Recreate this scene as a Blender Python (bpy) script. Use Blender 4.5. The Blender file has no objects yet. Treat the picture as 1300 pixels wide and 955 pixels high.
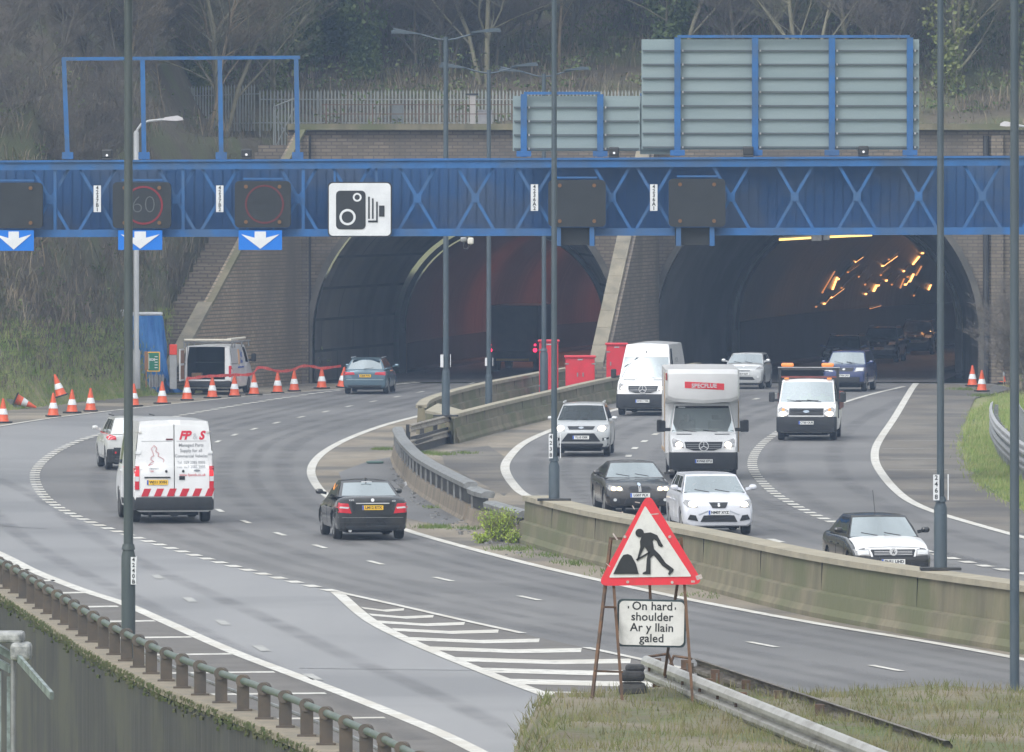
import bpy, bmesh, math, random
from mathutils import Vector, Matrix
from mathutils.bvhtree import BVHTree
R = math.radians
random.seed(7)
scene = bpy.context.scene
COL = scene.collection
F = 11300.0; HC = 9.0; YH = 220.0; CX = 650.0      # focal length in px of the 1300 px frame, eye height, horizon row, centre column

def G(px, py, z=0.0):
    D = F*(HC-z)/(py-YH)
    return Vector(((px-CX)*D/F, D, z))
def P(px, py, D):
    return Vector(((px-CX)*D/F, D, HC-(py-YH)*D/F))

# ---------------------------------------------------------------- materials
MATS = {}
def mat(name, col, col2=None, scale=3.0, rough=0.6, metal=0.0, bump=0.0, bscale=None, spec=0.5, detail=6, stretch=None,
        emit=None, estr=0.0, coat=0.0, lo=0.35, hi=0.65, col3=None, scale3=0.3):
    if name in MATS: return MATS[name]
    m = bpy.data.materials.new(name); m.use_nodes = True
    nt = m.node_tree; N = nt.nodes; L = nt.links
    b = N['Principled BSDF']
    b.inputs['Roughness'].default_value = rough
    b.inputs['Metallic'].default_value = metal
    b.inputs['Specular IOR Level'].default_value = spec
    if coat: b.inputs['Coat Weight'].default_value = coat; b.inputs['Coat Roughness'].default_value = 0.08
    c = tuple(col)+(1,)
    b.inputs['Base Color'].default_value = c
    tc = N.new('ShaderNodeTexCoord'); vec = tc.outputs['Object']
    if stretch:
        mp = N.new('ShaderNodeMapping'); mp.inputs['Scale'].default_value = stretch
        L.new(vec, mp.inputs['Vector']); vec = mp.outputs['Vector']
    if col2:
        n = N.new('ShaderNodeTexNoise'); n.inputs['Scale'].default_value = scale; n.inputs['Detail'].default_value = detail
        n.inputs['Roughness'].default_value = 0.62
        L.new(vec, n.inputs['Vector'])
        r = N.new('ShaderNodeMapRange'); r.inputs[1].default_value = lo; r.inputs[2].default_value = hi
        L.new(n.outputs['Fac'], r.inputs[0])
        mx = N.new('ShaderNodeMix'); mx.data_type = 'RGBA'
        mx.inputs['A'].default_value = c; mx.inputs['B'].default_value = tuple(col2)+(1,)
        L.new(r.outputs[0], mx.inputs['Factor'])
        out = mx.outputs['Result']
        if col3:
            n3 = N.new('ShaderNodeTexNoise'); n3.inputs['Scale'].default_value = scale3; n3.inputs['Detail'].default_value = 4
            L.new(tc.outputs['Object'], n3.inputs['Vector'])
            r3 = N.new('ShaderNodeMapRange'); r3.inputs[1].default_value = 0.45; r3.inputs[2].default_value = 0.62
            L.new(n3.outputs['Fac'], r3.inputs[0])
            m3 = N.new('ShaderNodeMix'); m3.data_type = 'RGBA'
            L.new(out, m3.inputs['A']); m3.inputs['B'].default_value = tuple(col3)+(1,)
            L.new(r3.outputs[0], m3.inputs['Factor']); out = m3.outputs['Result']
        L.new(out, b.inputs['Base Color'])
    if bump:
        n2 = N.new('ShaderNodeTexNoise'); n2.inputs['Scale'].default_value = bscale or scale*4; n2.inputs['Detail'].default_value = 5
        L.new(vec, n2.inputs['Vector'])
        bp = N.new('ShaderNodeBump'); bp.inputs['Strength'].default_value = bump; bp.inputs['Distance'].default_value = 0.05
        L.new(n2.outputs['Fac'], bp.inputs['Height']); L.new(bp.outputs['Normal'], b.inputs['Normal'])
    if emit:
        b.inputs['Emission Color'].default_value = tuple(emit)+(1,); b.inputs['Emission Strength'].default_value = estr
    MATS[name] = m
    return m

def brickmat(name, c1, c2, mortar, bw, bh, ms=0.012, rough=0.85, axis='XZ', stain=None, stain_scale=0.35):
    m = bpy.data.materials.new(name); m.use_nodes = True
    nt = m.node_tree; N = nt.nodes; L = nt.links; b = N['Principled BSDF']; b.inputs['Roughness'].default_value = rough
    tc = N.new('ShaderNodeTexCoord'); sp = N.new('ShaderNodeSeparateXYZ'); cb = N.new('ShaderNodeCombineXYZ')
    L.new(tc.outputs['Object'], sp.inputs[0])
    if axis == 'XZ':
        ad = N.new('ShaderNodeMath'); ad.operation = 'ADD'; L.new(sp.outputs['X'], ad.inputs[0]); L.new(sp.outputs['Y'], ad.inputs[1])
        L.new(ad.outputs[0], cb.inputs[0])
    else: L.new(sp.outputs['Y'], cb.inputs[0])
    L.new(sp.outputs['Z'], cb.inputs[1])
    br = N.new('ShaderNodeTexBrick'); br.inputs['Scale'].default_value = 1.0
    br.inputs['Brick Width'].default_value = bw; br.inputs['Row Height'].default_value = bh; br.inputs['Mortar Size'].default_value = ms
    br.inputs['Color1'].default_value = tuple(c1)+(1,); br.inputs['Color2'].default_value = tuple(c2)+(1,); br.inputs['Mortar'].default_value = tuple(mortar)+(1,)
    L.new(cb.outputs[0], br.inputs['Vector'])
    out = br.outputs['Color']
    if stain:
        mp = N.new('ShaderNodeMapping'); mp.inputs['Scale'].default_value = (1, 1, 0.35); L.new(tc.outputs['Object'], mp.inputs[0])
        n = N.new('ShaderNodeTexNoise'); n.inputs['Scale'].default_value = stain_scale; n.inputs['Detail'].default_value = 7; L.new(mp.outputs[0], n.inputs['Vector'])
        r = N.new('ShaderNodeMapRange'); r.inputs[1].default_value = 0.42; r.inputs[2].default_value = 0.7; L.new(n.outputs['Fac'], r.inputs[0])
        mx = N.new('ShaderNodeMix'); mx.data_type = 'RGBA'; L.new(out, mx.inputs['A']); mx.inputs['B'].default_value = tuple(stain)+(1,)
        L.new(r.outputs[0], mx.inputs['Factor']); out = mx.outputs['Result']
    L.new(out, b.inputs['Base Color'])
    MATS[name] = m
    return m

def glassmat(name, tint, fac, rough=0.04):
    m = bpy.data.materials.new(name); m.use_nodes = True
    nt = m.node_tree; N = nt.nodes; L = nt.links
    N.remove(N['Principled BSDF'])
    t = N.new('ShaderNodeBsdfTransparent'); t.inputs[0].default_value = tuple(tint)+(1,)
    g = N.new('ShaderNodeBsdfGlossy'); g.inputs['Color'].default_value = (.85, .93, .95, 1); g.inputs['Roughness'].default_value = rough
    fr = N.new('ShaderNodeFresnel'); fr.inputs[0].default_value = 1.5
    ad = N.new('ShaderNodeMath'); ad.operation = 'ADD'; ad.inputs[1].default_value = fac; ad.use_clamp = True
    L.new(fr.outputs[0], ad.inputs[0])
    mx = N.new('ShaderNodeMixShader'); L.new(ad.outputs[0], mx.inputs[0]); L.new(t.outputs[0], mx.inputs[1]); L.new(g.outputs[0], mx.inputs[2])
    L.new(mx.outputs[0], N['Material Output'].inputs['Surface'])
    MATS[name] = m
    return m

# ---------------------------------------------------------------- mesh builder
class MB:
    def __init__(s): s.v = []; s.f = []
    def add(s, vs, fs):
        o = len(s.v); s.v += [tuple(x) for x in vs]; s.f += [tuple(i+o for i in f) for f in fs]
    def box(s, c, d, rz=0.0, M=None):
        cx, cy, cz = c; a, b, e = d[0]/2, d[1]/2, d[2]/2
        vs = [Vector((x, y, z)) for z in (-e, e) for y in (-b, b) for x in (-a, a)]
        rm = M if M else (Matrix.Rotation(rz, 3, 'Z') if rz else None)
        vs = [((rm @ v) if rm else v)+Vector(c) for v in vs]
        s.add(vs, [(0, 2, 3, 1), (4, 5, 7, 6), (0, 1, 5, 4), (2, 6, 7, 3), (0, 4, 6, 2), (1, 3, 7, 5)])
    def rbox(s, c, d, r=0.03, rz=0.0):
        # box with rounded vertical profile (chamfered on every edge)
        bm = bmesh.new(); bmesh.ops.create_cube(bm, size=1.0)
        for v in bm.verts: v.co = Vector((v.co.x*d[0], v.co.y*d[1], v.co.z*d[2]))
        bmesh.ops.bevel(bm, geom=bm.edges[:], offset=min(r, min(d)*0.45), segments=2, affect='EDGES', profile=0.5)
        rm = Matrix.Rotation(rz, 3, 'Z')
        bm.verts.index_update()
        s.add([(rm @ v.co)+Vector(c) for v in bm.verts], [[v.index for v in f.verts] for f in bm.faces]); bm.free()
    def beam(s, p0, p1, w, h, up=(0, 0, 1)):
        p0 = Vector(p0); p1 = Vector(p1); d = (p1-p0).normalized(); u = Vector(up)
        if abs(d.dot(u)) > 0.97: u = Vector((0, 1, 0))
        x = d.cross(u).normalized(); z = x.cross(d).normalized()
        vs = [p + x*(a*w/2) + z*(b*h/2) for p in (p0, p1) for (a, b) in ((-1, -1), (1, -1), (1, 1), (-1, 1))]
        s.add(vs, [(0, 1, 2, 3), (7, 6, 5, 4), (0, 4, 5, 1), (1, 5, 6, 2), (2, 6, 7, 3), (3, 7, 4, 0)])
    def cyl(s, p0, p1, r0, r1=None, n=12, caps=True):
        if r1 is None: r1 = r0
        p0 = Vector(p0); p1 = Vector(p1); d = (p1-p0).normalized(); u = Vector((0, 0, 1)) if abs(d.z) < 0.9 else Vector((1, 0, 0))
        x = d.cross(u).normalized(); y = d.cross(x).normalized()
        vs = []
        for p, r in ((p0, r0), (p1, r1)):
            for i in range(n):
                a = 2*math.pi*i/n; vs.append(p + x*(r*math.cos(a)) + y*(r*math.sin(a)))
        fs = [(i, i+n, (i+1) % n+n, (i+1) % n) for i in range(n)]
        if caps: fs += [tuple(range(n)), tuple(range(2*n-1, n-1, -1))]
        s.add(vs, fs)
    def tube(s, pts, r, n=8):
        for a, b in zip(pts, pts[1:]): s.cyl(a, b, r, r, n)
    def lathe(s, prof, c=(0, 0, 0), n=20, axis='Z'):
        vs = []; m = len(prof)
        for (r, h) in prof:
            for i in range(n):
                a = 2*math.pi*i/n
                if axis == 'Z': vs.append((c[0]+r*math.cos(a), c[1]+r*math.sin(a), c[2]+h))
                elif axis == 'X': vs.append((c[0]+h, c[1]+r*math.cos(a), c[2]+r*math.sin(a)))
                else: vs.append((c[0]+r*math.cos(a), c[1]+h, c[2]+r*math.sin(a)))
        fs = [(k*n+i, k*n+(i+1) % n, (k+1)*n+(i+1) % n, (k+1)*n+i) for k in range(m-1) for i in range(n)]
        fs += [tuple(range(n)), tuple(range((m-1)*n, m*n))]
        s.add(vs, fs)
    def grid(s, fn, us, vs_):
        pts = [fn(u, v) for v in vs_ for u in us]; nu = len(us)
        s.add(pts, [(j*nu+i, j*nu+i+1, (j+1)*nu+i+1, (j+1)*nu+i) for j in range(len(vs_)-1) for i in range(nu-1)])
    def prism(s, outline, a, b, plane='XZ'):
        # outline 2-D, extruded between a and b along the missing axis
        n = len(outline)
        def mk(p, t):
            return (p[0], t, p[1]) if plane == 'XZ' else ((t, p[0], p[1]) if plane == 'YZ' else (p[0], p[1], t))
        vs = [mk(p, a) for p in outline]+[mk(p, b) for p in outline]
        s.add(vs, [tuple(range(n)), tuple(range(2*n-1, n-1, -1))]+[(i, (i+1) % n, (i+1) % n+n, i+n) for i in range(n)])
    def build(s, name, m, parent=None, smooth=False, ang=38, loc=None):
        me = bpy.data.meshes.new(name); me.from_pydata(s.v, [], s.f)
        me.validate(); 
        bm = bmesh.new(); bm.from_mesh(me); bmesh.ops.recalc_face_normals(bm, faces=bm.faces[:]); bm.to_mesh(me); bm.free()
        if smooth:
            me.polygons.foreach_set('use_smooth', [True]*len(me.polygons)); me.set_sharp_from_angle(angle=R(ang))
        me.materials.append(m)
        o = bpy.data.objects.new(name, me); COL.objects.link(o)
        if parent: o.parent = parent
        if loc: o.location = loc
        return o

def tag(o, label=None, cat=None, group=None, kind=None):
    if label: o['label'] = label
    if cat: o['category'] = cat
    if group: o['group'] = group
    if kind: o['kind'] = kind
    return o
def empty(name, loc=(0, 0, 0), rz=0.0, **k):
    o = bpy.data.objects.new(name, None); o.empty_display_size = 0.3; COL.objects.link(o)
    o.location = loc; o.rotation_euler = (0, 0, rz); tag(o, **k); return o
def copy_tree(o, parent=None):
    c = o.copy(); COL.objects.link(c); c.parent = parent
    for ch in [x for x in o.children]: copy_tree(ch, c)
    return c

def spline(pts, step=1.0):
    """Catmull-Rom through the points, resampled about every step metres"""
    pts = [Vector(p) for p in pts]
    q = [pts[0]*2-pts[1]]+pts+[pts[-1]*2-pts[-2]]
    out = []
    for i in range(1, len(q)-2):
        p0, p1, p2, p3 = q[i-1], q[i], q[i+1], q[i+2]
        n = max(2, int((p2-p1).length/step))
        # centripetal
        def tj(t, a, b): return t+max((b-a).length, 1e-6)**0.5
        t0 = 0; t1 = tj(t0, p0, p1); t2 = tj(t1, p1, p2); t3 = tj(t2, p2, p3)
        for k in range(n):
            t = t1+(t2-t1)*k/n
            A1 = p0*((t1-t)/(t1-t0))+p1*((t-t0)/(t1-t0)); A2 = p1*((t2-t)/(t2-t1))+p2*((t-t1)/(t2-t1)); A3 = p2*((t3-t)/(t3-t2))+p3*((t-t2)/(t3-t2))
            B1 = A1*((t2-t)/(t2-t0))+A2*((t-t0)/(t2-t0)); B2 = A2*((t3-t)/(t3-t1))+A3*((t-t1)/(t3-t1))
            out.append(B1*((t2-t)/(t2-t1))+B2*((t-t1)/(t2-t1)))
    out.append(pts[-1]); return out
def gs(pxs, step=1.0, z=0.0): return spline([G(x, y, z) for x, y in pxs], step)
def ribbon(mb, pts, w, z):
    n = len(pts); vs = []
    for i, p in enumerate(pts):
        d = (pts[min(i+1, n-1)]-pts[max(i-1, 0)]); d.z = 0; d.normalize(); s = Vector((d.y, -d.x, 0))*(w/2)
        vs += [(p.x-s.x, p.y-s.y, z), (p.x+s.x, p.y+s.y, z)]
    mb.add(vs, [(2*i, 2*i+1, 2*i+3, 2*i+2) for i in range(n-1)])
def dashed(mb, pts, w, z, mark, gap, phase=0.0):
    acc = [0.0]
    for a, b in zip(pts, pts[1:]): acc.append(acc[-1]+(b-a).length)
    tot = acc[-1]
    def at(s):
        s = min(max(s, 0), tot)
        for i in range(len(acc)-1):
            if acc[i+1] >= s: return pts[i].lerp(pts[i+1], (s-acc[i])/max(acc[i+1]-acc[i], 1e-6))
        return pts[-1]
    s = phase
    while s < tot:
        e = min(s+mark, tot)
        k = max(1, int(mark/0.7))
        ribbon(mb, [at(s+(e-s)*j/k) for j in range(k+1)], w, z); s += mark+gap
def sheet(name, outline, z, m, label=None, tri=True):
    """flat polygon from a world outline"""
    bm = bmesh.new(); vs = [bm.verts.new((p[0], p[1], z)) for p in outline]
    es = [bm.edges.new((vs[i], vs[(i+1) % len(vs)])) for i in range(len(vs))]
    bmesh.ops.triangle_fill(bm, edges=es, use_beauty=True)
    for f in bm.faces:
        f.normal_update()
        if f.normal.z < 0: f.normal_flip()
    me = bpy.data.meshes.new(name); bm.to_mesh(me); bm.free(); me.materials.append(m)
    o = bpy.data.objects.new(name, me); COL.objects.link(o); return o

_txt = {}
def textmesh(s, size, bold=0.0, align='CENTER', space=1.0):
    c = bpy.data.curves.new('lettering', 'FONT'); c.body = s; c.size = size; c.align_x = align; c.align_y = 'CENTER'
    c.extrude = 0.0; c.offset = bold; c.resolution_u = 3; c.space_character = space
    o = bpy.data.objects.new('lettering', c); COL.objects.link(o)
    dg = bpy.context.evaluated_depsgraph_get(); e = o.evaluated_get(dg); me = e.to_mesh()
    vs = [v.co.copy() for v in me.vertices]; fs = [tuple(p.vertices) for p in me.polygons]
    e.to_mesh_clear(); bpy.data.objects.remove(o); bpy.data.curves.remove(c)
    return vs, fs
def text_on(mb, s, size, mapf, bold=0.0, align='CENTER', space=1.0, shear=0.0):
    vs, fs = textmesh(s, size, bold, align, space)
    mb.add([mapf(v.x+shear*v.y, v.y) for v in vs], fs)
# ================================================================ setting: ground
GRASS = mat('verge grass', (.085, .12, .03), (.15, .16, .05), 1.2, .95, bump=.6, bscale=9, col3=(.16, .12, .07), scale3=.5)
EARTH = mat('woodland floor', (.085, .075, .052), (.12, .10, .072), 2.0, .95, bump=.8, bscale=5, col3=(.10, .11, .05), scale3=.25)
def yedge(X):
    pts = [(-80, 250), (-40, 300), (-24, 326), (-19.4, 337), (-17, 351), (-15.4, 357), (-14.3, 362.6), (-8.8, 382.4), (-8, 384)]
    if X <= -80: return 250
    for (a, b), (c, d) in zip(pts, pts[1:]):
        if X <= c: return b+(d-b)*(X-a)/(c-a)
    return 384
def h_noise(x, y):
    return math.sin(x*.31+y*.17)*.5+math.sin(x*.83-y*.41+1.3)*.28+math.sin(x*1.9+y*1.3)*.12
PARA = [G(-260, 640), G(-120, 694), G(0, 747), G(76, 793), G(152, 840), G(240, 884), G(330, 918), G(430, 960), G(560, 1030), G(640, 1120)]
PARA += [Vector((-1.0, 96, 0)), Vector((-1.4, 60, 0)), Vector((-1.4, 20, 0))]
PARAW = spline(PARA, 1.5)
def below_parapet(x, y):
    # outside (camera/left side) of the parapet line
    if y > 300: return False
    for a, b in zip(PARAW, PARAW[1:]):
        if b.y <= y <= a.y:
            t = (a.y-y)/max(a.y-b.y, 1e-6); return x < a.x+(b.x-a.x)*t
    return x < -24 if y > PARAW[0].y else False
def hz(x, y):
    return min(hz0(x, y), 34+h_noise(x*.3, y*.3)*1.5)
def hz0(x, y):
    if x < -8.3:
        d = y-yedge(x)
        if d <= 0: return 0.0
        z = d*0.06+max(0, d-1.2)*.53 if d < 20 else 11.3+(d-20)*.30
        if d > 2: z += h_noise(x, y)*.35*min(1, (d-2)/6)
        t = min(1, max(0, (x+17.5)/4))            # towards the portal the slope levels onto the plateau
        zp = 10.6 if y < 398 else 10.6+(y-398)*.28
        if d > 2: z = min(z, zp)*t+z*(1-t)
        return z
    if y > 381.9:
        return 10.6+(max(0, y-398)*.28)+h_noise(x, y)*.12
    return 0.0
def mk_terrain():
    xs = [-400, -250, -150, -100, -80, -66, -56]+[-48+i*.75 for i in range(131)]+[54, 62, 75, 100, 160, 260, 400]
    ys = [-60, 0, 40, 70]+[90+i*2.5 for i in range(84)]+[300+i*.9 for i in range(90)]+[381.95, 383, 385, 387.5]+[390+i*2 for i in range(40)]+[475, 485, 500, 530, 580, 650, 760, 900, 1200]
    ys = sorted(set(ys)); mb = MB(); nx = len(xs)
    zz = []
    for y in ys:
        for x in xs:
            z = hz(x, y)
            if below_parapet(x, y): z = -4.2
            else: z = z-.03
            mb.v.append((x, y, z)); zz.append(z)
    for j in range(len(ys)-1):
        for i in range(nx-1):
            q = (j*nx+i, j*nx+i+1, (j+1)*nx+i+1, (j+1)*nx+i); h = [zz[k] for k in q]
            xm = (xs[i]+xs[i+1])/2; ym = (ys[j]+ys[j+1])/2
            if max(h)-min(h) > 1.6 and xm > -15 and 355 < ym < 386 and min(h) < .5 and xm > -10: continue
            if -14.6 < xm < -8 and max(h)-min(h) > 1.9 and min(h) < .5: continue
            if xm > -9 and max(h)-min(h) > 3 and min(h) < .5: continue
            mb.f.append(q)
    return mb
tb = mk_terrain()
terrain = tb.build('terrain', EARTH, smooth=True, ang=80); tag(terrain, kind='structure')
# grass / woodland floor blend over the real ground: grass near the verge, leaf litter further up
nt = EARTH.node_tree; N = nt.nodes; L = nt.links; bs = N['Principled BSDF']
src = bs.inputs['Base Color'].links[0].from_socket
tc = N.new('ShaderNodeTexCoord'); sp = N.new('ShaderNodeSeparateXYZ'); L.new(tc.outputs['Object'], sp.inputs[0])
rg = N.new('ShaderNodeMapRange'); rg.inputs[1].default_value = .9; rg.inputs[2].default_value = 2.6; rg.inputs[3].default_value = 1; rg.inputs[4].default_value = 0
nz = N.new('ShaderNodeTexNoise'); nz.inputs['Scale'].default_value = .8; L.new(tc.outputs['Object'], nz.inputs['Vector'])
ma = N.new('ShaderNodeMath'); ma.operation = 'MULTIPLY_ADD'; ma.inputs[1].default_value = 2.5; L.new(nz.outputs['Fac'], ma.inputs[0])
sb = N.new('ShaderNodeMath'); sb.operation = 'SUBTRACT'; L.new(sp.outputs['Z'], sb.inputs[0]); sb.inputs[1].default_value = 1.25; L.new(sb.outputs[0], ma.inputs[2])
L.new(ma.outputs[0], rg.inputs[0])
gn = N.new('ShaderNodeTexNoise'); gn.inputs['Scale'].default_value = 1.4; gn.inputs['Detail'].default_value = 8; L.new(tc.outputs['Object'], gn.inputs['Vector'])
gr = N.new('ShaderNodeValToRGB'); gr.color_ramp.elements[0].color = (.13, .17, .05, 1); gr.color_ramp.elements[0].position = .35
gr.color_ramp.elements[1].color = (.28, .25, .13, 1); gr.color_ramp.elements[1].position = .68; L.new(gn.outputs['Fac'], gr.inputs[0])
mx = N.new('ShaderNodeMix'); mx.data_type = 'RGBA'; L.new(src, mx.inputs['A']); L.new(gr.outputs[0], mx.inputs['B']); L.new(rg.outputs[0], mx.inputs['Factor'])
L.new(mx.outputs['Result'], bs.inputs['Base Color'])
def farsheet():
    mb = MB(); mb.grid(lambda u, v: (u, v, -4.6), [-3000, 0, 3000], [-3000, 0, 3000]); return mb
tag(farsheet().build('ground', GRASS), kind='structure')

ASPH = mat('worn motorway asphalt', (.135, .132, .130), (.168, .164, .160), .8, .62, bump=.15, bscale=30, stretch=(1, .12, 1), lo=.3, hi=.7, col3=(.112, .11, .109), scale3=.09)
SLIP = mat('pale slip road asphalt', (.21, .21, .215), (.255, .254, .256), .3, .5, bump=.1, bscale=30, stretch=(1, .15, 1), lo=.3, hi=.7, col3=(.175, .176, .18), scale3=.1)
DIRT = mat('dusty paved reserve', (.20, .17, .13), (.28, .245, .19), .6, .85, bump=.3, bscale=8, stretch=(1, .25, 1), col3=(.125, .115, .10), scale3=.16)
SHLD = mat('stained shoulder tarmac', (.13, .115, .095), (.175, .16, .135), .5, .8, bump=.3, bscale=10, stretch=(1, .2, 1), col3=(.085, .08, .075), scale3=.2)
CONCG = mat('gore tarmac', (.115, .108, .10), (.15, .14, .13), .8, .8, bump=.3, bscale=10)
WHITE_L = mat('road marking paint', (.60, .59, .55), (.22, .215, .20), 3.5, .75, lo=.48, hi=.78, detail=9, col3=(.50, .48, .43), scale3=.5)
WHITE_W = mat('worn road marking paint', (.42, .42, .40), (.28, .28, .275), 3.0, .75)

LOUT = [(-90, 557), (0, 541.5), (60, 532), (140, 522), (220, 513.2), (331, 502), (430, 494.4), (505, 487.5), (580, 480), (640, 473.5)]   # outer line, left carriageway
LADL = [(640, 474), (560, 482.5), (500, 489), (430, 495.8), (406, 499), (338, 509), (237, 526.5), (180, 538.5), (134, 550), (105, 558.5), (78, 570), (58, 583), (46.5, 596), (44, 606), (49, 621), (62, 636), (88, 652), (130, 669), (170, 682), (235, 702), (300, 720.5), (380, 741), (427, 752)]
LRED = [(700, 487), (640, 501), (597, 511), (542, 526), (492, 539), (448, 554.8), (418, 570), (402, 583), (395, 597), (399, 612), (414, 629), (445, 647), (520, 675), (597, 697), (674, 717), (762, 737.5), (891, 765), (1041, 793), (1171, 814.5), (1300, 838), (1420, 862), (1600, 900)]
RLED = [(870, 499.5), (789, 518.6), (740, 532.5), (698, 547.4), (667, 562), (649, 578), (641, 594), (652, 615.8), (669, 630), (730, 652), (800, 672), (950, 707), (1200, 760), (1400, 800)]
RRED = [(1163, 487), (1159, 492), (1136, 530), (1113, 566), (1110.5, 580), (1113.5, 592), (1135, 620.5), (1157, 637.5), (1187, 650.5), (1241, 666.8), (1300, 683), (1420, 712), (1560, 742)]
LADR = [(1148, 491), (1108, 500.5), (1074, 510.5), (1030, 527), (988, 549), (966, 566), (955.5, 584), (958, 600), (974, 618.5), (987, 629), (1021, 648), (1059, 664), (1120, 683), (1205, 708.6), (1250, 719), (1300, 729), (1420, 752)]

def wpts(l, step=2.0): return gs(l, step)
# whole paved corridor
side_left = [G(-200, 590), G(-90, 559), G(0, 537), G(101, 524), G(162, 517), G(220, 509), G(300, 500.5), G(390, 493)]
def road_outline():
    L_ = [Vector((-9.4, 379, 0)), Vector((-9, 381.5, 0)), Vector((20.5, 381.5, 0)), Vector((21.0, 372, 0))]
    right = [G(1236, 506), G(1222, 540), G(1222, 565), G(1232, 588), G(1246, 616), G(1280, 637), G(1300, 646), G(1400, 672), G(1700, 740), G(2400, 860), Vector((60, 100, 0)), Vector((60, 20, 0))]
    low = [p for p in reversed(PARAW)]
    left = [Vector((-60, 262, 0)), Vector((-45, 287, 0)), G(-90, 552)]+[Vector((p.x-.9, p.y+1.5, 0)) for p in side_left[2:]]
    return L_+right+low+left
road = sheet('road', [(p.x, p.y) for p in road_outline()], 0.0, ASPH); tag(road, kind='structure')
# dusty central reserve
med = [(p.x, p.y) for p in wpts(LRED[2:], 3)]+[(p.x, p.y) for p in reversed(wpts(RLED[1:], 3))]
reserve = sheet('central_reserve', med, .004, DIRT); tag(reserve, kind='structure')
dark = [(430, 600), (470, 585), (500, 580), (508, 600), (530, 622), (590, 660), (560, 668), (500, 655), (440, 625)]
tag(sheet('tarmac_patch', [(G(x, y).x, G(x, y).y) for x, y in dark], .008, ASPH), kind='structure')
dark2 = [(560, 575), (620, 566), (640, 580), (636, 600), (650, 622), (640, 630), (600, 608), (565, 592)]
tag(sheet('tarmac_patch', [(G(x, y).x, G(x, y).y) for x, y in dark2], .008, SHLD), kind='structure')
# right hand shoulder
rs = [(p.x, p.y) for p in wpts(RRED, 3)]+[(G(x, y).x, G(x, y).y) for x, y in ((1700, 742), (1400, 673), (1300, 647), (1280, 638), (1246, 617), (1232, 589), (1222.5, 566), (1223, 541), (1237, 507), (1262, 489))]
tag(sheet('hard_shoulder', rs, .004, SHLD), kind='structure')
# dirt strip on the left verge
ds = [(p.x, p.y) for p in wpts(LOUT[:7], 3)]+[(p.x, p.y) for p in (G(430, 487.2), G(395, 487.0), G(300, 491), G(220, 500.7), G(162, 504.6), G(101, 509.5), G(0, 522), G(-90, 536))]
tag(sheet('dirt_strip', ds, .006, DIRT), kind='structure')
# slip road surface
SLEFT = [(-150, 640), (0, 704), (44, 726), (105, 750), (156, 766.5), (203, 787), (298, 829), (389, 863.5), (470, 895), (560, 932), (640, 972)]
GLEFT = [(427, 752), (471, 789), (512, 810.5), (559, 831), (644, 865), (720, 893), (800, 925), (900, 970)]
GRIGHT = [(427, 752), (510, 770.5), (600, 791), (664, 805), (728, 819.5), (816, 838.5), (960, 870), (1180, 922), (1300, 955)]
sl = [(p.x, p.y) for p in wpts(SLEFT, 3)]+[(p.x, p.y) for p in reversed(wpts(GLEFT, 3))]+[(p.x, p.y) for p in reversed(wpts(LADL[7:], 3)[:-1])]
lo_ = [(p.x, p.y) for p in wpts(LOUT[:4], 3)]
sl = sl+[(G(140, 527).x, G(140, 527).y)]+[(x+.1, y-1.0) for x, y in reversed(lo_)]
tag(sheet('slip_road', sl, .004, SLIP), kind='structure')
gore = [(p.x, p.y) for p in wpts(GLEFT, 3)]+[(p.x, p.y) for p in reversed(wpts(GRIGHT, 3)[1:])]
tag(sheet('gore', gore, .004, CONCG), kind='structure')
strip = [(p.x, p.y) for p in wpts(SLEFT, 3)]+[(p.x, p.y) for p in reversed(wpts([(-150, 695), (0, 747), (76, 793), (152, 840), (240, 884), (330, 918), (430, 960), (540, 1010)], 3))]
tag(sheet('hard_strip', strip, .008, CONCG), kind='structure')

# ---- painted markings: one sheet of paint per carriageway line
def paint(name, fn, m=WHITE_L):
    mb = MB(); fn(mb); o = mb.build(name, m); tag(o, kind='structure'); return o
ZM = .014
paint('edge_line', lambda mb: ribbon(mb, wpts(LOUT, 1.5), .17, ZM))
paint('edge_line', lambda mb: ribbon(mb, wpts(LRED, 1.5), .26, ZM))
paint('edge_line', lambda mb: ribbon(mb, wpts(RLED, 1.5), .28, ZM))
paint('edge_line', lambda mb: ribbon(mb, wpts(RRED, 1.5), .26, ZM))
paint('edge_line', lambda mb: ribbon(mb, wpts(SLEFT, 1.5), .28, ZM))
paint('merge_line', lambda mb: dashed(mb, wpts(LADL, .8), .30, ZM, 1.0, 1.0))
def ladr(mb):
    p = wpts(LADR, .8); k = next(i for i, q in enumerate(p) if q.y < G(0, 530).y)
    ribbon(mb, p[:k], .2, ZM); dashed(mb, p[k:], .30, ZM, 1.0, 1.0)
paint('merge_line', ladr)
def lanes(l, w=.15, ln=2.0):
    def f(mb):
        q = [G(*p) for p in l]
        for i, p in enumerate(q):
            d = (q[min(i+1, len(q)-1)]-q[max(i-1, 0)]).normalized()*ln/2; ribbon(mb, [p-d, p+d], w, ZM)
    return f
CL = [(660, 473), (628, 480), (599, 487), (566, 492.5), (534, 498), (504, 504), (474, 510), (443, 516.3), (413.6, 523), (382.5, 529.8), (351, 537.2), (322.6, 545), (297.9, 552.5), (276.5, 561), (262, 570), (252, 580), (246, 591), (243, 604), (246, 618), (257, 633), (279, 648.7), (312, 663), (355.4, 678.5), (406, 694.4), (477, 715), (563, 736), (672, 760), (806, 788), (968, 819), (1125, 849), (1290, 882), (1470, 920)]
paint('lane_line', lanes(CL))
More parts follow.
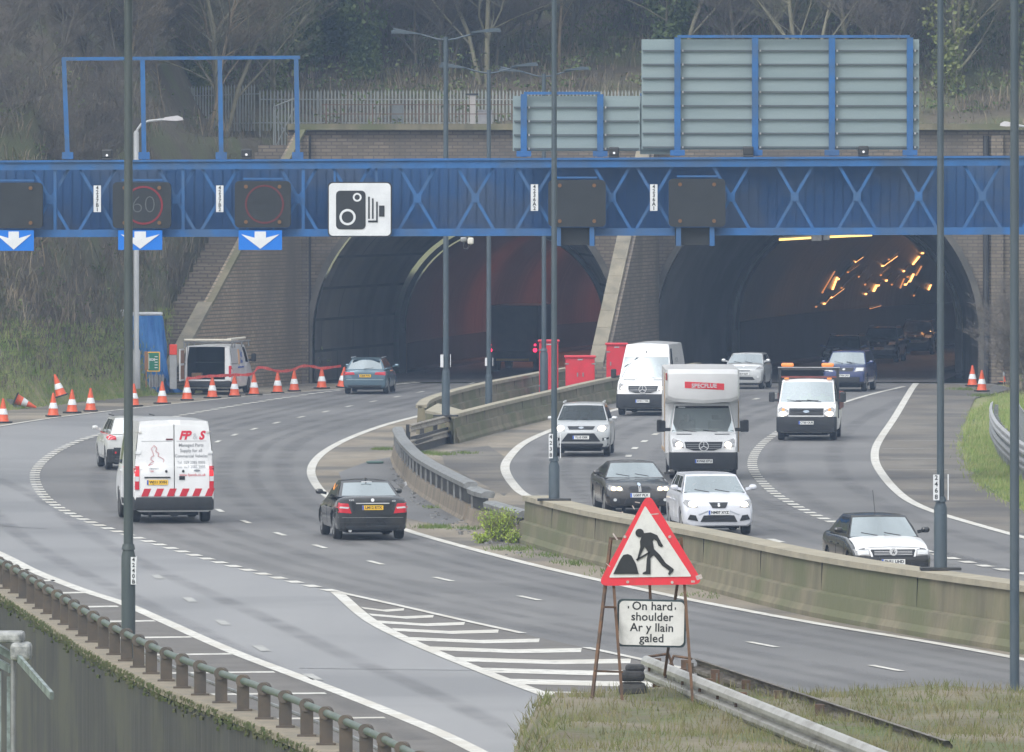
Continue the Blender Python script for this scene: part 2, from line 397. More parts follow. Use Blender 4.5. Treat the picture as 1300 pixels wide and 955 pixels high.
CR = [(1040, 487), (1002, 495.5), (981, 500.8), (960, 506.8), (932, 514.5), (905, 522), (880, 531), (855, 541), (832, 551.8), (818, 560.7), (806, 569.5), (798, 579.3), (795, 590), (797, 602), (806, 615), (826, 630), (850, 643), (885, 657), (930, 671), (985, 687), (1045, 703), (1110, 719)]
paint('lane_line', lanes(CR, .2))
paint('lane_line', lanes([(200, 733), (241, 762), (282.6, 791), (332, 824), (396, 860)], .2), WHITE_W)
def gorepaint(mb):
    ribbon(mb, wpts(GLEFT, 1.5), .26, ZM)
    p = wpts(GRIGHT, 1.0)
    ribbon(mb, [q for q in p if G(0, 805).y <= q.y], .17, .018); ribbon(mb, [q for q in p if q.y < G(0, 820).y], .17, .018)
    def xat(l, y):
        for a, b in zip(l, l[1:]):
            if a[1] <= y <= b[1]: return a[0]+(b[0]-a[0])*(y-a[1])/(b[1]-a[1])
    ys = [763.5, 772.5, 781, 790, 799.5, 811, 823, 836.5, 850, 864, 880, 897, 915, 934]
    for y in ys:
        xl = xat(GLEFT, y); xr = xat(GRIGHT, y-1)
        if xl is None or xr is None: continue
        xr = min(xr, xl+330)
        th = 1.0+(y-760)*.020
        if xr-xl < 34: continue
        top = [(xl+6, y-1.5), (xl+(xr-xl)*.55, y+2.2), (xr-1, y+.4)]
        bot = [(x+(5 if i < 2 else -1), yy+th*(2.1 if i < 2 else 2.3)) for i, (x, yy) in enumerate(top)]
        v = [G(*q) for q in top]+[G(*q) for q in bot]
        mb.add([(q.x, q.y, .010) for q in v], [(0, 1, 4, 3), (1, 2, 5, 4)])
paint('chevron_marking', gorepaint)
def bars(mb):
    for (xr, y) in [(30, 718), (44, 724.2), (76, 737.7), (113, 753), (156, 770.5), (203, 789), (249, 809.5), (301, 831), (355, 854), (420, 881), (495, 912)]:
        # parapet column at that row
        pl = [(0, 747), (76, 793), (152, 840), (240, 884), (330, 918), (430, 960)]
        yl = y+1.5; xl = -60
        for a, b in zip(pl, pl[1:]):
            if a[1] <= yl <= b[1]: xl = a[0]+(b[0]-a[0])*(yl-a[1])/(b[1]-a[1])+6
        v = [G(xl, y+.8), G(xr-8, y-.8), G(xr-5, y+.9), G(xl, y+2.9)]
        mb.add([(q.x, q.y, ZM) for q in v], [(0, 1, 2, 3)])
paint('shoulder_hatching', bars)
def grooves(seed, rows):
    def f(mb):
        rr = random.Random(seed)
        for (x0, x1, y) in rows:
            a = G(x0+rr.uniform(-4, 4), y); b = G(x1+rr.uniform(-4, 4), y-.4)
            ribbon(mb, [a, b], .16, .011)
    return f
WEAR = mat('worn thermoplastic traces', (.30, .30, .29), (.14, .14, .138), 4, .8, lo=.4, hi=.6)
paint('worn_marking', grooves(1, [(345+i*7.5, 405+i*8.5, 561-i*2.6) for i in range(14)]), WEAR)
paint('worn_marking', grooves(2, [(290+i*6, 335+i*7, 556-i*2.7) for i in range(10)]), WEAR)
paint('worn_marking', grooves(3, [(706+i*2, 745+i*3, 588+i*5) for i in range(12)]), WEAR)
paint('worn_marking', grooves(4, [(950+i*4, 1000+i*5, 622+i*5) for i in range(7)]), WEAR)
paint('worn_marking', grooves(5, [(1130, 1195, 583), (1125, 1200, 597), (1120, 1180, 570), (1140, 1230, 560)]), WHITE_W)

# wheel paths worn darker into the lanes: soft edged bands lying on the tarmac
def trackmat():
    m = bpy.data.materials.new('worn wheel path'); m.use_nodes = True; nt = m.node_tree; N = nt.nodes; L = nt.links; b = N['Principled BSDF']; b.inputs['Base Color'].default_value = (.10, .098, .097, 1); b.inputs['Roughness'].default_value = .5
    at = N.new('ShaderNodeAttribute'); at.attribute_name = 'wear'; tc = N.new('ShaderNodeTexCoord'); n = N.new('ShaderNodeTexNoise'); n.inputs['Scale'].default_value = .35; n.inputs['Detail'].default_value = 6; L.new(tc.outputs['Object'], n.inputs['Vector'])
    r = N.new('ShaderNodeMapRange'); r.inputs[1].default_value = .3; r.inputs[2].default_value = .7; r.inputs[3].default_value = .02; r.inputs[4].default_value = .26; L.new(n.outputs['Fac'], r.inputs[0])
    mu = N.new('ShaderNodeMath'); mu.operation = 'MULTIPLY'; L.new(at.outputs['Fac'], mu.inputs[0]); L.new(r.outputs[0], mu.inputs[1])
    t = N.new('ShaderNodeBsdfTransparent'); mx = N.new('ShaderNodeMixShader'); L.new(mu.outputs[0], mx.inputs[0]); L.new(t.outputs[0], mx.inputs[1]); L.new(b.outputs[0], mx.inputs[2]); L.new(mx.outputs[0], N['Material Output'].inputs['Surface']); return m
TRK = trackmat()
def tracks(name, pxs, offs, w=.75, z=.0095):
    pts = spline([G(*p) for p in pxs], 2.5); vs = []; wt = []; fs = []; n = len(pts)
    for o in offs:
        b0 = len(vs)
        for i, p in enumerate(pts):
            d = pts[min(i+1, n-1)]-pts[max(i-1, 0)]; d.z = 0; d.normalize(); s = Vector((d.y, -d.x, 0))
            for k, (q, a) in enumerate(((-.5, 0), (-.2, 1), (.2, 1), (.5, 0))): c = p+s*(o+q*w); vs.append((c.x, c.y, z)); wt.append(a)
        fs += [(b0+4*i+k, b0+4*i+k+1, b0+4*i+k+5, b0+4*i+k+4) for i in range(n-1) for k in range(3)]
    me = bpy.data.meshes.new(name); me.from_pydata(vs, [], fs); at = me.attributes.new('wear', 'FLOAT', 'POINT'); at.data.foreach_set('value', wt); me.materials.append(TRK)
    o = bpy.data.objects.new(name, me); COL.objects.link(o); tag(o, kind='structure')
tracks('wheel_track', CL[1:], (-2.75, -.95, .95, 2.75)); tracks('oil_track', CL[1:], (-1.85, 1.85), .5)
tracks('wheel_track', CR[2:], (-2.75, -.95, .95, 2.75)); tracks('oil_track', CR[2:], (-1.85, 1.85), .5)
tracks('wheel_track', [(1120, 506), (1060, 535), (1032, 558), (1022, 580), (1030, 605), (1062, 630), (1110, 655), (1180, 682), (1260, 706), (1400, 742)], (-.9, .9))
tracks('wheel_track', [(-60, 600), (20, 640), (60, 672), (130, 715), (215, 755), (300, 795), (380, 835), (470, 875), (600, 940)], (-.9, .9), .6)
SEAMM = mat('sealed joint bitumen', (.035, .035, .036), rough=.4)
paint('joint_seal', lambda mb: [ribbon(mb, [G(a, y0), G((a+b)/2, (y0+y1)/2+.3), G(b, y1)], .07, .0105) for a, b, y0, y1 in ((1110, 1230, 583, 586), (380, 640, 849, 852), (900, 1040, 700, 704), (270, 420, 620, 622), (0, 60, 668, 672), (1160, 1290, 618, 621))], SEAMM)
patch = [(1030, 590), (1085, 590), (1090, 600), (1036, 600)]
# ================================================================ walls, portals and tunnels
BRICK = brickmat('weathered engineering brick', (.28, .215, .15), (.37, .295, .21), (.14, .125, .105), .45, .15, .022, stain=(.14, .12, .10))
BRICK_D = brickmat('dark sooty brick', (.16, .13, .10), (.23, .19, .145), (.10, .09, .08), .45, .15, .022, stain=(.085, .077, .068))
CONC = mat('mossy concrete', (.215, .19, .125), (.125, .115, .075), 1.1, .85, bump=.35, bscale=7, stretch=(1, 1, .25), col3=(.12, .125, .065), scale3=.5)
CONC_TOP = mat('pale worn concrete coping', (.36, .32, .24), (.27, .25, .19), 1.5, .85, bump=.2, bscale=9)
STONE = mat('pale dressed coping stone', (.27, .24, .18), (.17, .155, .12), 1.2, .85, bump=.2, bscale=6)
SOOT = mat('sooty concrete lining', (.075, .072, .07), (.115, .11, .105), .5, .85, bump=.3, bscale=4, stretch=(1, 1, .3), col3=(.05, .05, .05), scale3=.3)
SEAM = mat('black joint filler', (.012, .012, .013), rough=.9)
FLARE_W, FLARE_H = 1, 1
YP = 381.0
ARC = {'L': (-2.02, 2.0, 6.55), 'R': (13.05, 2.0, 6.98)}        # centre x, springing height, radius at the portal
def archz(x):
    for cx, cz, r in ARC.values():
        if abs(x-cx) < r: return cz+math.sqrt(r*r-(x-cx)**2)
    return -.3
def portal():
    mb = MB()
    xs = []
    for cx, cz, r in ARC.values():
        xs += [cx-r*math.cos(math.pi*i/40) for i in range(41)]
        xs += [cx-r+1e-4, cx+r-1e-4]
    xs += [-9.6, -9, 5.3, 20.6, 24, 28, 34, 40]
    xs = sorted(set(round(x, 5) for x in xs))
    def zt(x): return 10.85
    for a, b in zip(xs, xs[1:]):
        m = (a+b)/2; ins = archz(m) > 0
        za = (archz(a) if archz(a) > 0 else 2.0) if ins else -.3; zb = (archz(b) if archz(b) > 0 else 2.0) if ins else -.3
        mb.add([(a, YP, za), (b, YP, zb), (b, YP, zt(b)), (a, YP, zt(a)), (a, YP+1.2, za), (b, YP+1.2, zb), (b, YP+1.2, zt(b)), (a, YP+1.2, zt(a))],
               [(0, 1, 2, 3), (4, 7, 6, 5), (3, 2, 6, 7), (0, 4, 5, 1)])
    return mb
pw = empty('portal_wall', (0, 0, 0), label='tall sooty brick headwall holding both tunnel mouths', cat='wall')
portal().build('brick_face', BRICK_D, pw)
mb = MB(); mb.box((15.2, YP+.5, 10.98), (49.6, 1.7, .26)); mb.build('coping', CONC, pw)
for k, (cx, cz, r) in ARC.items():
    mb = MB(); n = 48
    for i in range(n):
        a0 = math.pi*i/n; a1 = math.pi*(i+1)/n
        q = []
        for (a, rr) in ((a0, r-.03), (a1, r-.03), (a1, r+.24), (a0, r+.24)): q.append((cx-rr*math.cos(a), cz+rr*math.sin(a)))
        vs = [(x, YP-.22, z) for x, z in q]+[(x, YP+.003, z) for x, z in q]
        mb.add(vs, [(0, 1, 2, 3), (0, 4, 5, 1), (3, 2, 6, 7)])
    for s in (-1, 1): mb.box((cx+s*(r+.105), YP-.11, .9), (.27, .22, 2.2))
    mb.build('arch_ring', mat('pale stained arch stone', (.13, .12, .105), (.07, .068, .062), .7, .85, lo=.4, hi=.6), pw, smooth=False)
# pilasters and a rain pipe standing proud of the headwall
for (x, w, d) in ((-9.15, .9, .5), (20.75, .5, .3), (5.3, 0.5, .2)):
    mb = MB(); mb.box((x, YP-d/2-.003, 5.3), (w, d, 10.6)); mb.build('pilaster', BRICK_D, pw)
mb = MB(); mb.cyl((20.28, YP-.14, 0), (20.28, YP-.14, 10.6), .13, n=10); mb.cyl((-8.72, YP-.12, 0), (-8.72, YP-.12, 10.6), .12, n=10); mb.build('rain_pipe', mat('black iron pipe', (.03, .03, .032), rough=.6), pw)

# flared mouths and bored tubes
def cl_R(D): return 13.05+(D-YP)*.105+max(0, D-400)**2*.0016
def cl_L(D): return -2.02+(D-YP)*.088+max(0, D-402)**2*.0012
def tube(cl, R0, R1, D0, D1, step, zc=2.0, capped=False):
    mb = MB(); ds = []; D = D0
    while D < D1+1e-3: ds.append(D); D += step
    sec = [(-1, -.3), (-1, 0), (-1, .5), (-1, 1.0)]
    prof = []
    rows = []
    for D in ds:
        t = (D-D0)/(D1-D0); r = R0+(R1-R0)*t; cx = cl(D); row = [(cx-r, D, -.2), (cx-r, D, .7), (cx-r, D, 1.4)]
        for i in range(33):
            a = math.pi*i/32; row.append((cx-r*math.cos(a), D, zc+r*math.sin(a)))
        row += [(cx+r, D, 1.4), (cx+r, D, .7), (cx+r, D, -.2)]; rows.append(row)
    m = len(rows[0])
    mb.add([p for r_ in rows for p in r_], [(j*m+i, j*m+i+1, (j+1)*m+i+1, (j+1)*m+i) for j in range(len(rows)-1) for i in range(m-1)])
    return mb, rows
PANEL_L = brickmat('precast lining panels', (.16, .15, .135), (.19, .18, .16), (.02, .02, .02), 6.5, 1.35, .06, rough=.8, axis='Y', stain=(.07, .068, .066), stain_scale=.5)
CLADL = mat('ribbed tunnel cladding', (.22, .12, .08), (.14, .08, .055), .4, .45, stretch=(1, 6, .15))
CLADR = mat('glossy tunnel cladding', (.20, .18, .15), (.13, .12, .10), .5, .35, stretch=(1, 5, .15))
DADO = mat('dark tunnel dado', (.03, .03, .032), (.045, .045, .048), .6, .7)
bores = {}
for k, cl, R0, R1, wm in (('L', cl_L, 6.55, 4.7, CLADL), ('R', cl_R, 6.98, 5.15, CLADR)):
    tn = empty('road_tunnel', (0, 0, 0), label=('left tunnel mouth with orange lit ribbed walls behind the grey estate' if k == 'L' else 'right tunnel mouth with streaks of yellow light on its curved wall'), cat='tunnel')
    m1, rows = tube(cl, R0, R1, YP+1.2, 400.0, 1.7 if False else 18.8/8); m1.build('flared_mouth', PANEL_L if k == 'L' else SOOT, tn, smooth=True, ang=60)
    # step ring where the bored tube starts
    mb = MB(); cx = cl(400.0); n = 40
    for i in range(n):
        a0 = math.pi*i/n; a1 = math.pi*(i+1)/n; q = [(cx-rr*math.cos(a), 2+rr*math.sin(a)) for a, rr in ((a0, R1-(.12 if k == 'R' else .20)), (a1, R1-(.12 if k == 'R' else .20)), (a1, R1+.02), (a0, R1+.02))]
        mb.add([(x, 399.8, z) for x, z in q]+[(x, 400.3, z) for x, z in q], [(0, 1, 2, 3), (0, 4, 5, 1)])
    for s in (-1, 1): mb.box((cx+s*(R1-.13), 400.05, .9), (.3, .5, 2.2))
    mb.build('lining_ring', mat('pale lining edge', (.15, .145, .135), (.08, .08, .075), .8, .8) if k == 'R' else SOOT, tn)
    m2, rows = tube(cl, R1-.25, R1-.25, 400.3, 620.3, 4.0)
    ob = m2.build('bored_tube', wm, tn, smooth=True, ang=60)
    zd = 1.35 if k == 'L' else 2.3
    mb = MB()
    for s in (-1, 1):
        ds = [400.35+4*i for i in range(56)]
        def inner(D, z):
            r = R1-.25-.05
            x = r if z <= 2 else math.sqrt(max(r*r-(z-2)**2, .01)); return cl(D)+s*x
        mb.grid(lambda u, v: (inner(u, v)-s*.05*(0 if v > 0 else 0), u, v), ds, [0.0, .7, 1.35 if k == 'L' else 1.8, zd] if k == 'L' else [0, .8, 1.6, 2.0, zd])
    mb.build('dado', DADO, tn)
    mb = MB(); mb.grid(lambda u, v: (cl(v)+u*(R1), v, .02), [-1, -.78, .78, 1], [383+5*i for i in range(48)]); 
    tag(mb.build('tunnel_road', ASPH), kind='structure')
    mb = MB()
    for s in (-1, 1):
        mb.add([(cl(D)+s*x, D, z) for D in [400.4+5*i for i in range(44)] for x, z in ((R1-1.1, .02), (R1-1.1, .16), (R1-.3, .16))], [(3*i+j, 3*i+j+1, 3*i+j+4, 3*i+j+3) for i in range(43) for j in (0, 1)])
    mb.build('walkway_kerb', mat('grimy kerb', (.13, .125, .12), (.09, .09, .09), 2, .8), tn)
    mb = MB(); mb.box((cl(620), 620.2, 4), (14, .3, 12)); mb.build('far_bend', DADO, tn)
    bm = bmesh.new(); bm.from_mesh(ob.data); bores[k] = BVHTree.FromBMesh(bm); bm.free()
# fringe of joints in the flared mouth on the left
# approach floor between the apron and the bored tube is part of the road sheet already built ('tunnel_road')

# glowing strips added on the right tube wall, imitating sodium lamp reflections
REFL_Y = mat('imitated lamp reflection', (1, .6, .2), emit=(1.0, .42, .12), estr=3.0, rough=.4); REFL_D = mat('faint imitated reflection', (1, .5, .2), emit=(1.0, .38, .10), estr=.55, rough=.4)
HOUS = mat('lamp housing grey', (.25, .25, .25), rough=.6)
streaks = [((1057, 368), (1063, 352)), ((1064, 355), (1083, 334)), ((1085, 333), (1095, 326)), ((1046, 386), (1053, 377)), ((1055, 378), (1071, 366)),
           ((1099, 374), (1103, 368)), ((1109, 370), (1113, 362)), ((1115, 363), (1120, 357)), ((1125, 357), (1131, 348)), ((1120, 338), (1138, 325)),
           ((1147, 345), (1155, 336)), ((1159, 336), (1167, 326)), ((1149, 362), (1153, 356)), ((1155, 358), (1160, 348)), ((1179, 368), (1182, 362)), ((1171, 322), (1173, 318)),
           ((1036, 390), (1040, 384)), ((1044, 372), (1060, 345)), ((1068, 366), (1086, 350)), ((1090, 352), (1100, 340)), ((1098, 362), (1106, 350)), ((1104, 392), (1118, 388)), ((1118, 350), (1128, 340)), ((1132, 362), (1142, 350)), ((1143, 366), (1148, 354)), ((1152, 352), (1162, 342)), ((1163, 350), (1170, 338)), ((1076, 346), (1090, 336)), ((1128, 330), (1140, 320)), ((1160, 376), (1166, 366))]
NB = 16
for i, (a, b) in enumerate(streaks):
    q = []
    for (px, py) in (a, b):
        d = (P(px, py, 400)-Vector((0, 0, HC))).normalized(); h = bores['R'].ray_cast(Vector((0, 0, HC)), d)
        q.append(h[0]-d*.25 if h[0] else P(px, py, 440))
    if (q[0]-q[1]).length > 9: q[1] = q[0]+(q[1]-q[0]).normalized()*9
    t = empty('reflection_streak', q[0], label='orange glowing strip imitating a lamp reflection on the curved wall of the right tunnel', cat='imitated reflection', group='imitated lamp reflections on the right tunnel wall')
    mb = MB(); mb.beam((0, 0, 0), q[1]-q[0], (.09 if i % 3 else .13) if i < NB else .07, .05); mb.build('tube', REFL_Y if i < NB else REFL_D, t)
    mb = MB(); mb.beam((0, .09, .05), q[1]-q[0]+Vector((0, .09, .05)), .2, .05); mb.build('housing', HOUS, t)  # added backing behind the imitated reflection, no lamp fitting here
LAMP_S = mat('strip lamp glow', (1, .75, .3), emit=(1.0, .62, .16), estr=1.6, rough=.4)
for (a, b, lab) in (((989, 304.5), (1031, 302), 'lit yellow strip light under the gantry, left one in the right tunnel mouth'), ((1051, 301), (1107, 298.5), 'lit yellow strip light under the gantry, longer right one in the tunnel mouth')):
    p0 = P(*a, 386); p1 = P(*b, 386)
    t = empty('strip_light', p0, label=lab, cat='strip light')
    mb = MB(); mb.beam((0, 0, 0), p1-p0, .12, .09); mb.build('tube', LAMP_S, t)
    mb = MB(); mb.beam((0, .12, .08), p1-p0+Vector((0, .12, .08)), .2, .07); mb.cyl((.2, .1, .1), (.2, .1, 1.6), .02); e = p1-p0; mb.cyl((e.x-.2, .1, .1), (e.x-.2, .1, 1.6), .02); mb.build('housing', HOUS, t)
p0 = P(1030, 302, 385.6); t = empty('junction_box', p0, label='pale grey box between the two strip lights', cat='electrical box')
mb = MB(); mb.rbox((.22, 0, 0), (.45, .3, .28)); mb.rbox((.66, 0, .0), (.28, .3, .22)); mb.build('casing', mat('pale grey casing', (.55, .55, .55), (.4, .4, .4), 5, .5), t)
mb = MB(); mb.cyl((.22, 0, .1), (.22, 0, 1.5), .03); mb.build('hanger', HOUS, t)

# wing wall on the left, running forward beside the parked van
WA = Vector((-8.85, 381.0, 0)); WB = Vector((-14.35, 361.5, 0))
def wing():
    r = empty('wing_wall', (0, 0, 0), label='brown brick wing wall sloping down behind the parked open van', cat='wall')
    mb = MB(); n = 22; d = (WB-WA); nrm = Vector((-d.y, d.x, 0)).normalized()
    if nrm.x > 0: nrm = -nrm
    th = .38
    def top(t): return 10.9-11.2*t if t < .955 else .2
    pts = [(WA+d*(i/n), max(top(i/n), .15)) for i in range(n+1)]
    vs = []
    for p, z in pts: vs += [(p.x, p.y, -.2), (p.x, p.y, z), (p.x+nrm.x*th, p.y+nrm.y*th, z), (p.x+nrm.x*th, p.y+nrm.y*th, -.2)]
    mb.add(vs, [(4*i+j, 4*i+j+1, 4*i+j+5, 4*i+j+4) for i in range(n) for j in range(3)]+[(0, 1, 2, 3), (4*n, 4*n+3, 4*n+2, 4*n+1)])
    mb.build('brick_face', BRICK, r)
    # stone coping: broad pale slab low down, narrow weathered course above
    for nm, t0, t1, w, hgt, m in (('lower_coping', .665, .97, .62, .22, STONE), ('upper_coping', 0, .663, .3, .16, CONC)):
        mb = MB(); k = 5 if t0 else 12
        for i in range(k):
            a = t0+(t1-t0)*i/k; b = t0+(t1-t0)*(i+.985)/k; pa = WA+d*a-nrm*.12; pb = WA+d*b-nrm*.12
            za = max(top(a), .15)+.01; zb = max(top(b), .15)+.01
            q = [(pa, za), (pb, zb)]
            vs = []
            for p, z in q: vs += [(p.x, p.y, z), (p.x, p.y, z+hgt), (p.x+nrm.x*w, p.y+nrm.y*w, z+hgt), (p.x+nrm.x*w, p.y+nrm.y*w, z)]
            mb.add(vs, [(0, 1, 5, 4), (1, 2, 6, 5), (2, 3, 7, 6), (0, 3, 2, 1), (4, 5, 6, 7)])
        mb.build(nm, m, r)
    # stepped brick courses on the slope side
    mb = MB()
    for i in range(34):
        t = .04+.9*i/34; p = WA+d*t+nrm*1.05; z = max(top(t), .2)-.35
        mb.box((p.x, p.y, z-.35), (1.4, .62, .9), rz=math.atan2(d.y, d.x)+math.pi/2)
    mb.build('stepped_courses', BRICK_D, r)
wing()
# sloping buttress between the two mouths
def buttress():
    r = empty('buttress_wall', (0, 0, 0), label='sloping brick buttress with pale coping between the two tunnel mouths', cat='wall')
    A = Vector((5.75, 380.9, 0)); B = Vector((3.35, 366.0, 0)); d = B-A; n_ = Vector((-d.y, d.x, 0)).normalized()
    if n_.x < 0: n_ = -n_
    mb = MB(); th = .55; vs = []
    for p, z in ((A, 10.8), (B, 1.0)): vs += [(p.x, p.y, -.2), (p.x, p.y, z), (p.x+n_.x*th, p.y+n_.y*th, z), (p.x+n_.x*th, p.y+n_.y*th, -.2)]
    mb.add(vs, [(4*0+j, j+1, j+5, j+4) for j in range(3)]+[(0, 3, 2, 1), (4, 5, 6, 7), (0, 4, 7, 3)]); mb.build('brick_face', BRICK_D, r)
    mb = MB(); k = 14
    for i in range(k):
        a = i/k; b = (i+.97)/k; vs = []
        for t in (a, b):
            p = A+d*t-n_*.2; z = 10.8-9.8*t+.005; w = .6; za = 0
            vs += [(p.x, p.y, z), (p.x, p.y, z+.2), (p.x+n_.x*w, p.y+n_.y*w, z+.2), (p.x+n_.x*w, p.y+n_.y*w, z)]
        mb.add(vs, [(0, 1, 5, 4), (1, 2, 6, 5), (2, 3, 7, 6), (0, 3, 2, 1), (4, 5, 6, 7)])
    mb.build('coping', STONE, r)
buttress()

# ================================================================ concrete barriers
def barrier(name, base, th, hs, label, side=1, ledge=.5, closed=False, step=1.5, extra=None):
    """base: world polyline of the face that looks at the camera side; th thickness to its right (+) """
    r = empty(name, (0, 0, 0), label=label, cat='concrete barrier')
    pts = spline(base, step); n = len(pts)
    prof = [(-.22, -.05), (-.22, .10), (-.14, ledge*.45), (-.10, ledge), (.02, ledge+.03), (.06, None), (th-.06, None), (th, .0), (th, -.05)]
    mb = MB(); mt = MB(); vs = []; tv = []
    for i, p in enumerate(pts):
        dd = (pts[min(i+1, n-1)]-pts[max(i-1, 0)]); dd.z = 0; dd.normalize(); s = Vector((dd.y, -dd.x, 0))*side
        t = i/(n-1); h = hs[0]+(hs[1]-hs[0])*t
        for (o, z) in prof:
            q = p+s*o; vs.append((q.x, q.y, h if z is None else z))
        for (o, z) in ((-.02, h-.09), (-.02, h+.03), (th+.02, h+.03), (th+.02, h-.09)):
            q = p+s*o; tv.append((q.x, q.y, z))
    m = len(prof)
    mb.add(vs, [(i*m+j, i*m+j+1, (i+1)*m+j+1, (i+1)*m+j) for i in range(n-1) for j in range(m-1)]+[tuple(range(m)), tuple((n-1)*m+j for j in range(m-1, -1, -1))])
    mb.build('concrete_face', CONC, r)
    mt.add(tv, [(i*4+j, i*4+j+1, (i+1)*4+j+1, (i+1)*4+j) for i in range(n-1) for j in range(3)]+[(0, 1, 2, 3), tuple((n-1)*4+j for j in (3, 2, 1, 0))])
    mt.build('coping', CONC_TOP, r)
    # panel joints
    for i in range(3, n-2, 4):
        dd = (pts[i+1]-pts[i-1]).normalized(); s = Vector((dd.y, -dd.x, 0))*side; p = pts[i]; h = hs[0]+(hs[1]-hs[0])*i/(n-1); mj = MB()
        a = p+s*.035; mj.beam((a.x, a.y, ledge+.05), (a.x+s.x*.015, a.y+s.y*.015, h-.1), .03, .03); mj.build('joint', SEAM, r)
    return r, pts
nb = [G(x, y) for x, y in ((664, 688), (740, 711), (891, 746), (1041, 783), (1192, 811), (1300, 829), (1430, 852), (1600, 885))]
barrier('concrete_barrier', nb, .62, (1.1, 1.27), 'long mossy concrete barrier running right behind the roadworks sign', side=-1 if nb[1].x > nb[0].x and False else -1)
fb = [G(x, y) for x, y in ((575, 563), (640, 545), (700, 530), (760, 515), (815, 503.5), (860, 496), (890, 490))]
barrier('concrete_barrier', fb, .3, (.92, .95), 'far concrete barrier on the side of the oncoming traffic below the red cabinets', side=-1)
lb = [G(x, y) for x, y in ((541, 551), (548, 543), (575, 532), (620, 519), (660, 510), (700, 501.5), (735, 495))]
barrier('concrete_barrier', lb, .34, (.98, .95), 'far concrete barrier beside the left carriageway with a rounded end', side=-1)
r = empty('barrier_end_block', G(558, 560), label='low concrete end block carrying the lamp post where the two far barriers meet', cat='concrete block')
o_ = [G(540, 556)-G(558, 560), G(576, 564)-G(558, 560), G(592, 557)-G(558, 560), G(556, 546)-G(558, 560)]
mb = MB(); mb.prism([(p.x, p.y) for p in o_], -.03, .84, 'XY'); mb.build('block', CONC, r)
mb = MB(); mb.prism([(p.x*1.02, p.y*1.02) for p in o_], .842, .93, 'XY'); mb.build('cap', CONC_TOP, r)

# central parapet with steel top, between the concrete lengths
GALV = mat('weathered galvanised steel', (.30, .31, .31), (.19, .19, .185), 3, .5, metal=.5, lo=.4, hi=.65)
GALV_W = mat('bright galvanised rail', (.55, .56, .57), (.35, .35, .35), 2.5, .45, metal=.4)
DARKST = mat('dark stained steel', (.022, .024, .026), (.05, .048, .045), 2.5, .6, lo=.45, hi=.7)
PREC = mat('dirty precast concrete', (.24, .20, .15), (.14, .12, .095), 1.6, .85, bump=.4, bscale=9, stretch=(1, 1, .5))
def median_rail(base, label, h=1.0, hb=.42):
    r = empty('median_parapet', (0, 0, 0), label=label, cat='crash barrier'); pts = spline([G(*b) for b in base], .8); n = len(pts)
    def sweep(prof):
        vs = []; m = len(prof)
        for i, p in enumerate(pts):
            dd = (pts[min(i+1, n-1)]-pts[max(i-1, 0)]); dd.normalize(); s = Vector((-dd.y, dd.x, 0))
            for o, z in prof: vs.append((p.x+s.x*o, p.y+s.y*o, z))
        b = MB(); b.add(vs, [(i*m+j, i*m+(j+1) % m, (i+1)*m+(j+1) % m, (i+1)*m+j) for i in range(n-1) for j in range(m)]+[tuple(range(m)), tuple((n-1)*m+j for j in range(m-1, -1, -1))]); return b
    sweep([(-.2, -.02), (-.13, .1), (-.08, hb), (.25, hb), (.3, -.02)]).build('concrete_base', PREC, r)
    sweep([(-.10, h-.17), (-.12, h-.05), (-.02, h), (.20, h), (.24, h-.06), (.2, h-.17)]).build('top_rail', GALV, r)
    sweep([(.0, hb+.02), (.0, h-.18), (.06, h-.18), (.06, hb+.02)]).build('back_plate', DARKST, r)
    for i in range(1, n-1, 3):
        dd = (pts[i+1]-pts[i]).normalized(); s = Vector((-dd.y, dd.x, 0)); p = pts[i]-s*.05; mb = MB()
        mb.beam((p.x, p.y, hb), (p.x, p.y, h-.15), .05, .05); mb.build('post', GALV, r)
median_rail([(502.5, 582), (507, 594), (517, 608), (533, 624), (561, 642), (595, 661)], 'curving median barrier of grey steel rail on a dirty concrete base', 1.0)
median_rail([(598, 663), (606, 667), (617, 670)], 'short stained barrier panel with a bent end where the median rail stops', .92, .40)
median_rail([(619, 672), (640, 679), (664, 686)], 'lower damaged rail with battered top butting the near concrete barrier', .72, .34)
r = empty('steel_barrier', (0, 0, 0), label='stub of double steel crash rail in front of the concrete end block', cat='crash barrier')
a0 = G(521, 577); a1 = G(574, 562)
for z in (.34, .84):
    mb = MB(); dd = (a1-a0).normalized(); s = Vector((dd.y, -dd.x, 0))
    pr = [(0, -.12), (.05, -.08), (0, -.02), (0, .02), (.05, .08), (0, .12), (-.03, .12), (-.03, -.12)]
    vs = [(p.x+s.x*o, p.y+s.y*o, z+zz) for p in (a0, a1) for o, zz in pr]
    mb.add(vs, [(j, (j+1) % 8, (j+1) % 8+8, j+8) for j in range(8)]+[tuple(range(8)), tuple(range(15, 7, -1))]); mb.build('rail', mat('tan weathered rail', (.33, .30, .25), (.20, .18, .15), 3, .7), r)
for t in (.02, .34, .66, .97):
    p = a0.lerp(a1, t)-(Vector(((a1-a0).y, -(a1-a0).x, 0)).normalized()*.1); mb = MB(); mb.beam((p.x, p.y, -.05), (p.x, p.y, .95), .14, .14); mb.build('post', DARKST, r)
mb = MB(); mb.prism([(p.x, p.y) for p in (a0+Vector((0, .6, 0)), a1+Vector((0, .6, 0)), a1+Vector((.1, 1.6, 0)), a0+Vector((.2, 1.6, 0)))], 0, .55, 'XY'); mb.build('core', DARKST, r)

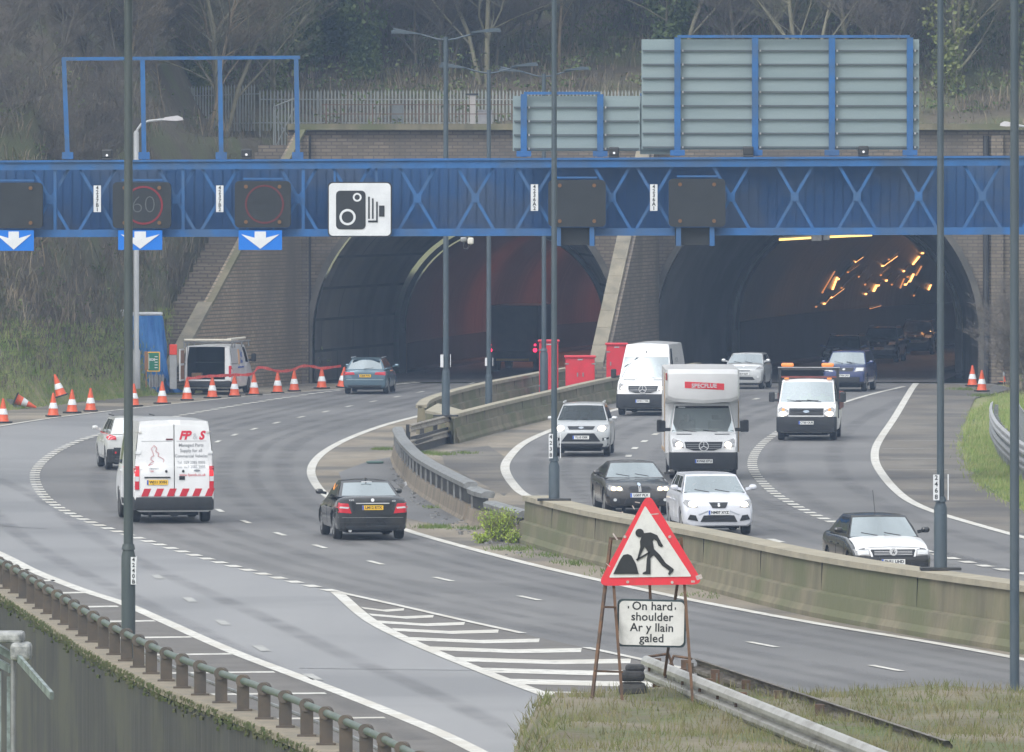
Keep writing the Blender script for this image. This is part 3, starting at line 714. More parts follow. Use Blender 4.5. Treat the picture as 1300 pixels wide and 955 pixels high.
# ================================================================ left parapet
PWALL = mat('dark streaked retaining concrete', (.07, .068, .06), (.035, .035, .033), 1.4, .9, bump=.5, bscale=5, stretch=(2.2, 2.2, .12), col3=(.075, .075, .055), scale3=.5)
MOSS = mat('moss on the plinth edge', (.06, .085, .02), (.10, .095, .05), 4, .95, bump=.8, bscale=20)
PLINTH = mat('sandy plinth top', (.27, .23, .17), (.19, .17, .13), 2.5, .9)
r = empty('retaining_wall', (0, 0, 0), label='dark streaked retaining wall with mossy top edge at the lower left', cat='wall')
def psweep(prof, pts=PARAW):
    vs = []; m = len(prof); n = len(pts)
    for i, p in enumerate(pts):
        dd = (pts[min(i+1, n-1)]-pts[max(i-1, 0)]); dd.z = 0; dd.normalize(); s = Vector((dd.y, -dd.x, 0))      # points to the outer (left) side
        for o, z in prof: vs.append((p.x+s.x*o, p.y+s.y*o, z))
    b = MB(); b.add(vs, [(i*m+j, i*m+(j+1) % m, (i+1)*m+(j+1) % m, (i+1)*m+j) for i in range(n-1) for j in range(m)]+[tuple(range(m)), tuple((n-1)*m+j for j in range(m-1, -1, -1))]); return b
_n = (PARAW[1]-PARAW[0]); print('PARA', PARAW[0], PARAW[-1], len(PARAW))
psweep([(.0, -4.6), (.0, -.02), (.38, -.02), (.38, -4.6)]).build('wall_face', PWALL, r)
psweep([(-.12, -.018), (-.12, .14), (.40, .14), (.42, .11), (.42, .0), (.385, -.019)]).build('plinth', PLINTH, r)
rr = random.Random(5); mb = MB()
for i in range(0, len(PARAW)-1):
    p = PARAW[i]
    if p.y > 260 or p.y < 100: continue
    dd = (PARAW[i+1]-p); L_ = dd.length; dn = dd.normalized(); s = Vector((dn.y, -dn.x, 0))
    for k in range(80):
        q = p+dn*rr.uniform(0, L_)+s*rr.uniform(.34, .43); a = rr.uniform(.012, .045)
        mb.lathe([(a, -a*1.2), (a*1.1, 0), (a*.5, a*.5)], (q.x, q.y, .12-abs(rr.gauss(0, .10))), n=5)
mb.build('moss', MOSS, r)
RAILG = mat('green painted tube rail', (.07, .105, .085), (.12, .14, .12), 3, .5)
POSTB = mat('brown weathered steel post', (.115, .09, .065), (.075, .065, .055), 3, .7)
r = empty('parapet_railing', (0, 0, 0), label='railing of brown flat posts and a green tube along the lower left parapet', cat='railing')
pts = []; acc = 0
s_pts = spline(PARA, .25); o3 = [s_pts[0]]
for a, b in zip(s_pts, s_pts[1:]):
    acc += (b-a).length
    if acc >= 2.05: o3.append(b); acc = 0
rail = []
np_ = 0
for i, p in enumerate(o3):
    if p.y < 60 or p.y > 262: continue
    dd = (o3[min(i+1, len(o3)-1)]-o3[max(i-1, 0)]).normalized(); s = Vector((dd.y, -dd.x, 0)); c = p+s*.12
    mb = MB(); ang = math.atan2(dd.y, dd.x)+R(58)
    mb.box((c.x, c.y, .14+.24), (.20, .07, .48), rz=0.12); mb.box((c.x, c.y, .155), (.30, .2, .03))
    mb.cyl((c.x-.02, c.y-.07, .635), (c.x+.02, c.y+.07, .635), .105, n=14)
    mb.build('post', POSTB, r); rail.append(Vector((c.x, c.y, .635)))
mb = MB(); rail2 = spline(rail, 1.0); mb.tube(rail2, .058, 10); mb.build('tube_rail', RAILG, r, smooth=True)
mb = MB(); mb.tube([p+Vector((.25, .2, -.32)) for p in rail2], .035, 8); mb.build('lower_rail', GALV, r, smooth=True)
# lower level furniture at the far lower left
r = empty('guard_rail', P(8, 835, 128), label='battered grey guard rail end below the retaining wall at the lower left', cat='crash barrier')
LG = mat('lichen spotted galvanised steel', (.28, .34, .33), (.16, .19, .18), 5, .5, metal=.4, lo=.42, hi=.6)
O_ = Vector(r.location)
for q0, q1 in (((-30, 806, 129), (20, 836, 128)), ((24, 836, 127.5), (66, 884, 124)), ((-30, 826, 129), (14, 850, 128))):
    mb = MB(); mb.beam(P(*q0)-O_, P(*q1)-O_, .05, .11); mb.build('rail', LG, r)
mb = MB(); mb.rbox((-.05, 0, .30), (.62, .5, .16), .05); mb.rbox((.22, -.1, .10), (.3, .4, .26), .06); mb.rbox((-.3, 0, .42), (.3, .3, .06)); mb.build('end_cap', mat('mottled pale steel', (.42, .43, .42), (.13, .14, .14), 7, .55), r)
mb = MB(); mb.cyl((.1, -.05, .05), (.1, -.05, -6.2), .036, n=12); mb.build('post', GALV, r)
for i in range(5): mb = MB(); mb.beam((-.50+i*.13, .2, .0-i*.07), (-.50+i*.13, .2, -1.4), .05, .02); mb.build('baluster', LG, r)
# ================================================================ gantry
DG = 255.0
def g2(px, py, dy=0.0): return P(px, py, DG)+Vector((0, dy, 0))
BLUE = mat('blue gantry paint', (.022, .128, .35), (.022, .105, .28), 2.5, .5, lo=.35, hi=.65, col3=(.04, .105, .23), scale3=1.1)
BLUE_D = mat('dirty blue mesh panel', (.018, .078, .22), (.022, .08, .19), 3.0, .7, stretch=(7, 1, .25), lo=.3, hi=.7, col3=(.05, .09, .17), scale3=.6)
SIGBLK = mat('black signal casing', (.016, .020, .025), (.022, .026, .030), 2, .65)
WHITE_P = mat('white sign sheeting', (.72, .74, .76), (.62, .64, .66), 2, .5)
BLACK_P = mat('black sign lettering', (.02, .022, .025), rough=.6)
gan = empty('road_gantry', (0, 0, 0), label='blue lattice gantry spanning the whole motorway in front of the tunnels', cat='gantry')
def ty(x): return 204-6*x/1300
def by(x): return 301.5-3.5*x/1300
X0, X1 = -260, 1620
mb = MB(); mb.beam(g2(X0, ty(X0)+6), g2(X1, ty(X1)+6), .26, .28); mb.beam(g2(X0, ty(X0)+1.5, -.02), g2(X1, ty(X1)+1.5, -.02), .34, .05); mb.build('top_chord', BLUE, gan)
mb = MB(); mb.beam(g2(X0, by(X0)-5), g2(X1, by(X1)-5), .26, .20); mb.beam(g2(X0, by(X0)-1.2, -.02), g2(X1, by(X1)-1.2, -.02), .34, .05); mb.build('bottom_chord', BLUE, gan)
mb = MB(); mb.beam(g2(X0, ty(X0)+6, 1.5), g2(X1, ty(X1)+6, 1.5), .26, .28); mb.beam(g2(X0, by(X0)-5, 1.5), g2(X1, by(X1)-5, 1.5), .26, .22); mb.build('rear_chord', BLUE, gan)
a = g2(X0, ty(X0)+9, 1.3); b = g2(X1, ty(X1)+9, 1.3); c = g2(X1, by(X1)-6, 1.3); d = g2(X0, by(X0)-6, 1.3)
mb = MB(); mb.add([a, b, c, d]+[q+Vector((0, .06, 0)) for q in (a, b, c, d)], [(0, 1, 2, 3), (7, 6, 5, 4), (0, 4, 5, 1), (3, 2, 6, 7)]); mb.build('mesh_panel', BLUE_D, gan)
mb = MB(); mb.beam(g2(X0, by(X0)-3.5, .75), g2(X1, by(X1)-3.5, .75), 1.3, .06); mb.build('walkway', BLUE_D, gan)
mb = MB(); x = X0
while x < X1:
    mb.beam(g2(x, ty(x)+12, 1.26), g2(x, by(x)-9, 1.29), .012, .02); x += 12
mb.build('panel_ribs', BLUE_D, gan)
for x in (70, 232.6, 385, -90, 1330, 1490):
    mb = MB(); mb.beam(g2(x, ty(x)+12, -.03), g2(x, by(x)-9, -.03), .09, .12, up=(0, 1, 0)); mb.build('upright', BLUE, gan)
for x in (425, 478): mb = MB(); mb.beam(g2(x, ty(x)+12, -.02), g2(x, 236, -.02), .06, .08, up=(0, 1, 0)); mb.build('upright', BLUE, gan)
XC = [-190, -110, -30, 64, 124, 224, 279, 379, 446, 530, 603.5, 679, 777, 831, 928, 1009, 1088, 1166, 1247, 1322, 1400, 1480, 1560]
for x in XC:
    t = ty(x)+11; b_ = by(x)-9
    mb = MB(); mb.beam(g2(x-23, t, .0), g2(x+23, b_, .0), .085, .05, up=(0, 1, 0)); mb.beam(g2(x+23, t, .055), g2(x-23, b_, .055), .085, .05, up=(0, 1, 0)); mb.build('cross_brace', BLUE, gan)
    mb = MB(); q = g2(x, (t+b_)/2, -.035); mb.box(q, (.22, .02, .26)); mb.build('gusset', BLUE, gan)
for x in (X0+15, X1-15):
    for dy in (0, 1.5):
        q = g2(x, by(x), dy); mb = MB(); mb.box((q.x, q.y, q.z/2+1.0), (.45, .45, q.z+2.2)); mb.build('leg', BLUE, gan)

LEDR = mat('dim red led ring', (.10, .012, .02), emit=(.8, .02, .05), estr=.10, rough=.6)
LEDR2 = mat('very dim red led ring', (.07, .015, .02), emit=(.8, .02, .05), estr=.03, rough=.6)
LEDW = mat('unlit numeral outline', (.10, .11, .115), rough=.6)
AMB = mat('unlit amber lantern', (.16, .08, .03), rough=.4)
def rrect(w, h, r, n=5):
    o = []
    for cx, cy, a0 in ((w/2-r, h/2-r, 0), (-w/2+r, h/2-r, 90), (-w/2+r, -h/2+r, 180), (w/2-r, -h/2+r, 270)):
        for i in range(n+1): a = R(a0+90*i/n); o.append((cx+r*math.cos(a), cy+r*math.sin(a)))
    return o
def ring(mb, cx, cz, r, w, y, t=.015, n=36):
    vs = []
    for i in range(n):
        a = 2*math.pi*i/n
        for rr_ in (r-w/2, r+w/2): vs += [(cx+rr_*math.cos(a), y, cz+rr_*math.sin(a)), (cx+rr_*math.cos(a), y+t, cz+rr_*math.sin(a))]
    fs = []
    for i in range(n):
        j = (i+1) % n; fs += [(4*i, 4*j, 4*j+2, 4*i+2), (4*i+2, 4*j+2, 4*j+3, 4*i+3), (4*i, 4*i+1, 4*j+1, 4*j)]
    mb.add(vs, fs)
def signal(px0, px1, py0, py1, label, mode=None, mount=False):
    a = P(px0, py1, DG-.55); b = P(px1, py0, DG-.55); w = b.x-a.x; h = b.z-a.z; c = Vector(((a.x+b.x)/2, DG-.55, (a.z+b.z)/2))
    t = empty('lane_signal', c, label=label, cat='lane signal', group='matrix signals on the gantry')
    mb = MB(); mb.prism(rrect(w, h, .13), 0, .30); mb.build('casing', SIGBLK, t)
    for sx in (-1, 1):
        for sz in (-1, 1):
            mb = MB(); mb.cyl((sx*w*.30, -.03, sz*h*.38), (sx*w*.30, .01, sz*h*.38), .055, n=12); mb.build('lantern', AMB, t)
    if mode:
        mb = MB(); ring(mb, .05, 0, h*.40, .055, -.012, .01, 44); mb.build('led_ring', LEDR if mode == '60' else LEDR2, t)
        mb = MB(); text_on(mb, '60', .72, lambda x, z: (.05+x, -.012, z), bold=-.02 if mode == '60' else -.028); mb.build('numerals', LEDW if mode == '60' else SIGBLK, t)
    mb = MB(); mb.beam((-w*.35, .32, h*.55), (w*.35, .32, h*.55), .05, .05); mb.build('bracket', BLUE, t)
    if mount:
        mb = MB()
        for s in (-1, 1): mb = MB(); mb.beam((s*.48-.05, .1, -h/2), (s*.48-.05, .1, -h/2-.55), .14, .06, up=(0, 1, 0)); mb.build('hanger', BLUE, t)
        mb = MB(); mb.box((-.05, .55, -h/2-.28), (1.15, .5, .5)); mb.build('power_box', SIGBLK, t)
signal(-22, 54, 232, 290, 'blank black matrix signal at the left edge of the gantry')
signal(143, 217, 231.5, 290, 'matrix signal showing 60 in a red ring behind the lamp post', '60')
signal(298, 369, 230, 289, 'matrix signal with only a dim red ring, left of the camera sign', 'ring')
signal(696, 769, 228.5, 288, 'blank matrix signal with blue hangers above the centre lamp post', None, True)
signal(849, 921, 227, 288, 'blank matrix signal with blue hangers, the one furthest right on the gantry', None, True)
SBLUE = mat('bright blue sign sheeting', (.0, .16, .62), rough=.5)
for (x0, x1, lab) in ((-8, 43, 'blue lane arrow sign at the left edge of the photo'), (150, 206, 'blue lane arrow sign crossed by the lamp post'), (303, 358, 'blue lane arrow sign nearest the camera sign')):
    a = P(x0, 318.5 if x0 < 100 else 317.5, DG-.5); b = P(x1, 292.5, DG-.5); w = b.x-a.x; h = b.z-a.z
    t = empty('lane_arrow_sign', ((a.x+b.x)/2, DG-.5, (a.z+b.z)/2), label=lab, cat='road sign', group='blue lane arrow signs under the gantry')
    mb = MB(); mb.box((0, 0, 0), (w, .04, h)); mb.build('panel', SBLUE, t)
    ar = [(-.13*w, .44*h), (.13*w, .44*h), (.13*w, .12*h), (.44*w, .30*h), (.0, -.44*h), (-.44*w, .30*h), (-.13*w, .12*h)]
    mb = MB(); mb.prism(ar, -.035, -.0215); mb.build('arrow', WHITE_P, t)
    mb = MB(); mb.beam((-.3*w, .06, h/2+.3), (-.3*w, .06, -.2*h), .06, .04); mb.beam((.3*w, .06, h/2+.3), (.3*w, .06, -.2*h), .06, .04); mb.build('bracket', BLUE, t)
# speed camera sign
a = P(416, 301, DG-.35); b = P(497.5, 231, DG-.35); w = b.x-a.x; h = b.z-a.z
t = empty('camera_sign', ((a.x+b.x)/2, DG-.35, (a.z+b.z)/2), label='large white sign with a black camera symbol on the blue gantry', cat='road sign')
mb = MB(); mb.prism(rrect(w, h, .14), 0, .04); mb.build('border', BLACK_P, t)
mb = MB(); mb.prism(rrect(w-.07, h-.07, .12), -.012, -.002); mb.build('panel', WHITE_P, t)
mb = MB()
def S(u, v): return (w*(u-.5), h*(.5-v))     # u right, v down in 0..1 over the sign
x0, z0 = S(.13, .16); x1, z1 = S(.59, .86)
o = [(p[0]+(x0+x1)/2, p[1]+(z0+z1)/2) for p in rrect(x1-x0, z0-z1, .12)]; mb.prism(o, -.026, -.0145)
for (u0, v0, u1, v1) in ((.63, .27, .655, .67), (.69, .30, .715, .67), (.63, .70, .78, .735), (.755, .36, .78, .735), (.80, .43, .885, .63)):
    p, q = S(u0, v0), S(u1, v1); mb.add([(p[0], -.026, p[1]), (q[0], -.026, p[1]), (q[0], -.026, q[1]), (p[0], -.026, q[1]), (p[0], -.0145, p[1]), (q[0], -.0145, p[1]), (q[0], -.0145, q[1]), (p[0], -.0145, q[1])], [(0, 1, 2, 3), (0, 4, 5, 1), (1, 5, 6, 2), (2, 6, 7, 3), (3, 7, 4, 0)])
mb.build('camera_symbol', BLACK_P, t)
mb = MB(); c1 = S(.46, .28); c2 = S(.31, .64); ring(mb, c1[0], c1[1], .10, .05, -.036, .009); ring(mb, c2[0], c2[1], .20, .065, -.036, .009); mb.build('lens_rings', WHITE_P, t)
for (x, txt, lab) in ((123.5, '4237B1', 'white number plate 4237B1 on the gantry left of the 60 signal'), (279, '4237B2', 'white number plate 4237B2 on the gantry between the left signals'), (678.5, '4236A2', 'white number plate 4236A2 on the gantry beside the centre lamp post'), (830, '4236A1', 'white number plate 4236A1 on the gantry between the two blank signals')):
    c = P(x, 252.5 if x < 400 else 251, DG-.2); t = empty('location_plate', c, label=lab, cat='number plate', group='white number plates on the gantry')
    mb = MB(); mb.box((0, 0, 0), (.21, .02, .76)); mb.build('panel', WHITE_P, t)
    mb = MB()
    for i, ch in enumerate(txt): text_on(mb, ch, .145, lambda x_, z_, i=i: (x_, -.014, z_+.31-.124*i), bold=.004)
    mb.build('lettering', BLACK_P, t)
# upper sign backs
ALU = mat('grey green aluminium sign back', (.27, .335, .35), (.22, .285, .30), .8, .45, metal=.2, stretch=(.3, 1, 2))
ALUS = mat('dark sign stiffener', (.09, .11, .12), rough=.6)
def signback(name, px0, px1, py0, py1, posts, n, label, post_bot, rail=None):
    D = DG+.35; a = P(px0, py1, D); b = P(px1, py0, D); o = Vector(((a.x+b.x)/2, D, a.z)); t = empty(name, o, label=label, cat='road sign'); w = b.x-a.x; h = b.z-a.z; sl = 2.5/1300*(px1-px0)/44
    def zz(x): return (x/w)*.0
    mb = MB(); mb.box((0, .10, h/2), (w, .05, h)); mb.build('panel', ALU, t)
    for i in range(n):
        z = h*(i+.12)/n+.02; mb = MB(); mb.beam((-w/2+.03, .03, z), (w/2-.03, .03, z), .06, .05); mb.build('stiffener', ALUS, t)
    ps = []
    for px in posts:
        x = P(px, 0, D).x-o.x; zb = P(px, post_bot, D).z-o.z
        mb = MB(); mb.beam((x, -.09, zb), (x, -.09, h+.05), .18, .10, up=(0, 1, 0)); mb.box((x, -.09, zb+.10), (.42, .16, .16)); mb.build('post', BLUE, t); ps.append(x)
        for i in range(n): z = h*(i+.12)/n+.02; mb = MB(); mb.box((x+.15, -.03, z), (.05, .06, .06)); mb.build('clamp', GALV_W, t)
    mb = MB(); mb.beam((min(ps), -.10, h+.08), (max(ps), -.10, h+.08), .10, .08); mb.build('top_rail', BLUE, t)
signback('large_sign_back', 814.5, 1167, 50, 190, (860, 958.5, 1056, 1155), 8, 'tall back of a direction sign on blue posts above the right half of the gantry', ty(1000)-1)
signback('small_sign_back', 651, 812.5, 122, 192, (665, 762), 4, 'lower back of a direction sign stepped down beside the tall one', ty(700)-1)
mb = MB(); q0 = P(812, 122, DG+.6); 
t = empty('low_sign_back', P(838, 196, DG+.62), label='low strip of sign back joining the two sign boards', cat='road sign')
mb = MB(); q = P(812.6, 121.5, DG+.62)-P(838, 196, DG+.62); q1 = P(855, 196, DG+.62)-P(838, 196, DG+.62); mb.add([(q.x, 0, q1.z), (q1.x, 0, q1.z), (q1.x, 0, q.z), (q.x, 0, q.z), (q.x, .05, q1.z), (q1.x, .05, q1.z), (q1.x, .05, q.z), (q.x, .05, q.z)], [(0, 1, 2, 3), (7, 6, 5, 4), (0, 4, 5, 1), (3, 2, 6, 7), (0, 3, 7, 4)]); mb.build('panel', ALU, t)
mb = MB(); mb.beam((q.x, -.06, q.z+.03), (q1.x, -.06, q.z+.03), .08, .08); mb.build('top_rail', BLUE, t)
# empty frame on the left
t = empty('empty_sign_frame', P(229, 202, DG+.2), label='empty blue sign frame of four posts above the left half of the gantry', cat='sign frame')
o = P(229, 202, DG+.2)
for (x0, x1) in ((81, 86), (181, 183), (279, 281), (376, 378)):
    a = P(x1, 203, DG+.2)-o; b = P(x0, 74, DG+.2)-o; mb = MB(); mb.beam(a, b, .13, .11, up=(0, 1, 0)); mb.box(a+Vector((0, 0, .12)), (.32, .2, .2)); mb.build('post', BLUE, t)
mb = MB(); a = P(79, 75, DG+.2)-o; b = P(381, 73, DG+.2)-o; mb.beam(a, b, .12, .10); mb.build('top_rail', BLUE, t)
# spotlights
DK = mat('dark lamp casing', (.03, .032, .035), rough=.5)
GLS = mat('bright lamp glass', (.8, .8, .85), emit=(1, 1, 1), estr=.1, rough=.1)
for (px, lab) in ((136, 'black floodlight on the gantry in the left bay of the empty frame'), (313, 'black floodlight on the gantry in the right bay of the empty frame'), (779.5, 'black floodlight on the gantry under the lower sign back'), (950, 'dark floodlight facing away under the tall sign back'), (1096, 'black floodlight on the gantry under the right end of the tall sign back')):
    c = P(px, ty(px)+1, DG); t = empty('floodlight', c, label=lab, cat='floodlight', group='floodlights on the gantry')
    mb = MB(); mb.rbox((0, 0, .20), (.30, .24, .26), .04); mb.build('casing', DK, t)
    mb = MB(); mb.rbox((0, 0, .04), (.30, .26, .08), .02); mb.build('bracket', DK, t)
    if px != 950: mb = MB(); mb.cyl((0, -.132, .16), (0, -.145, .16), .035, n=14); mb.build('lens', GLS, t)
# traffic camera under the gantry
c = P(594, 306, DG-.1); t = empty('traffic_camera', c, label='small white traffic camera hanging under the gantry', cat='camera')
mb = MB(); mb.rbox((.08, 0, .0), (.18, .25, .20), .05); mb.build('housing', mat('off white camera shell', (.62, .60, .54), rough=.5), t)
mb = MB(); mb.rbox((-.12, 0, .04), (.20, .2, .16), .05); mb.cyl((-.02, 0, .1), (-.02, 0, .3), .03); mb.build('bracket', GALV, t)
mb = MB(); mb.tube([(-.1, 0, -.05), (-.13, 0, -.2), (-.02, 0, -.24), (.06, 0, -.1)], .02, 6); mb.build('cable', DK, t)

# ================================================================ lamp posts
POSTG = mat('grey green lamp post paint', (.055, .08, .10), (.085, .105, .12), 2, .5, stretch=(1, 1, .3), metal=.2)
POSTG2 = mat('mossy lamp post paint', (.045, .062, .066), (.085, .10, .10), 1.5, .5, stretch=(1, 1, .3), metal=.2)
LAMPH = mat('pale lamp head', (.60, .58, .60), (.5, .48, .5), 3, .4)
def lamp_post(loc, height, r0, r1, lowh, label, arms=True, m=POSTG, plate=None, base=True, armlen=2.0, lowr=None):
    t = empty('street_lamp', loc, label=label, cat='lamp post')
    lr = lowr or r0
    mb = MB(); mb.lathe([(lr, 0), (lr, lowh-.15), (r1*1.12, lowh), (r1*1.12, lowh+.01)], n=20)
    mb.build('base_shaft', m, t, smooth=True)
    mb = MB(); mb.cyl((0, 0, lowh), (0, 0, height), r1, r1*.82, n=20); mb.build('shaft', m, t, smooth=True)
    mb = MB(); mb.cyl((0, 0, lowh-.02), (0, 0, lowh+.08), lr*.98, r1*1.2, n=20); mb.build('collar', m, t, smooth=True)
    if base:
        mb = MB(); mb.box((0, 0, .03), (lr*6.2, lr*4, .05)); mb.build('base_plate', DARKST, t)
    if arms:
        for s in (-1, 1):
            mb = MB(); mb.tube([(0, 0, height-.12), (s*.3, 0, height-.08), (s*armlen*.55, 0, height+.10), (s*armlen, 0, height+.26)], .032, 8); mb.build('arm', m, t, smooth=True)
            mb = MB(); y = height+.17 if s > 0 else height+.12
            pr = [(s*(armlen-.95), y-.05), (s*(armlen-.9), y-.01), (s*(armlen-.2), y+.11), (s*(armlen+.04), y+.10), (s*(armlen+.08), y-.02), (s*(armlen-.1), y-.02)]
            mb.prism(pr, -.16, .16); h = mb.build('lamp_head', m, t)
    if plate:
        mb = MB(); px, pz, pw_, ph = plate
        mb.box((px, -lr-.02, pz), (pw_, .02, ph)); pp = mb.build('number_plate', WHITE_P, t)
        mb = MB()
        for i, ch in enumerate(plate_txt): text_on(mb, ch, min(.13, ph/len(plate_txt)), lambda x_, z_, i=i: (px+x_, -lr-.034, pz+ph*.5-ph*(i+.5)/len(plate_txt)+z_), bold=.003)
        if plate_txt: mb.build('lettering', BLACK_P, pp)
        mb = MB(); mb.box((lr+.02, 0, pz), (.02, .12, ph)); mb.build('side_plate', WHITE_P, t)
    return t
plate_txt = '4240B'
q = G(152, 841); q = Vector((PARAW[0].x, 0, 0)) if False else G(163, 846)
lamp_post(Vector((q.x, q.y, 0)), 12.35, .11, .088, 2.15, 'dark lamp post rising beside the parapet railing, left of the white works van', False, POSTG2, (.10, 1.75, .10, .50), True, lowr=.128)
t = empty('lamp_head', (q.x, q.y, 12.35), label='pale lamp head cap at the very top of the left lamp post', cat='lamp head')
mb = MB(); mb.rbox((0, -.4, .06), (.24, 1.0, .12), .05); mb.build('shell', LAMPH, t)
plate_txt = '4238'
def on_barrier(px, py, z): return G(px, py, z)
lamp_post(on_barrier(703.5, 636, 1.13), 12.9, .13, .073, .98, 'tall grey lamp post on the end of the near concrete barrier, centre', True, POSTG, (-.08, 1.32, .10, .58))
plate_txt = '2468'
lamp_post(on_barrier(1194, 724, 1.25), 13.0, .128, .073, 1.36, 'tall grey lamp post on the barrier in front of the black car, right', True, POSTG, (-.09, 1.62, .12, .5))
plate_txt = ''
lamp_post(Vector(((1288-650)*138/F, 138, 0)), 13, .11, .076, .7, 'thick dark lamp post at the far right edge of the photo', True, POSTG, None)
lamp_post(on_barrier(566, 529, .93), 12.6, .135, .095, 1.45, 'twin armed lamp post on the end block of the far barriers', True, POSTG, (-.13, 1.85, .10, .42), armlen=1.75)
lamp_post(G(620.5, 518, .35), 12.45, .13, .09, 1.15, 'twin armed lamp post between the far barriers, second from the end block', True, POSTG, (-.10, 1.7, .08, .3), armlen=1.75)
lamp_post(G(690.5, 500, .35), 12.55, .16, .095, 1.7, 'twin armed lamp post nearest the tunnel beside the red cabinets', True, POSTG, None, armlen=1.7)
def single_lamp(base, h, reach, label, side=1, r=.11):
    t = empty('street_lamp', base, label=label, cat='lamp post'); m = mat('pale grey lamp column', (.42, .43, .44), (.33, .34, .35), 2, .5, stretch=(1, 1, .3))
    mb = MB(); mb.lathe([(r*1.5, 0), (r*1.5, 1.5), (r, 1.6), (r, h-.5), (r*.6, h-.4)], n=16); mb.build('shaft', m, t, smooth=True)
    mb = MB(); mb.tube([(0, 0, h-.6), (s_ := side*.05, 0, h-.35), (side*.22, 0, h-.12), (side*.5, 0, h-.02), (side*reach*.7, 0, h+.06)], .05, 8); mb.build('arm', m, t, smooth=True)
    mb = MB(); mb.prism([(side*reach*.58, h+.02), (side*reach*.66, h+.13), (side*reach*.95, h+.20), (side*reach*1.06, h+.12), (side*reach*1.08, h+.02), (side*reach*.9, h-.01)], -.17, .17); mb.build('lamp_head', LAMPH, t)
single_lamp(P(173, 484, 357)-Vector((0, 0, .3)), 10.75, 1.75, 'pale single arm street lamp standing on the left grass verge', 1)
single_lamp(P(1318, 520, 352), 11.2, 1.4, 'pale single arm street lamp just beyond the right edge of the photo', -1)
# ================================================================ vehicles (front of every vehicle looks towards local -Y)
TYRE = mat('black tyre rubber', (.018, .018, .019), (.035, .034, .033), 6, .85)
RIM = mat('alloy wheel', (.42, .43, .44), (.25, .25, .26), 8, .35, metal=.7)
RIMD = mat('steel wheel', (.10, .10, .105), (.06, .06, .06), 6, .6)
PLAS = mat('black bumper plastic', (.012, .014, .017), (.022, .023, .025), 4, .6)
GRILL = mat('dark grille', (.015, .016, .018), rough=.5)
CHROME = mat('chrome trim', (.78, .79, .80), rough=.3, metal=.55)
INTR = mat('dark interior', (.02, .021, .023), rough=.9)
SEATM = mat('grey seat cloth', (.05, .05, .055), (.07, .07, .075), 8, .9)
REDL = mat('red tail lamp plastic', (.55, .015, .03), rough=.2, coat=.6)
REDLIT = mat('glowing red tail lamp', (.7, .02, .03), emit=(1, .05, .05), estr=.6, rough=.2)
WHTL = mat('clear lamp plastic', (.62, .64, .66), rough=.15, coat=.6)
AMBL = mat('amber indicator', (.75, .25, .04), rough=.25, emit=(1, .35, .05), estr=.15)
LAMPON = mat('lit headlamp', (1, .95, .85), emit=(1, .86, .66), estr=3.2, rough=.3)
LAMPON2 = mat('lit yellowish headlamp', (1, .85, .6), emit=(1, .72, .38), estr=3.0, rough=.3)
HLG = mat('headlamp reflector', (.50, .50, .50), (.30, .30, .30), 10, .2, metal=.5)
YPLATE = mat('yellow number plate', (.85, .52, .03), rough=.4)
WPLATE = mat('white number plate', (.72, .73, .72), rough=.4)
EUB = mat('blue plate band', (.02, .10, .5), rough=.4)
GLASS = glassmat('windscreen glass', (.42, .48, .47), .54)
GLASSD = glassmat('tinted window glass', (.12, .14, .15), .12)
GLASSR = glassmat('rear window glass', (.22, .27, .27), .55, .1)
REDSTRIPE = mat('red reflective stripe', (.50, .02, .035), rough=.4)
def paintmat(name, c, rough=.28, metal=0.0, dirt=(.18, .16, .13)):
    return mat(name, c, tuple(a*.87+b*.13 for a, b in zip(c, dirt)), 1.3, rough, metal=metal, coat=.5)
P_WHITE = paintmat('white vehicle paint', (.78, .79, .80))
P_WHITE2 = paintmat('white car paint', (.58, .59, .58))
P_SILV = paintmat('silver car paint', (.50, .52, .53), .3, .3)
P_PEARL = paintmat('pearl white car paint', (.66, .68, .74))
P_CREAM = paintmat('dusty white van paint', (.58, .57, .54), .4)
P_BLACK = paintmat('black car paint', (.012, .014, .016), .15)
P_DGREY = paintmat('dark grey car paint', (.06, .057, .056), .25, .5)
P_BLUEG = paintmat('blue grey car paint', (.10, .17, .22), .25, .4)
P_NAVY = paintmat('dark blue car paint', (.012, .03, .13), .25, .1)

def lerp(a, b, t): return a+(b-a)*t
def body_ring(hw, zt, zb, y, sh=.14, crown=.03):
    h = zt-zb
    half = [(0, zt+crown), (.45, zt+crown*.75), (.78, zt+crown*.2), (.92, zt-.035), (.975, zt-sh*.75), (1.0, zt-sh-.12*h), (1.0, zb+.42*h), (.985, zb+.2*h), (.955, zb+.05), (.86, zb), (0, zb)]
    return [(x*hw, y, z) for x, z in half]+[(-x*hw, y, z) for x, z in reversed(half[1:-1])]
def arch_cut(ob, cuts):
    """cut the wheel arches"""
    for (y, z, r, hw) in cuts:
        c = MB(); c.cyl((-hw-1, y, z), (-hw+.30, y, z), r, n=24); c.cyl((hw-.30, y, z), (hw+1, y, z), r, n=24)
        co = c.build('cutter', TYRE); m = ob.modifiers.new('b', 'BOOLEAN'); m.object = co; m.operation = 'DIFFERENCE'; m.solver = 'EXACT'
        dg = bpy.context.evaluated_depsgraph_get(); me = bpy.data.meshes.new_from_object(ob.evaluated_get(dg)); ob.modifiers.clear()
        old = ob.data; ob.data = me; bpy.data.meshes.remove(old); bpy.data.objects.remove(co)

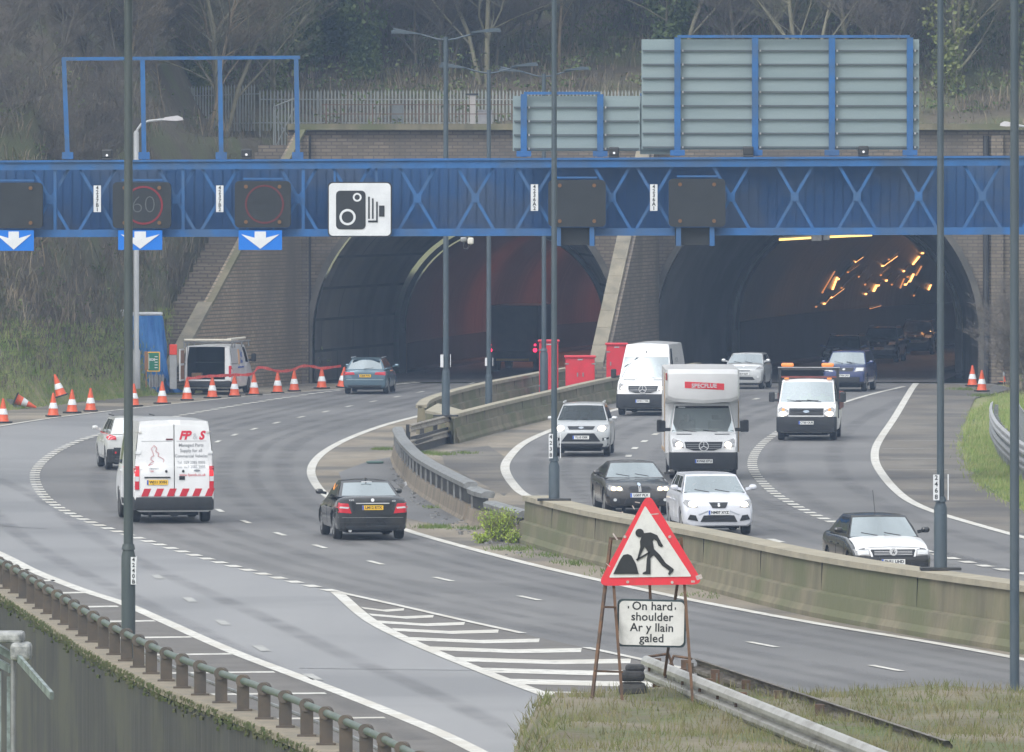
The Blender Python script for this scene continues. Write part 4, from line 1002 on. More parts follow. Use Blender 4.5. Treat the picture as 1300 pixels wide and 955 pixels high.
class Veh: pass
def make_vehicle(name, S, paint, glass=None):
    """S: dict of dimensions. Returns a Veh with .root (at the origin) and .bvh of its skin"""
    L, W, H = S['L'], S['W'], S['H']; hw = W/2; f = -L/2; b = L/2
    hn, hh, hb, ht = S['hn'], S['hh'], S['hb'], S['ht']; bl = S['bonnet']; bt = S['boot']; zb = S.get('zb', .22)
    V = Veh(); V.S = S; V.parts = {}; root = empty(name); V.root = root
    sh = S.get('sh', .13); nose = S.get('nose', .10)
    st = [(f, .80, hn-nose*1.5, zb+.10), (f+.03, .90, hn-nose*.6, zb+.03), (f+.11, .962, hn-.01, zb), (f+.32, .992, lerp(hn, hh, .30), zb), (f+bl*.55, 1, lerp(hn, hh, .66), zb),
          (f+bl, 1, hh, zb), (f+bl+.25, 1, hb, zb), (lerp(f+bl, b-bt, .5), 1, hb+.01, zb), (b-max(bt, .3), 1, hb+.01, zb), (b-.26, .99, ht, zb), (b-.10, .965, ht-.01, zb+.01), (b-.02, .925, ht-.05, zb+.04), (b, .86, ht-.12, zb+.1)]
    if S.get('square'):
        st = [(f, .90, hn-nose, zb+.06), (f+.03, .945, hn-nose*.5, zb+.02), (f+.12, .98, hn, zb), (f+.32, .995, lerp(hn, hh, .30), zb), (f+bl*.6, 1, lerp(hn, hh, .68), zb),
              (f+bl, 1, hh, zb), (f+bl+.2, 1, hb, zb), (0, 1, hb, zb), (b-.3, 1, hb, zb), (b-.02, .995, ht, zb), (b, .985, ht-.01, zb+.02)]
    rings = [body_ring(hw*w, zt, zz, y, sh) for (y, w, zt, zz) in st]; m = len(rings[0])
    mb = MB(); mb.add([p for r_ in rings for p in r_], [(j*m+i, j*m+(i+1) % m, (j+1)*m+(i+1) % m, (j+1)*m+i) for j in range(len(rings)-1) for i in range(m)]+[tuple(range(m)), tuple(range(len(rings)*m-1, (len(rings)-1)*m-1, -1))])
    lower = mb.build('lower', paint)
    wr = S.get('wheel', .32); yf = f+S['wf']; yr = b-S['wr']
    if S.get('arches', True): arch_cut(lower, [(yf, wr, wr+.07, hw), (yr, wr, wr+.07, hw)])
    if 'cut' in S:
        (cx0, cx1), (cy0, cy1), (cz0, cz1) = S['cut']; c = MB(); c.box(((cx0+cx1)/2, (cy0+cy1)/2, (cz0+cz1)/2), (cx1-cx0, cy1-cy0, cz1-cz0)); co = c.build('cutter', TYRE); m = lower.modifiers.new('b', 'BOOLEAN'); m.object = co; m.operation = 'DIFFERENCE'; m.solver = 'EXACT'
        dg = bpy.context.evaluated_depsgraph_get(); me = bpy.data.meshes.new_from_object(lower.evaluated_get(dg)); lower.modifiers.clear(); lower.data = me; bpy.data.objects.remove(co)
    # ---- greenhouse
    g = S['gh']; y0, z0, y1, y2, y3, z3 = g['y0'], g['z0'], g['y1'], g['y2'], g['y3'], g['z3']; wb = hw*g.get('wb', .93); wt = hw*g.get('wt', .72); zr = g.get('zr', H-.04); cr = g.get('crown', .04); bu = g.get('bulge', .12)
    wbr = hw*g.get('wbr', g.get('wb', .93)); wtr = hw*g.get('wtr', g.get('wt', .72)); rb = g.get('rbulge', bu)
    bodyf = MB(); 
    glz = {}
    def put(grid, us, vs, wins, key):
        pts = [[grid(u, v) for u in us] for v in vs]
        for j in range(len(vs)-1):
            for i in range(len(us)-1):
                u = (us[i]+us[i+1])/2; v = (vs[j]+vs[j+1])/2; k = None
                for (nm, ua, ub, va, vb) in wins:
                    if ua < u < ub and va < v < vb: k = nm
                tgt = bodyf if k is None else glz.setdefault(k, MB())
                tgt.add([pts[j][i], pts[j][i+1], pts[j+1][i+1], pts[j+1][i]], [(0, 1, 2, 3)])
    cv = g.get('curve', 0.0)
    def ws(u, v): return (u*lerp(wb, wt, v), lerp(y0, y1, v)+bu*u*u-cv*math.sin(math.pi*v), lerp(z0, zr, v)-.0*u*u+cr*v*(1-u*u)*.5)
    def rw(u, v): return (u*lerp(wbr, wtr, v), lerp(y3, y2, v)-rb*u*u, lerp(z3, zr, v)+cr*v*(1-u*u)*.5)
    def roof(u, v):
        ya = y1+bu*u*u; yb = y2-rb*u*u; w = lerp(wt, wtr, v)
        return (u*w, lerp(ya, yb, v), zr+cr*(1-u*u)*(.5+.5*math.sin(math.pi*v)))
    def side(sg):
        def fn(t, v):
            q0 = (lerp(y0+bu, y3-rb, t)); q1 = lerp(y1+bu, y2-rb, t)
            za = lerp(z0, z3, t); w0 = lerp(wb, wbr, t); w1 = lerp(wt, wtr, t)
            return (sg*(lerp(w0, w1, v)+.02*math.sin(math.pi*v)), lerp(q0, q1, v), lerp(za, zr, v))
        return fn
    U = [-1, -.955, -.9, -.7, -.45, -.2, 0, .2, .45, .7, .9, .955, 1]
    put(ws, U, [0, .05, .3, .6, .9, 1], [('windscreen', -.955, .955, .05, .9)], 'w') if not S.get('nows') else None
    rv = g.get('rear', (.08, .88)); 
    put(rw, U, [0, rv[0] if rv else .3, .5, rv[1] if rv else .8, 1], [('rear_window', -.9, .9, rv[0], rv[1])] if rv else [], 'r')
    put(roof, [-1, -.93, -.75, -.4, 0, .4, .75, .93, 1], [i/8 for i in range(9)], [], 'f')
    sw = g.get('side', [(.10, .44), (.48, .80), (.83, .93)]); tv = sorted(set([0, 1]+[x for p in sw for x in p]+[.25, .6]))
    for sg in (-1, 1):
        for wi in range(1): put(side(sg), tv, [0, .06, .5, .88, 1], [('side_window_%d%s' % (i, 'l' if sg < 0 else 'r'), a, c, .06, .88) for i, (a, c) in enumerate(sw)], 's')
    # merge lower + frame into a single body mesh
    bm = bmesh.new(); bm.from_mesh(lower.data)
    me2 = bpy.data.meshes.new('t'); me2.from_pydata(bodyf.v, [], bodyf.f); bm2 = bmesh.new(); bm2.from_mesh(me2); bmesh.ops.remove_doubles(bm2, verts=bm2.verts[:], dist=.0008); bmesh.ops.recalc_face_normals(bm2, faces=bm2.faces[:]); bm2.to_mesh(me2); bm2.free()
    bm.from_mesh(me2); me = bpy.data.meshes.new('body'); bm.to_mesh(me)
    me.polygons.foreach_set('use_smooth', [True]*len(me.polygons)); me.set_sharp_from_angle(angle=R(32)); me.materials.append(paint)
    body = bpy.data.objects.new('body', me); COL.objects.link(body); body.parent = root; bpy.data.objects.remove(lower); V.body = body
    gl = glass or {}
    for k, gm in glz.items():
        bm2 = bmesh.new(); vs = [bm2.verts.new(v) for v in gm.v]
        for fc in gm.f: bm2.faces.new([vs[i] for i in fc])
        bmesh.ops.remove_doubles(bm2, verts=bm2.verts[:], dist=.0008); bmesh.ops.recalc_face_normals(bm2, faces=bm2.faces[:])
        me3 = bpy.data.meshes.new('glass'); bm2.to_mesh(me3); bm.from_mesh(me3)
        for p in me3.polygons: p.use_smooth = True
        nm = 'windscreen' if k == 'windscreen' else ('rear_window' if k == 'rear_window' else 'side_window')
        me3.materials.append(GLASS if nm == 'windscreen' else (GLASSR if nm == 'rear_window' else GLASSD))
        o = bpy.data.objects.new(nm, me3); COL.objects.link(o); o.parent = root; bm2.free(); V.parts[k] = o
    V.bvh = BVHTree.FromBMesh(bm); bm.free()
    # ---- wheels
    for (y, tag_) in ((yf, 'f'), (yr, 'r')):
        for sg in (-1, 1):
            mb = MB(); x = sg*(hw-.125); tw = S.get('tw', .205)
            mb.lathe([(wr*.6, -tw/2+.01), (wr*.93, -tw/2), (wr, -tw/2+.03), (wr, tw/2-.03), (wr*.93, tw/2), (wr*.6, tw/2-.01)], (x, y, wr), 28, 'X'); w_ = mb.build('wheel', TYRE, root, smooth=True)
            mb = MB(); xo = x+sg*(tw/2-.015); n = 5 if S.get('alloy', True) else 9
            mb.lathe([(wr*.62, -.012), (wr*.66, .006), (wr*.60, .012), (wr*.58, -.01)], (xo, y, wr), 24, 'X')
            mb.lathe([(wr*.16, -.01), (wr*.16, .014), (.01, .018)], (xo, y, wr), 14, 'X')
            for i in range(n):
                a = 2*math.pi*i/n; mb.beam((xo, y+math.cos(a)*wr*.1, wr+math.sin(a)*wr*.1), (xo, y+math.cos(a)*wr*.62, wr+math.sin(a)*wr*.62), .05 if n == 5 else .09, .02, up=(1, 0, 0))
            mb.build('rim', RIM if S.get('alloy', True) else RIMD, w_)
    if S.get('arches', True):
        mb = MB(); mb.box((0, (yf+yr)/2, .33), (W-.62, yr-yf+.5, .34)); mb.build('underbody', INTR, root)
    # ---- interior
    if S.get('interior', True):
        mb = MB(); zs = hb+.015
        mb.grid(lambda u, v: (u*wb*.95, v, zs+.0), [-1, 1], [y0+bu+.05, y3-rb-.05]); 
        mb.build('parcel_deck', INTR, root)
        for yy in ([y1+.18, y1+1.05] if not S.get('van') else [y1+.35]):
            if yy > y2+.1: continue
            for sg in (-1, 1):
                hr = min(.38, zr-hb-.17); mb = MB(); mb.rbox((sg*hw*.42, yy+.05, hb+hr*.3), (.46, .12, hr), .05); mb.rbox((sg*hw*.42, yy+.03, hb+hr), (.25, .10, .15), .04); mb.build('seat', SEATM, root)
        mb = MB(); mb.lathe([(.17, -.012), (.185, 0), (.17, .012), (.155, 0)], (0, 0, 0), 20, 'Y'); o = mb.build('steering_wheel', INTR, root); o.location = (-hw*.42, y0+.50 if not S.get('van') else y0+.4, hb+.04); o.rotation_euler = (R(-25), 0, 0)
    # mirrors
    mz = S.get('mz', hb+.08); my = S.get('my', y0+.38)
    for sg in (-1, 1):
        mb = MB()
        if S.get('bigmirror'):
            mb.rbox((sg*(hw+.20), my, mz+.14), (.20, .12, .34), .04); mb.beam((sg*(hw-.05), my, mz+.03), (sg*(hw+.2), my, mz+.03), .08, .08); mb.build('wing_mirror', PLAS, root)
        else:
            mb.rbox((sg*(hw+.10), my, mz+.05), (.19, .14, .13), .055); mb.beam((sg*(hw-.08), my, mz-.0), (sg*(hw+.06), my, mz+.03), .05, .07); mb.build('wing_mirror', S.get('mirmat', paint), root)
    return V

def bumper(V, z0, z1, end='front', m=None, depth=.55, off=.05):
    hw = V.S['W']/2+.012; L2 = V.S['L']/2; s = -1 if end == 'front' else 1
    plan = [(hw, L2-depth), (hw, L2-.16), (hw*.975, L2-.02), (hw*.93, L2+off*.6), (hw*.6, L2+off), (0, L2+off*1.1)]
    plan = plan+[(-x, y) for x, y in reversed(plan[:-1])]; n = len(plan); mb = MB(); vs = []
    for z, k in ((z0, .985), (z0+.04, 1.0), (z1-.05, 1.0), (z1, .985)): vs += [(x*k, s*(y*(.995 if k < 1 else 1)), z) for x, y in plan]
    mb.add(vs, [(j*n+i, j*n+i+1, (j+1)*n+i+1, (j+1)*n+i) for j in range(3) for i in range(n-1)]+[tuple(range(n)), tuple(range(4*n-1, 3*n-1, -1))])
    return mb.build('bumper', m or PLAS, V.root, smooth=True, ang=35)
DIRS = {'front': (Vector((0, 1, 0)), lambda a, b: Vector((a, -9, b))), 'rear': (Vector((0, -1, 0)), lambda a, b: Vector((a, 9, b))),
        'left': (Vector((1, 0, 0)), lambda a, b: Vector((-9, a, b))), 'right': (Vector((-1, 0, 0)), lambda a, b: Vector((9, a, b)))}
def decal(V, name, outline, m, view='front', off=.008, parent=None, n=6, bvh=None, nx=8):
    """thin moulded piece that follows the bodywork; outline is (across, height)"""
    d, og = DIRS[view]; bv = bvh or V.bvh
    zs = sorted(set([p[1] for p in outline])); z0, z1 = zs[0]+1e-4, zs[-1]-1e-4
    rows = sorted(set([z0+(z1-z0)*i/n for i in range(n+1)]+[z for z in zs[1:-1]]))
    G_ = []; lastd = None
    for z in rows:
        xs = []
        for i in range(len(outline)):
            a, b = outline[i], outline[(i+1) % len(outline)]
            if (a[1]-z)*(b[1]-z) <= 0 and abs(a[1]-b[1]) > 1e-9:
                t = (z-a[1])/(b[1]-a[1])
                if -1e-6 <= t <= 1+1e-6: xs.append(a[0]+(b[0]-a[0])*t)
        if not xs: continue
        xa, xb = min(xs), max(xs); row = []
        for k in range(nx+1):
            x = xa+(xb-xa)*k/nx; h = bv.ray_cast(og(x, z), d)
            if h[0] is not None: lastd = h[0].dot(d)
            dd = lastd if lastd is not None else 0
            p = og(x, z); p = p-d*p.dot(d)+d*(dd-off); row.append(p)
        G_.append(row)
    mb = MB(); nr = len(G_); nc = nx+1
    if nr < 2: return None
    mb.add([p for r_ in G_ for p in r_], [(j*nc+i, j*nc+i+1, (j+1)*nc+i+1, (j+1)*nc+i) for j in range(nr-1) for i in range(nc-1)])
    loop = [(0, i) for i in range(nc)]+[(j, nc-1) for j in range(1, nr)]+[(nr-1, i) for i in range(nc-2, -1, -1)]+[(j, 0) for j in range(nr-2, 0, -1)]
    lp = [G_[j][i] for j, i in loop]; k = len(lp)
    mb.add(lp+[p+d*(off+.006) for p in lp], [(i, (i+1) % k, (i+1) % k+k, i+k) for i in range(k)])
    return mb.build(name, m, parent or V.root, smooth=True, ang=40)
def both(V, name, outline, m, view='front', **k):
    return [decal(V, name, outline, m, view, **k), decal(V, name, [(-a, b) for a, b in outline], m, view, **k)]
def rect(x0, x1, z0, z1): return [(x0, z0), (x1, z0), (x1, z1), (x0, z1)]
def ell(cx, cz, rx, rz, n=16): return [(cx+rx*math.cos(2*math.pi*i/n), cz+rz*math.sin(2*math.pi*i/n)) for i in range(n)]
def vtext(V, s, size, cx, cz, view, m, off=.012, bold=0, name='lettering', parent=None, align='CENTER', shear=0, space=1.0):
    d, og = DIRS[view]; sx = {'front': 1, 'rear': -1, 'left': -1, 'right': 1}[view]
    h = V.bvh.ray_cast(og(cx, cz), d); base = h[0].dot(d) if h[0] is not None else -2
    mb = MB()
    def mp(x, z):
        h = V.bvh.ray_cast(og(cx+sx*x, cz+z), d); dd = h[0].dot(d) if h[0] is not None else base
        p = og(cx+sx*x, cz+z); return p-d*p.dot(d)+d*(dd-off)
    text_on(mb, s, size, mp, bold, align, space, shear); return mb.build(name, m, parent or V.root)
def numplate(V, txt, cz, view, cx=0, w=.52, h=.112, off=.03, y=None):
    d, og = DIRS[view]; hh = [V.bvh.ray_cast(og(cx+k*w/2, cz+j*h/2), d)[0] for k in (-1, 0, 1) for j in (-1, 1)]; hh = [q.dot(d) for q in hh if q is not None]
    dd = min(hh)-off if hh else -2; base = d*dd
    c = Vector((cx, base.y, cz)); s = -1 if view == 'front' else 1; sx = 1 if view == 'front' else -1
    mb = MB(); mb.box(c, (w, .012, h)); pl = mb.build('number_plate', WPLATE if view == 'front' else YPLATE, V.root)
    mb = MB(); mb.box(c+Vector((-sx*(w/2-.022), s*.0075, 0)), (.04, .006, h-.006)); mb.build('blue_band', EUB, pl)
    mb = MB(); text_on(mb, txt, .092, lambda x, z: (c.x+sx*(x+.018), c.y+s*.0085, c.z+z), bold=.0035); mb.build('plate_lettering', BLACK_P, pl)
    return pl
def star_badge(V, cz, r, view='front', cx=0, off=.03):
    d, og = DIRS[view]; h = V.bvh.ray_cast(og(cx, cz), d)[0]; y = h.y-off if view == 'front' else h.y+off; s = -1 if view == 'front' else 1
    mb = MB(); ring(mb, cx, cz, r, r*.16, y, .02, 28)
    for a in (90, 210, 330): mb.beam((cx, y, cz), (cx+r*math.cos(R(a)), y, cz+r*math.sin(R(a))), r*.16, .02, up=(0, 1, 0))
    mb.build('badge', CHROME, V.root)
def doors(V, ranges, z0, z1, m, handle=True, off=.006):
    for v in ('left', 'right'):
        for (a, b) in ranges:
            o = decal(V, 'door', rect(a, b, z0, z1), m, v, off=off)
            if handle and o:
                sx = -1 if v == 'left' else 1; mb = MB(); mb.rbox((sx*(V.S['W']/2+.015), b-.16, z1-.12), (.03, .2, .035), .01); mb.build('handle', m, o)
def wipers(V, y, z, w, m=None):
    g = V.S['gh']; sl = (V.S['gh'].get('zr', V.S['H'])-g['z0'])/(g['y1']-g['y0'])
    for s in (0, 1):
        x0 = -w*.75+s*w*.85; mb = MB(); mb.beam((x0+.5*w, g['y0']+.04, g['z0']+.05), (x0-.1*w, g['y0']+.10, g['z0']+.11), .02, .02); mb.build('wiper', DK, V.root)
def occupant_slot(V): pass

# ---------------- shapes
def sedan(L=4.58, W=1.77, H=1.43, **k):
    S = dict(L=L, W=W, H=H, hn=.70, hh=.93, hb=.96, ht=1.02, bonnet=1.25, boot=.75, wf=.86, wr=1.0, wheel=.32,
             gh=dict(y0=-L/2+1.18, z0=.93, y1=-L/2+1.95, y2=L/2-1.35, y3=L/2-.50, z3=1.0, wb=.90, wt=.66, zr=H-.045, crown=.045, bulge=.16, side=[(.10, .46), (.50, .82)]))
    for a, b in k.items():
        if a == 'gh': S['gh'].update(b)
        else: S[a] = b
    return S
def hatch(L=4.25, W=1.75, H=1.5, **k):
    S = dict(L=L, W=W, H=H, hn=.72, hh=1.0, hb=1.02, ht=1.0, bonnet=.95, boot=.12, wf=.84, wr=.72, wheel=.32,
             gh=dict(y0=-L/2+.86, z0=.98, y1=-L/2+1.75, y2=L/2-.42, y3=L/2-.12, z3=1.0, wb=.92, wt=.70, zr=H-.045, crown=.04, bulge=.15, side=[(.12, .42), (.46, .76), (.80, .93)]))
    for a, b in k.items():
        if a == 'gh': S['gh'].update(b)
        else: S[a] = b
    return S
def van(L=4.86, W=1.97, H=2.35, **k):
    S = dict(L=L, W=W, H=H, hn=.98, hh=1.24, hb=1.28, ht=1.28, bonnet=.72, boot=.3, wf=.85, wr=.95, wheel=.34, tw=.22, square=True, zb=.26, nose=.14, sh=.06, alloy=False, van=True, bigmirror=True, mz=1.30, my=-L/2+.95,
             gh=dict(y0=-L/2+.62, z0=1.20, y1=-L/2+1.42, y2=L/2-.10, y3=L/2-.02, z3=1.27, wb=.985, wt=.86, wbr=.99, wtr=.86, zr=H-.07, crown=.07, bulge=.14, rbulge=.01, rear=None, side=[(.05, .20)]))
    for a, b in k.items():
        if a == 'gh': S['gh'].update(b)
        else: S[a] = b
    return S
def place(V, px, py, deg, at='front', label='', cat='car', group=None, dz=0):
    """put the middle of the near axle line at the ground point under (px,py)"""
    L = V.S['L']; yw = -L/2+V.S['wf']*.35 if at == 'front' else L/2-V.S['wr']*.35
    deg = deg-math.degrees((px-CX)/F)
    rz = R(deg) if at == 'front' else math.pi+R(deg)
    off = Matrix.Rotation(rz, 3, 'Z') @ Vector((0, yw, 0)); g = G(px, py)
    V.root.location = (g.x-off.x, g.y-off.y, .012+dz); V.root.rotation_euler = (0, 0, rz); tag(V.root, label=label, cat=cat, group=group); return V

VEH = {}
# --- 1 white works van with rear chevrons
V = make_vehicle('panel_van', van(4.86, 1.97, 2.42), P_WHITE); VEH['works'] = V
for v in ('left', 'right'): decal(V, 'sill_trim', rect(-1.9, 2.2, .36, .50), PLAS, v, off=.012)
both(V, 'rear_door', [(.012, .62), (.86, .62), (.86, 1.3), (.80, 2.24), (.012, 2.28)], P_WHITE, 'rear', off=.016, nx=6, n=10)
bumper(V, .30, .60, 'rear', off=.08)
both(V, 'tail_light', rect(.865, .975, .78, 1.32), REDL, 'rear', off=.03)
both(V, 'reverse_light', rect(.87, .97, .97, 1.08), WHTL, 'rear', off=.034); both(V, 'brake_light', rect(.87, .97, 1.10, 1.28), REDLIT, 'rear', off=.034)
both(V, 'hinge', rect(.83, .95, 1.60, 1.66), CHROME, 'rear', off=.035); both(V, 'hinge', rect(.80, .90, 2.08, 2.12), P_CREAM, 'rear', off=.03)
decal(V, 'high_brake_light', rect(.03, .20, 1.92, 1.955), mat('dark red lamp', (.12, .02, .03), rough=.4), 'rear', off=.03)
for i in range(6):
    x = .80-i*.315; st = [(x, .80), (x-.17, .80), (x-.03, .63), (x+.14, .63)] if False else [(x+.02, .62), (x-.15, .62), (x-.28+.05, .80), (x-.06, .80)]
    decal(V, 'chevron_stripe', st, REDSTRIPE, 'rear', off=.024, n=3, nx=3)
both(V, 'door_seam', rect(.0, .006, .62, 2.28), SEAM, 'rear', off=.0175, nx=1)
for x0, x1 in ((.06, .80), (-.80, -.06)): decal(V, 'door_crease', rect(x0, x1, 1.89, 1.902), mat('shaded crease line', (.35, .36, .37), rough=.5), 'rear', off=.021, nx=4, n=1)
numplate(V, 'WJ11 XVH', .945, 'rear', cx=.42, off=.03)
decal(V, 'plate_lamp_bar', rect(.10, .74, 1.045, 1.075), PLAS, 'rear', off=.04)
decal(V, 'door_lock', rect(-.26, -.12, 1.0, 1.09), PLAS, 'rear', off=.03)
for cx in (.20, -.22): decal(V, 'lock_barrel', ell(cx, 1.20, .032, .032), DK, 'rear', off=.03, nx=4)
decal(V, 'door_badge', ell(-.56, 1.215, .08, .025), mat('grey badge', (.25, .27, .3), rough=.3), 'rear', off=.026)
RED_T = mat('red vinyl lettering', (.60, .02, .05), rough=.4); GREY_T = mat('grey vinyl lettering', (.22, .23, .25), rough=.5); LGREY_T = mat('pale grey lettering', (.45, .47, .49), rough=.5); BLUE_T = mat('blue vinyl lettering', (.03, .10, .42), rough=.5)
for (tx, xo) in (('FP', -.20), ('S', -.62)): vtext(V, tx, .27, xo-.08, 2.02, 'rear', RED_T, off=.026, bold=.012, shear=.3)
vtext(V, '&', .2, -.52, 2.0, 'rear', LGREY_T, off=.026)
for i, (tx, sz) in enumerate((('Managed Parts', .105), ('Supply for all', .105), ('Commercial Vehicles', .095))): vtext(V, tx, sz, -.42, 1.80-.125*i, 'rear', GREY_T, off=.026, bold=.001)
vtext(V, 'Tel  029 2085 0005', .088, -.42, 1.40, 'rear', GREY_T, off=.026); vtext(V, 'Fax  029 2085 5005', .088, -.42, 1.30, 'rear', GREY_T, off=.026)
vtext(V, 'www.fpands.co.uk', .088, -.45, 1.115, 'rear', RED_T, off=.026)
vtext(V, 'TRANSIT', .06, .50, 1.26, 'rear', GREY_T, off=.026); vtext(V, 'T280', .05, .56, 1.2, 'rear', RED_T, off=.026)
# outline map drawn in thin red lines
mp = [(.50, 1.80), (.43, 1.74), (.46, 1.66), (.38, 1.62), (.40, 1.55), (.30, 1.50), (.25, 1.47), (.27, 1.40), (.36, 1.37), (.48, 1.38), (.57, 1.36), (.64, 1.33), (.56, 1.41), (.50, 1.42), (.58, 1.47), (.57, 1.53), (.50, 1.56), (.53, 1.64), (.57, 1.72), (.50, 1.80)]
mb = MB()
y_ = V.bvh.ray_cast(Vector((.4, 9, 1.5)), Vector((0, -1, 0)))[0].y+.026
for a, b in zip(mp, mp[1:]): mb.beam((a[0], y_, a[1]), (b[0], y_, b[1]), .012, .004, up=(0, 1, 0))
mb.build('map_outline', mat('faint red outline', (.55, .18, .2), rough=.5), V.root)
vtext(V, 'FPS', .4, -1.0, 1.9, 'left', mat('grey side lettering', (.35, .38, .42), rough=.5), off=.01)
vtext(V, 'Managed Parts', .22, .2, 1.4, 'left', RED_T, off=.01); decal(V, 'side_stripe', rect(-1.2, 1.3, .55, .95), mat('dark red side graphics', (.30, .05, .06), (.6, .58, .58), 9, .5, lo=.45, hi=.55), 'left', off=.008)
both(V, 'repeater', rect(-1.55, -1.45, 1.0, 1.06), AMBL, 'left', off=.02) if False else decal(V, 'indicator', rect(-2.30, -2.16, .80, .96), AMBL, 'left', off=.03)
mb = MB(); mb.prism([(-.30, .28), (.25, .28), (.02, .14), (-.06, .14)], 2.0, 2.3); mb.cyl((.58, 2.2, .12), (.58, 2.2, .3), .035); mb.build('tow_gear', PLAS, V.root)
mb = MB(); mb.rbox((-1.18, -1.50, 1.05), (.16, .1, .10), .03); mb.build('lit_indicator', AMBL, V.root)
doors(V, [(-1.7, -.75)], .5, 1.25, P_WHITE)
place(V, 219, 664, 6.0, 'rear', 'white works van with red chevrons and lettering on its rear doors', 'van'); V.root.scale = (1.045, 1.04, 1.11)

# --- parked open van
V = make_vehicle('panel_van', van(4.86, 1.95, 2.05, cut=((-.70, .86), (.5, 4), (.62, 1.6)), gh=dict(rear=(.0005, .93), wt=.90, wtr=.90, crown=.05)), P_WHITE); VEH['open'] = V
bpy.data.objects.remove(V.parts['rear_window'])      # the back is open: no pane there
mb = MB()
for sg in (-1, 1): mb.grid(lambda u, v, sg=sg: ((.85 if sg > 0 else -.69), u, v), [.52, 2.41], [.63, 1.96])
mb.grid(lambda u, v: (u, .52, v), [-.69, .85], [.63, 1.96]); mb.grid(lambda u, v: (u, v, .63), [-.69, .85], [.52, 2.41]); mb.grid(lambda u, v: (u, v, 1.93), [-.69, .85], [.52, 2.3])
mb.build('load_bay', INTR, V.root)
mb = MB(); mb.box((.55, 1.9, .76), (.4, .3, .24)); mb.build('tool_crate', mat('brown crate', (.25, .15, .08), rough=.8), V.root)
bumper(V, .30, .56, 'rear', off=.10)
t = MB(); t.prism([(-.96, .58), (-.70, .58), (-.70, 1.93), (-.88, 1.93)], 2.42, 2.47); t.build('door_jamb', P_WHITE, V.root); t = MB(); t.prism([(.86, .58), (.96, .58), (.89, 1.93), (.86, 1.93)], 2.42, 2.47); t.build('door_jamb', P_WHITE, V.root)
decal(V, 'tail_light', rect(-.975, -.86, .72, 1.18), REDL, 'rear', off=.045)
# left door swung right back, edge on, with its timber lining
t = MB(); t.box((1.0, 2.88, 1.22), (.05, .85, 1.30)); dr = t.build('rear_door', P_WHITE, V.root)
t = MB(); t.box((.968, 2.88, 1.55), (.012, .68, .52)); t.box((.968, 2.88, .92), (.012, .68, .55)); t.build('timber_lining', mat('brown ply lining', (.36, .20, .13), (.28, .16, .10), 3, .7), dr)
for zz_ in (1.90,): pass
t = MB(); t.cyl((-1.0, -1.6, 2.14), (-1.0, 2.5, 2.14), .03); t.cyl((1.0, -1.6, 2.14), (1.0, 2.5, 2.14), .03); 
for y in (-1.4, 0.2, 1.8, 2.4): t.beam((-.98, y, 2.11), (.98, y, 2.11), .06, .05); t.cyl((-.98, y, 1.9), (-.98, y, 2.16), .03); t.cyl((.98, y, 1.9), (.98, y, 2.16), .03)
t.build('roof_rack', GALV, V.root)
t = MB(); t.cyl((-.96, 2.5, 2.22), (.96, 2.5, 2.22), .05, n=12); t.cyl((-.8, -1.5, 2.24), (-.8, 2.4, 2.24), .055); t.build('pipe_tube', mat('cream pipe', (.62, .58, .48), rough=.5), V.root)
vtext(V, 'kit', .38, .15, 1.62, 'left', BLUE_T, off=.012, bold=.01); vtext(V, 'line', .34, .15, 1.32, 'left', BLUE_T, off=.012, bold=.01)
decal(V, 'orange_logo', rect(.50, .85, 1.2, 1.82), mat('pale orange vinyl', (.70, .42, .22), rough=.5), 'left', off=.01)
decal(V, 'blue_strapline', rect(-.3, 1.0, 1.06, 1.12), BLUE_T, 'left', off=.012); doors(V, [(-1.75, -.8), (-.7, .4)], .5, 1.9 if False else 1.25, P_WHITE)
place(V, 266, 501.5, -10.5, 'rear', 'white van parked on the verge with its rear doors open and roof rack', 'van')

# --- high roof van
def merc_front(V, zg=.95):
    both(V, 'headlight', [(.58, zg-.03), (.90, zg+.02), (.93, zg+.20), (.88, zg+.25), (.62, zg+.14)], HLG, 'front', off=.03)
    both(V, 'lamp_glow', ell(.72, zg+.07, .10, .08), LAMPON, 'front', off=.05, nx=6)
    decal(V, 'grille', [(-.56, zg+.15), (-.52, zg-.03), (-.3, zg-.10), (.3, zg-.10), (.52, zg-.03), (.56, zg+.15)], GRILL, 'front', off=.03)
    for k in range(3): decal(V, 'grille_bar', rect(-.5, .5, zg-.045+k*.058, zg-.03+k*.058), mat('grey grille bar', (.22, .23, .24), rough=.3), 'front', off=.042, n=1)
    star_badge(V, zg+.03, .135, off=.085)
    bumper(V, .28, .80, 'front', off=.03)
    both(V, 'bonnet_vent', rect(.34, .78, zg+.355, zg+.375), PLAS, 'front', off=.02, n=1)
    wipers(V, 0, 0, .7)
V = make_vehicle('panel_van', van(5.9, 1.99, 2.70, hn=1.02, hh=1.36, hb=1.40, ht=1.40, mz=1.40, gh=dict(y0=-5.9/2+.66, z0=1.32, y1=-5.9/2+1.55, wb=.97, wt=.80, zr=2.60, z3=1.4, wbr=.98, wtr=.80, crown=.10, curve=.06, side=[(.05, .17)])), P_WHITE); VEH['high'] = V
merc_front(V)
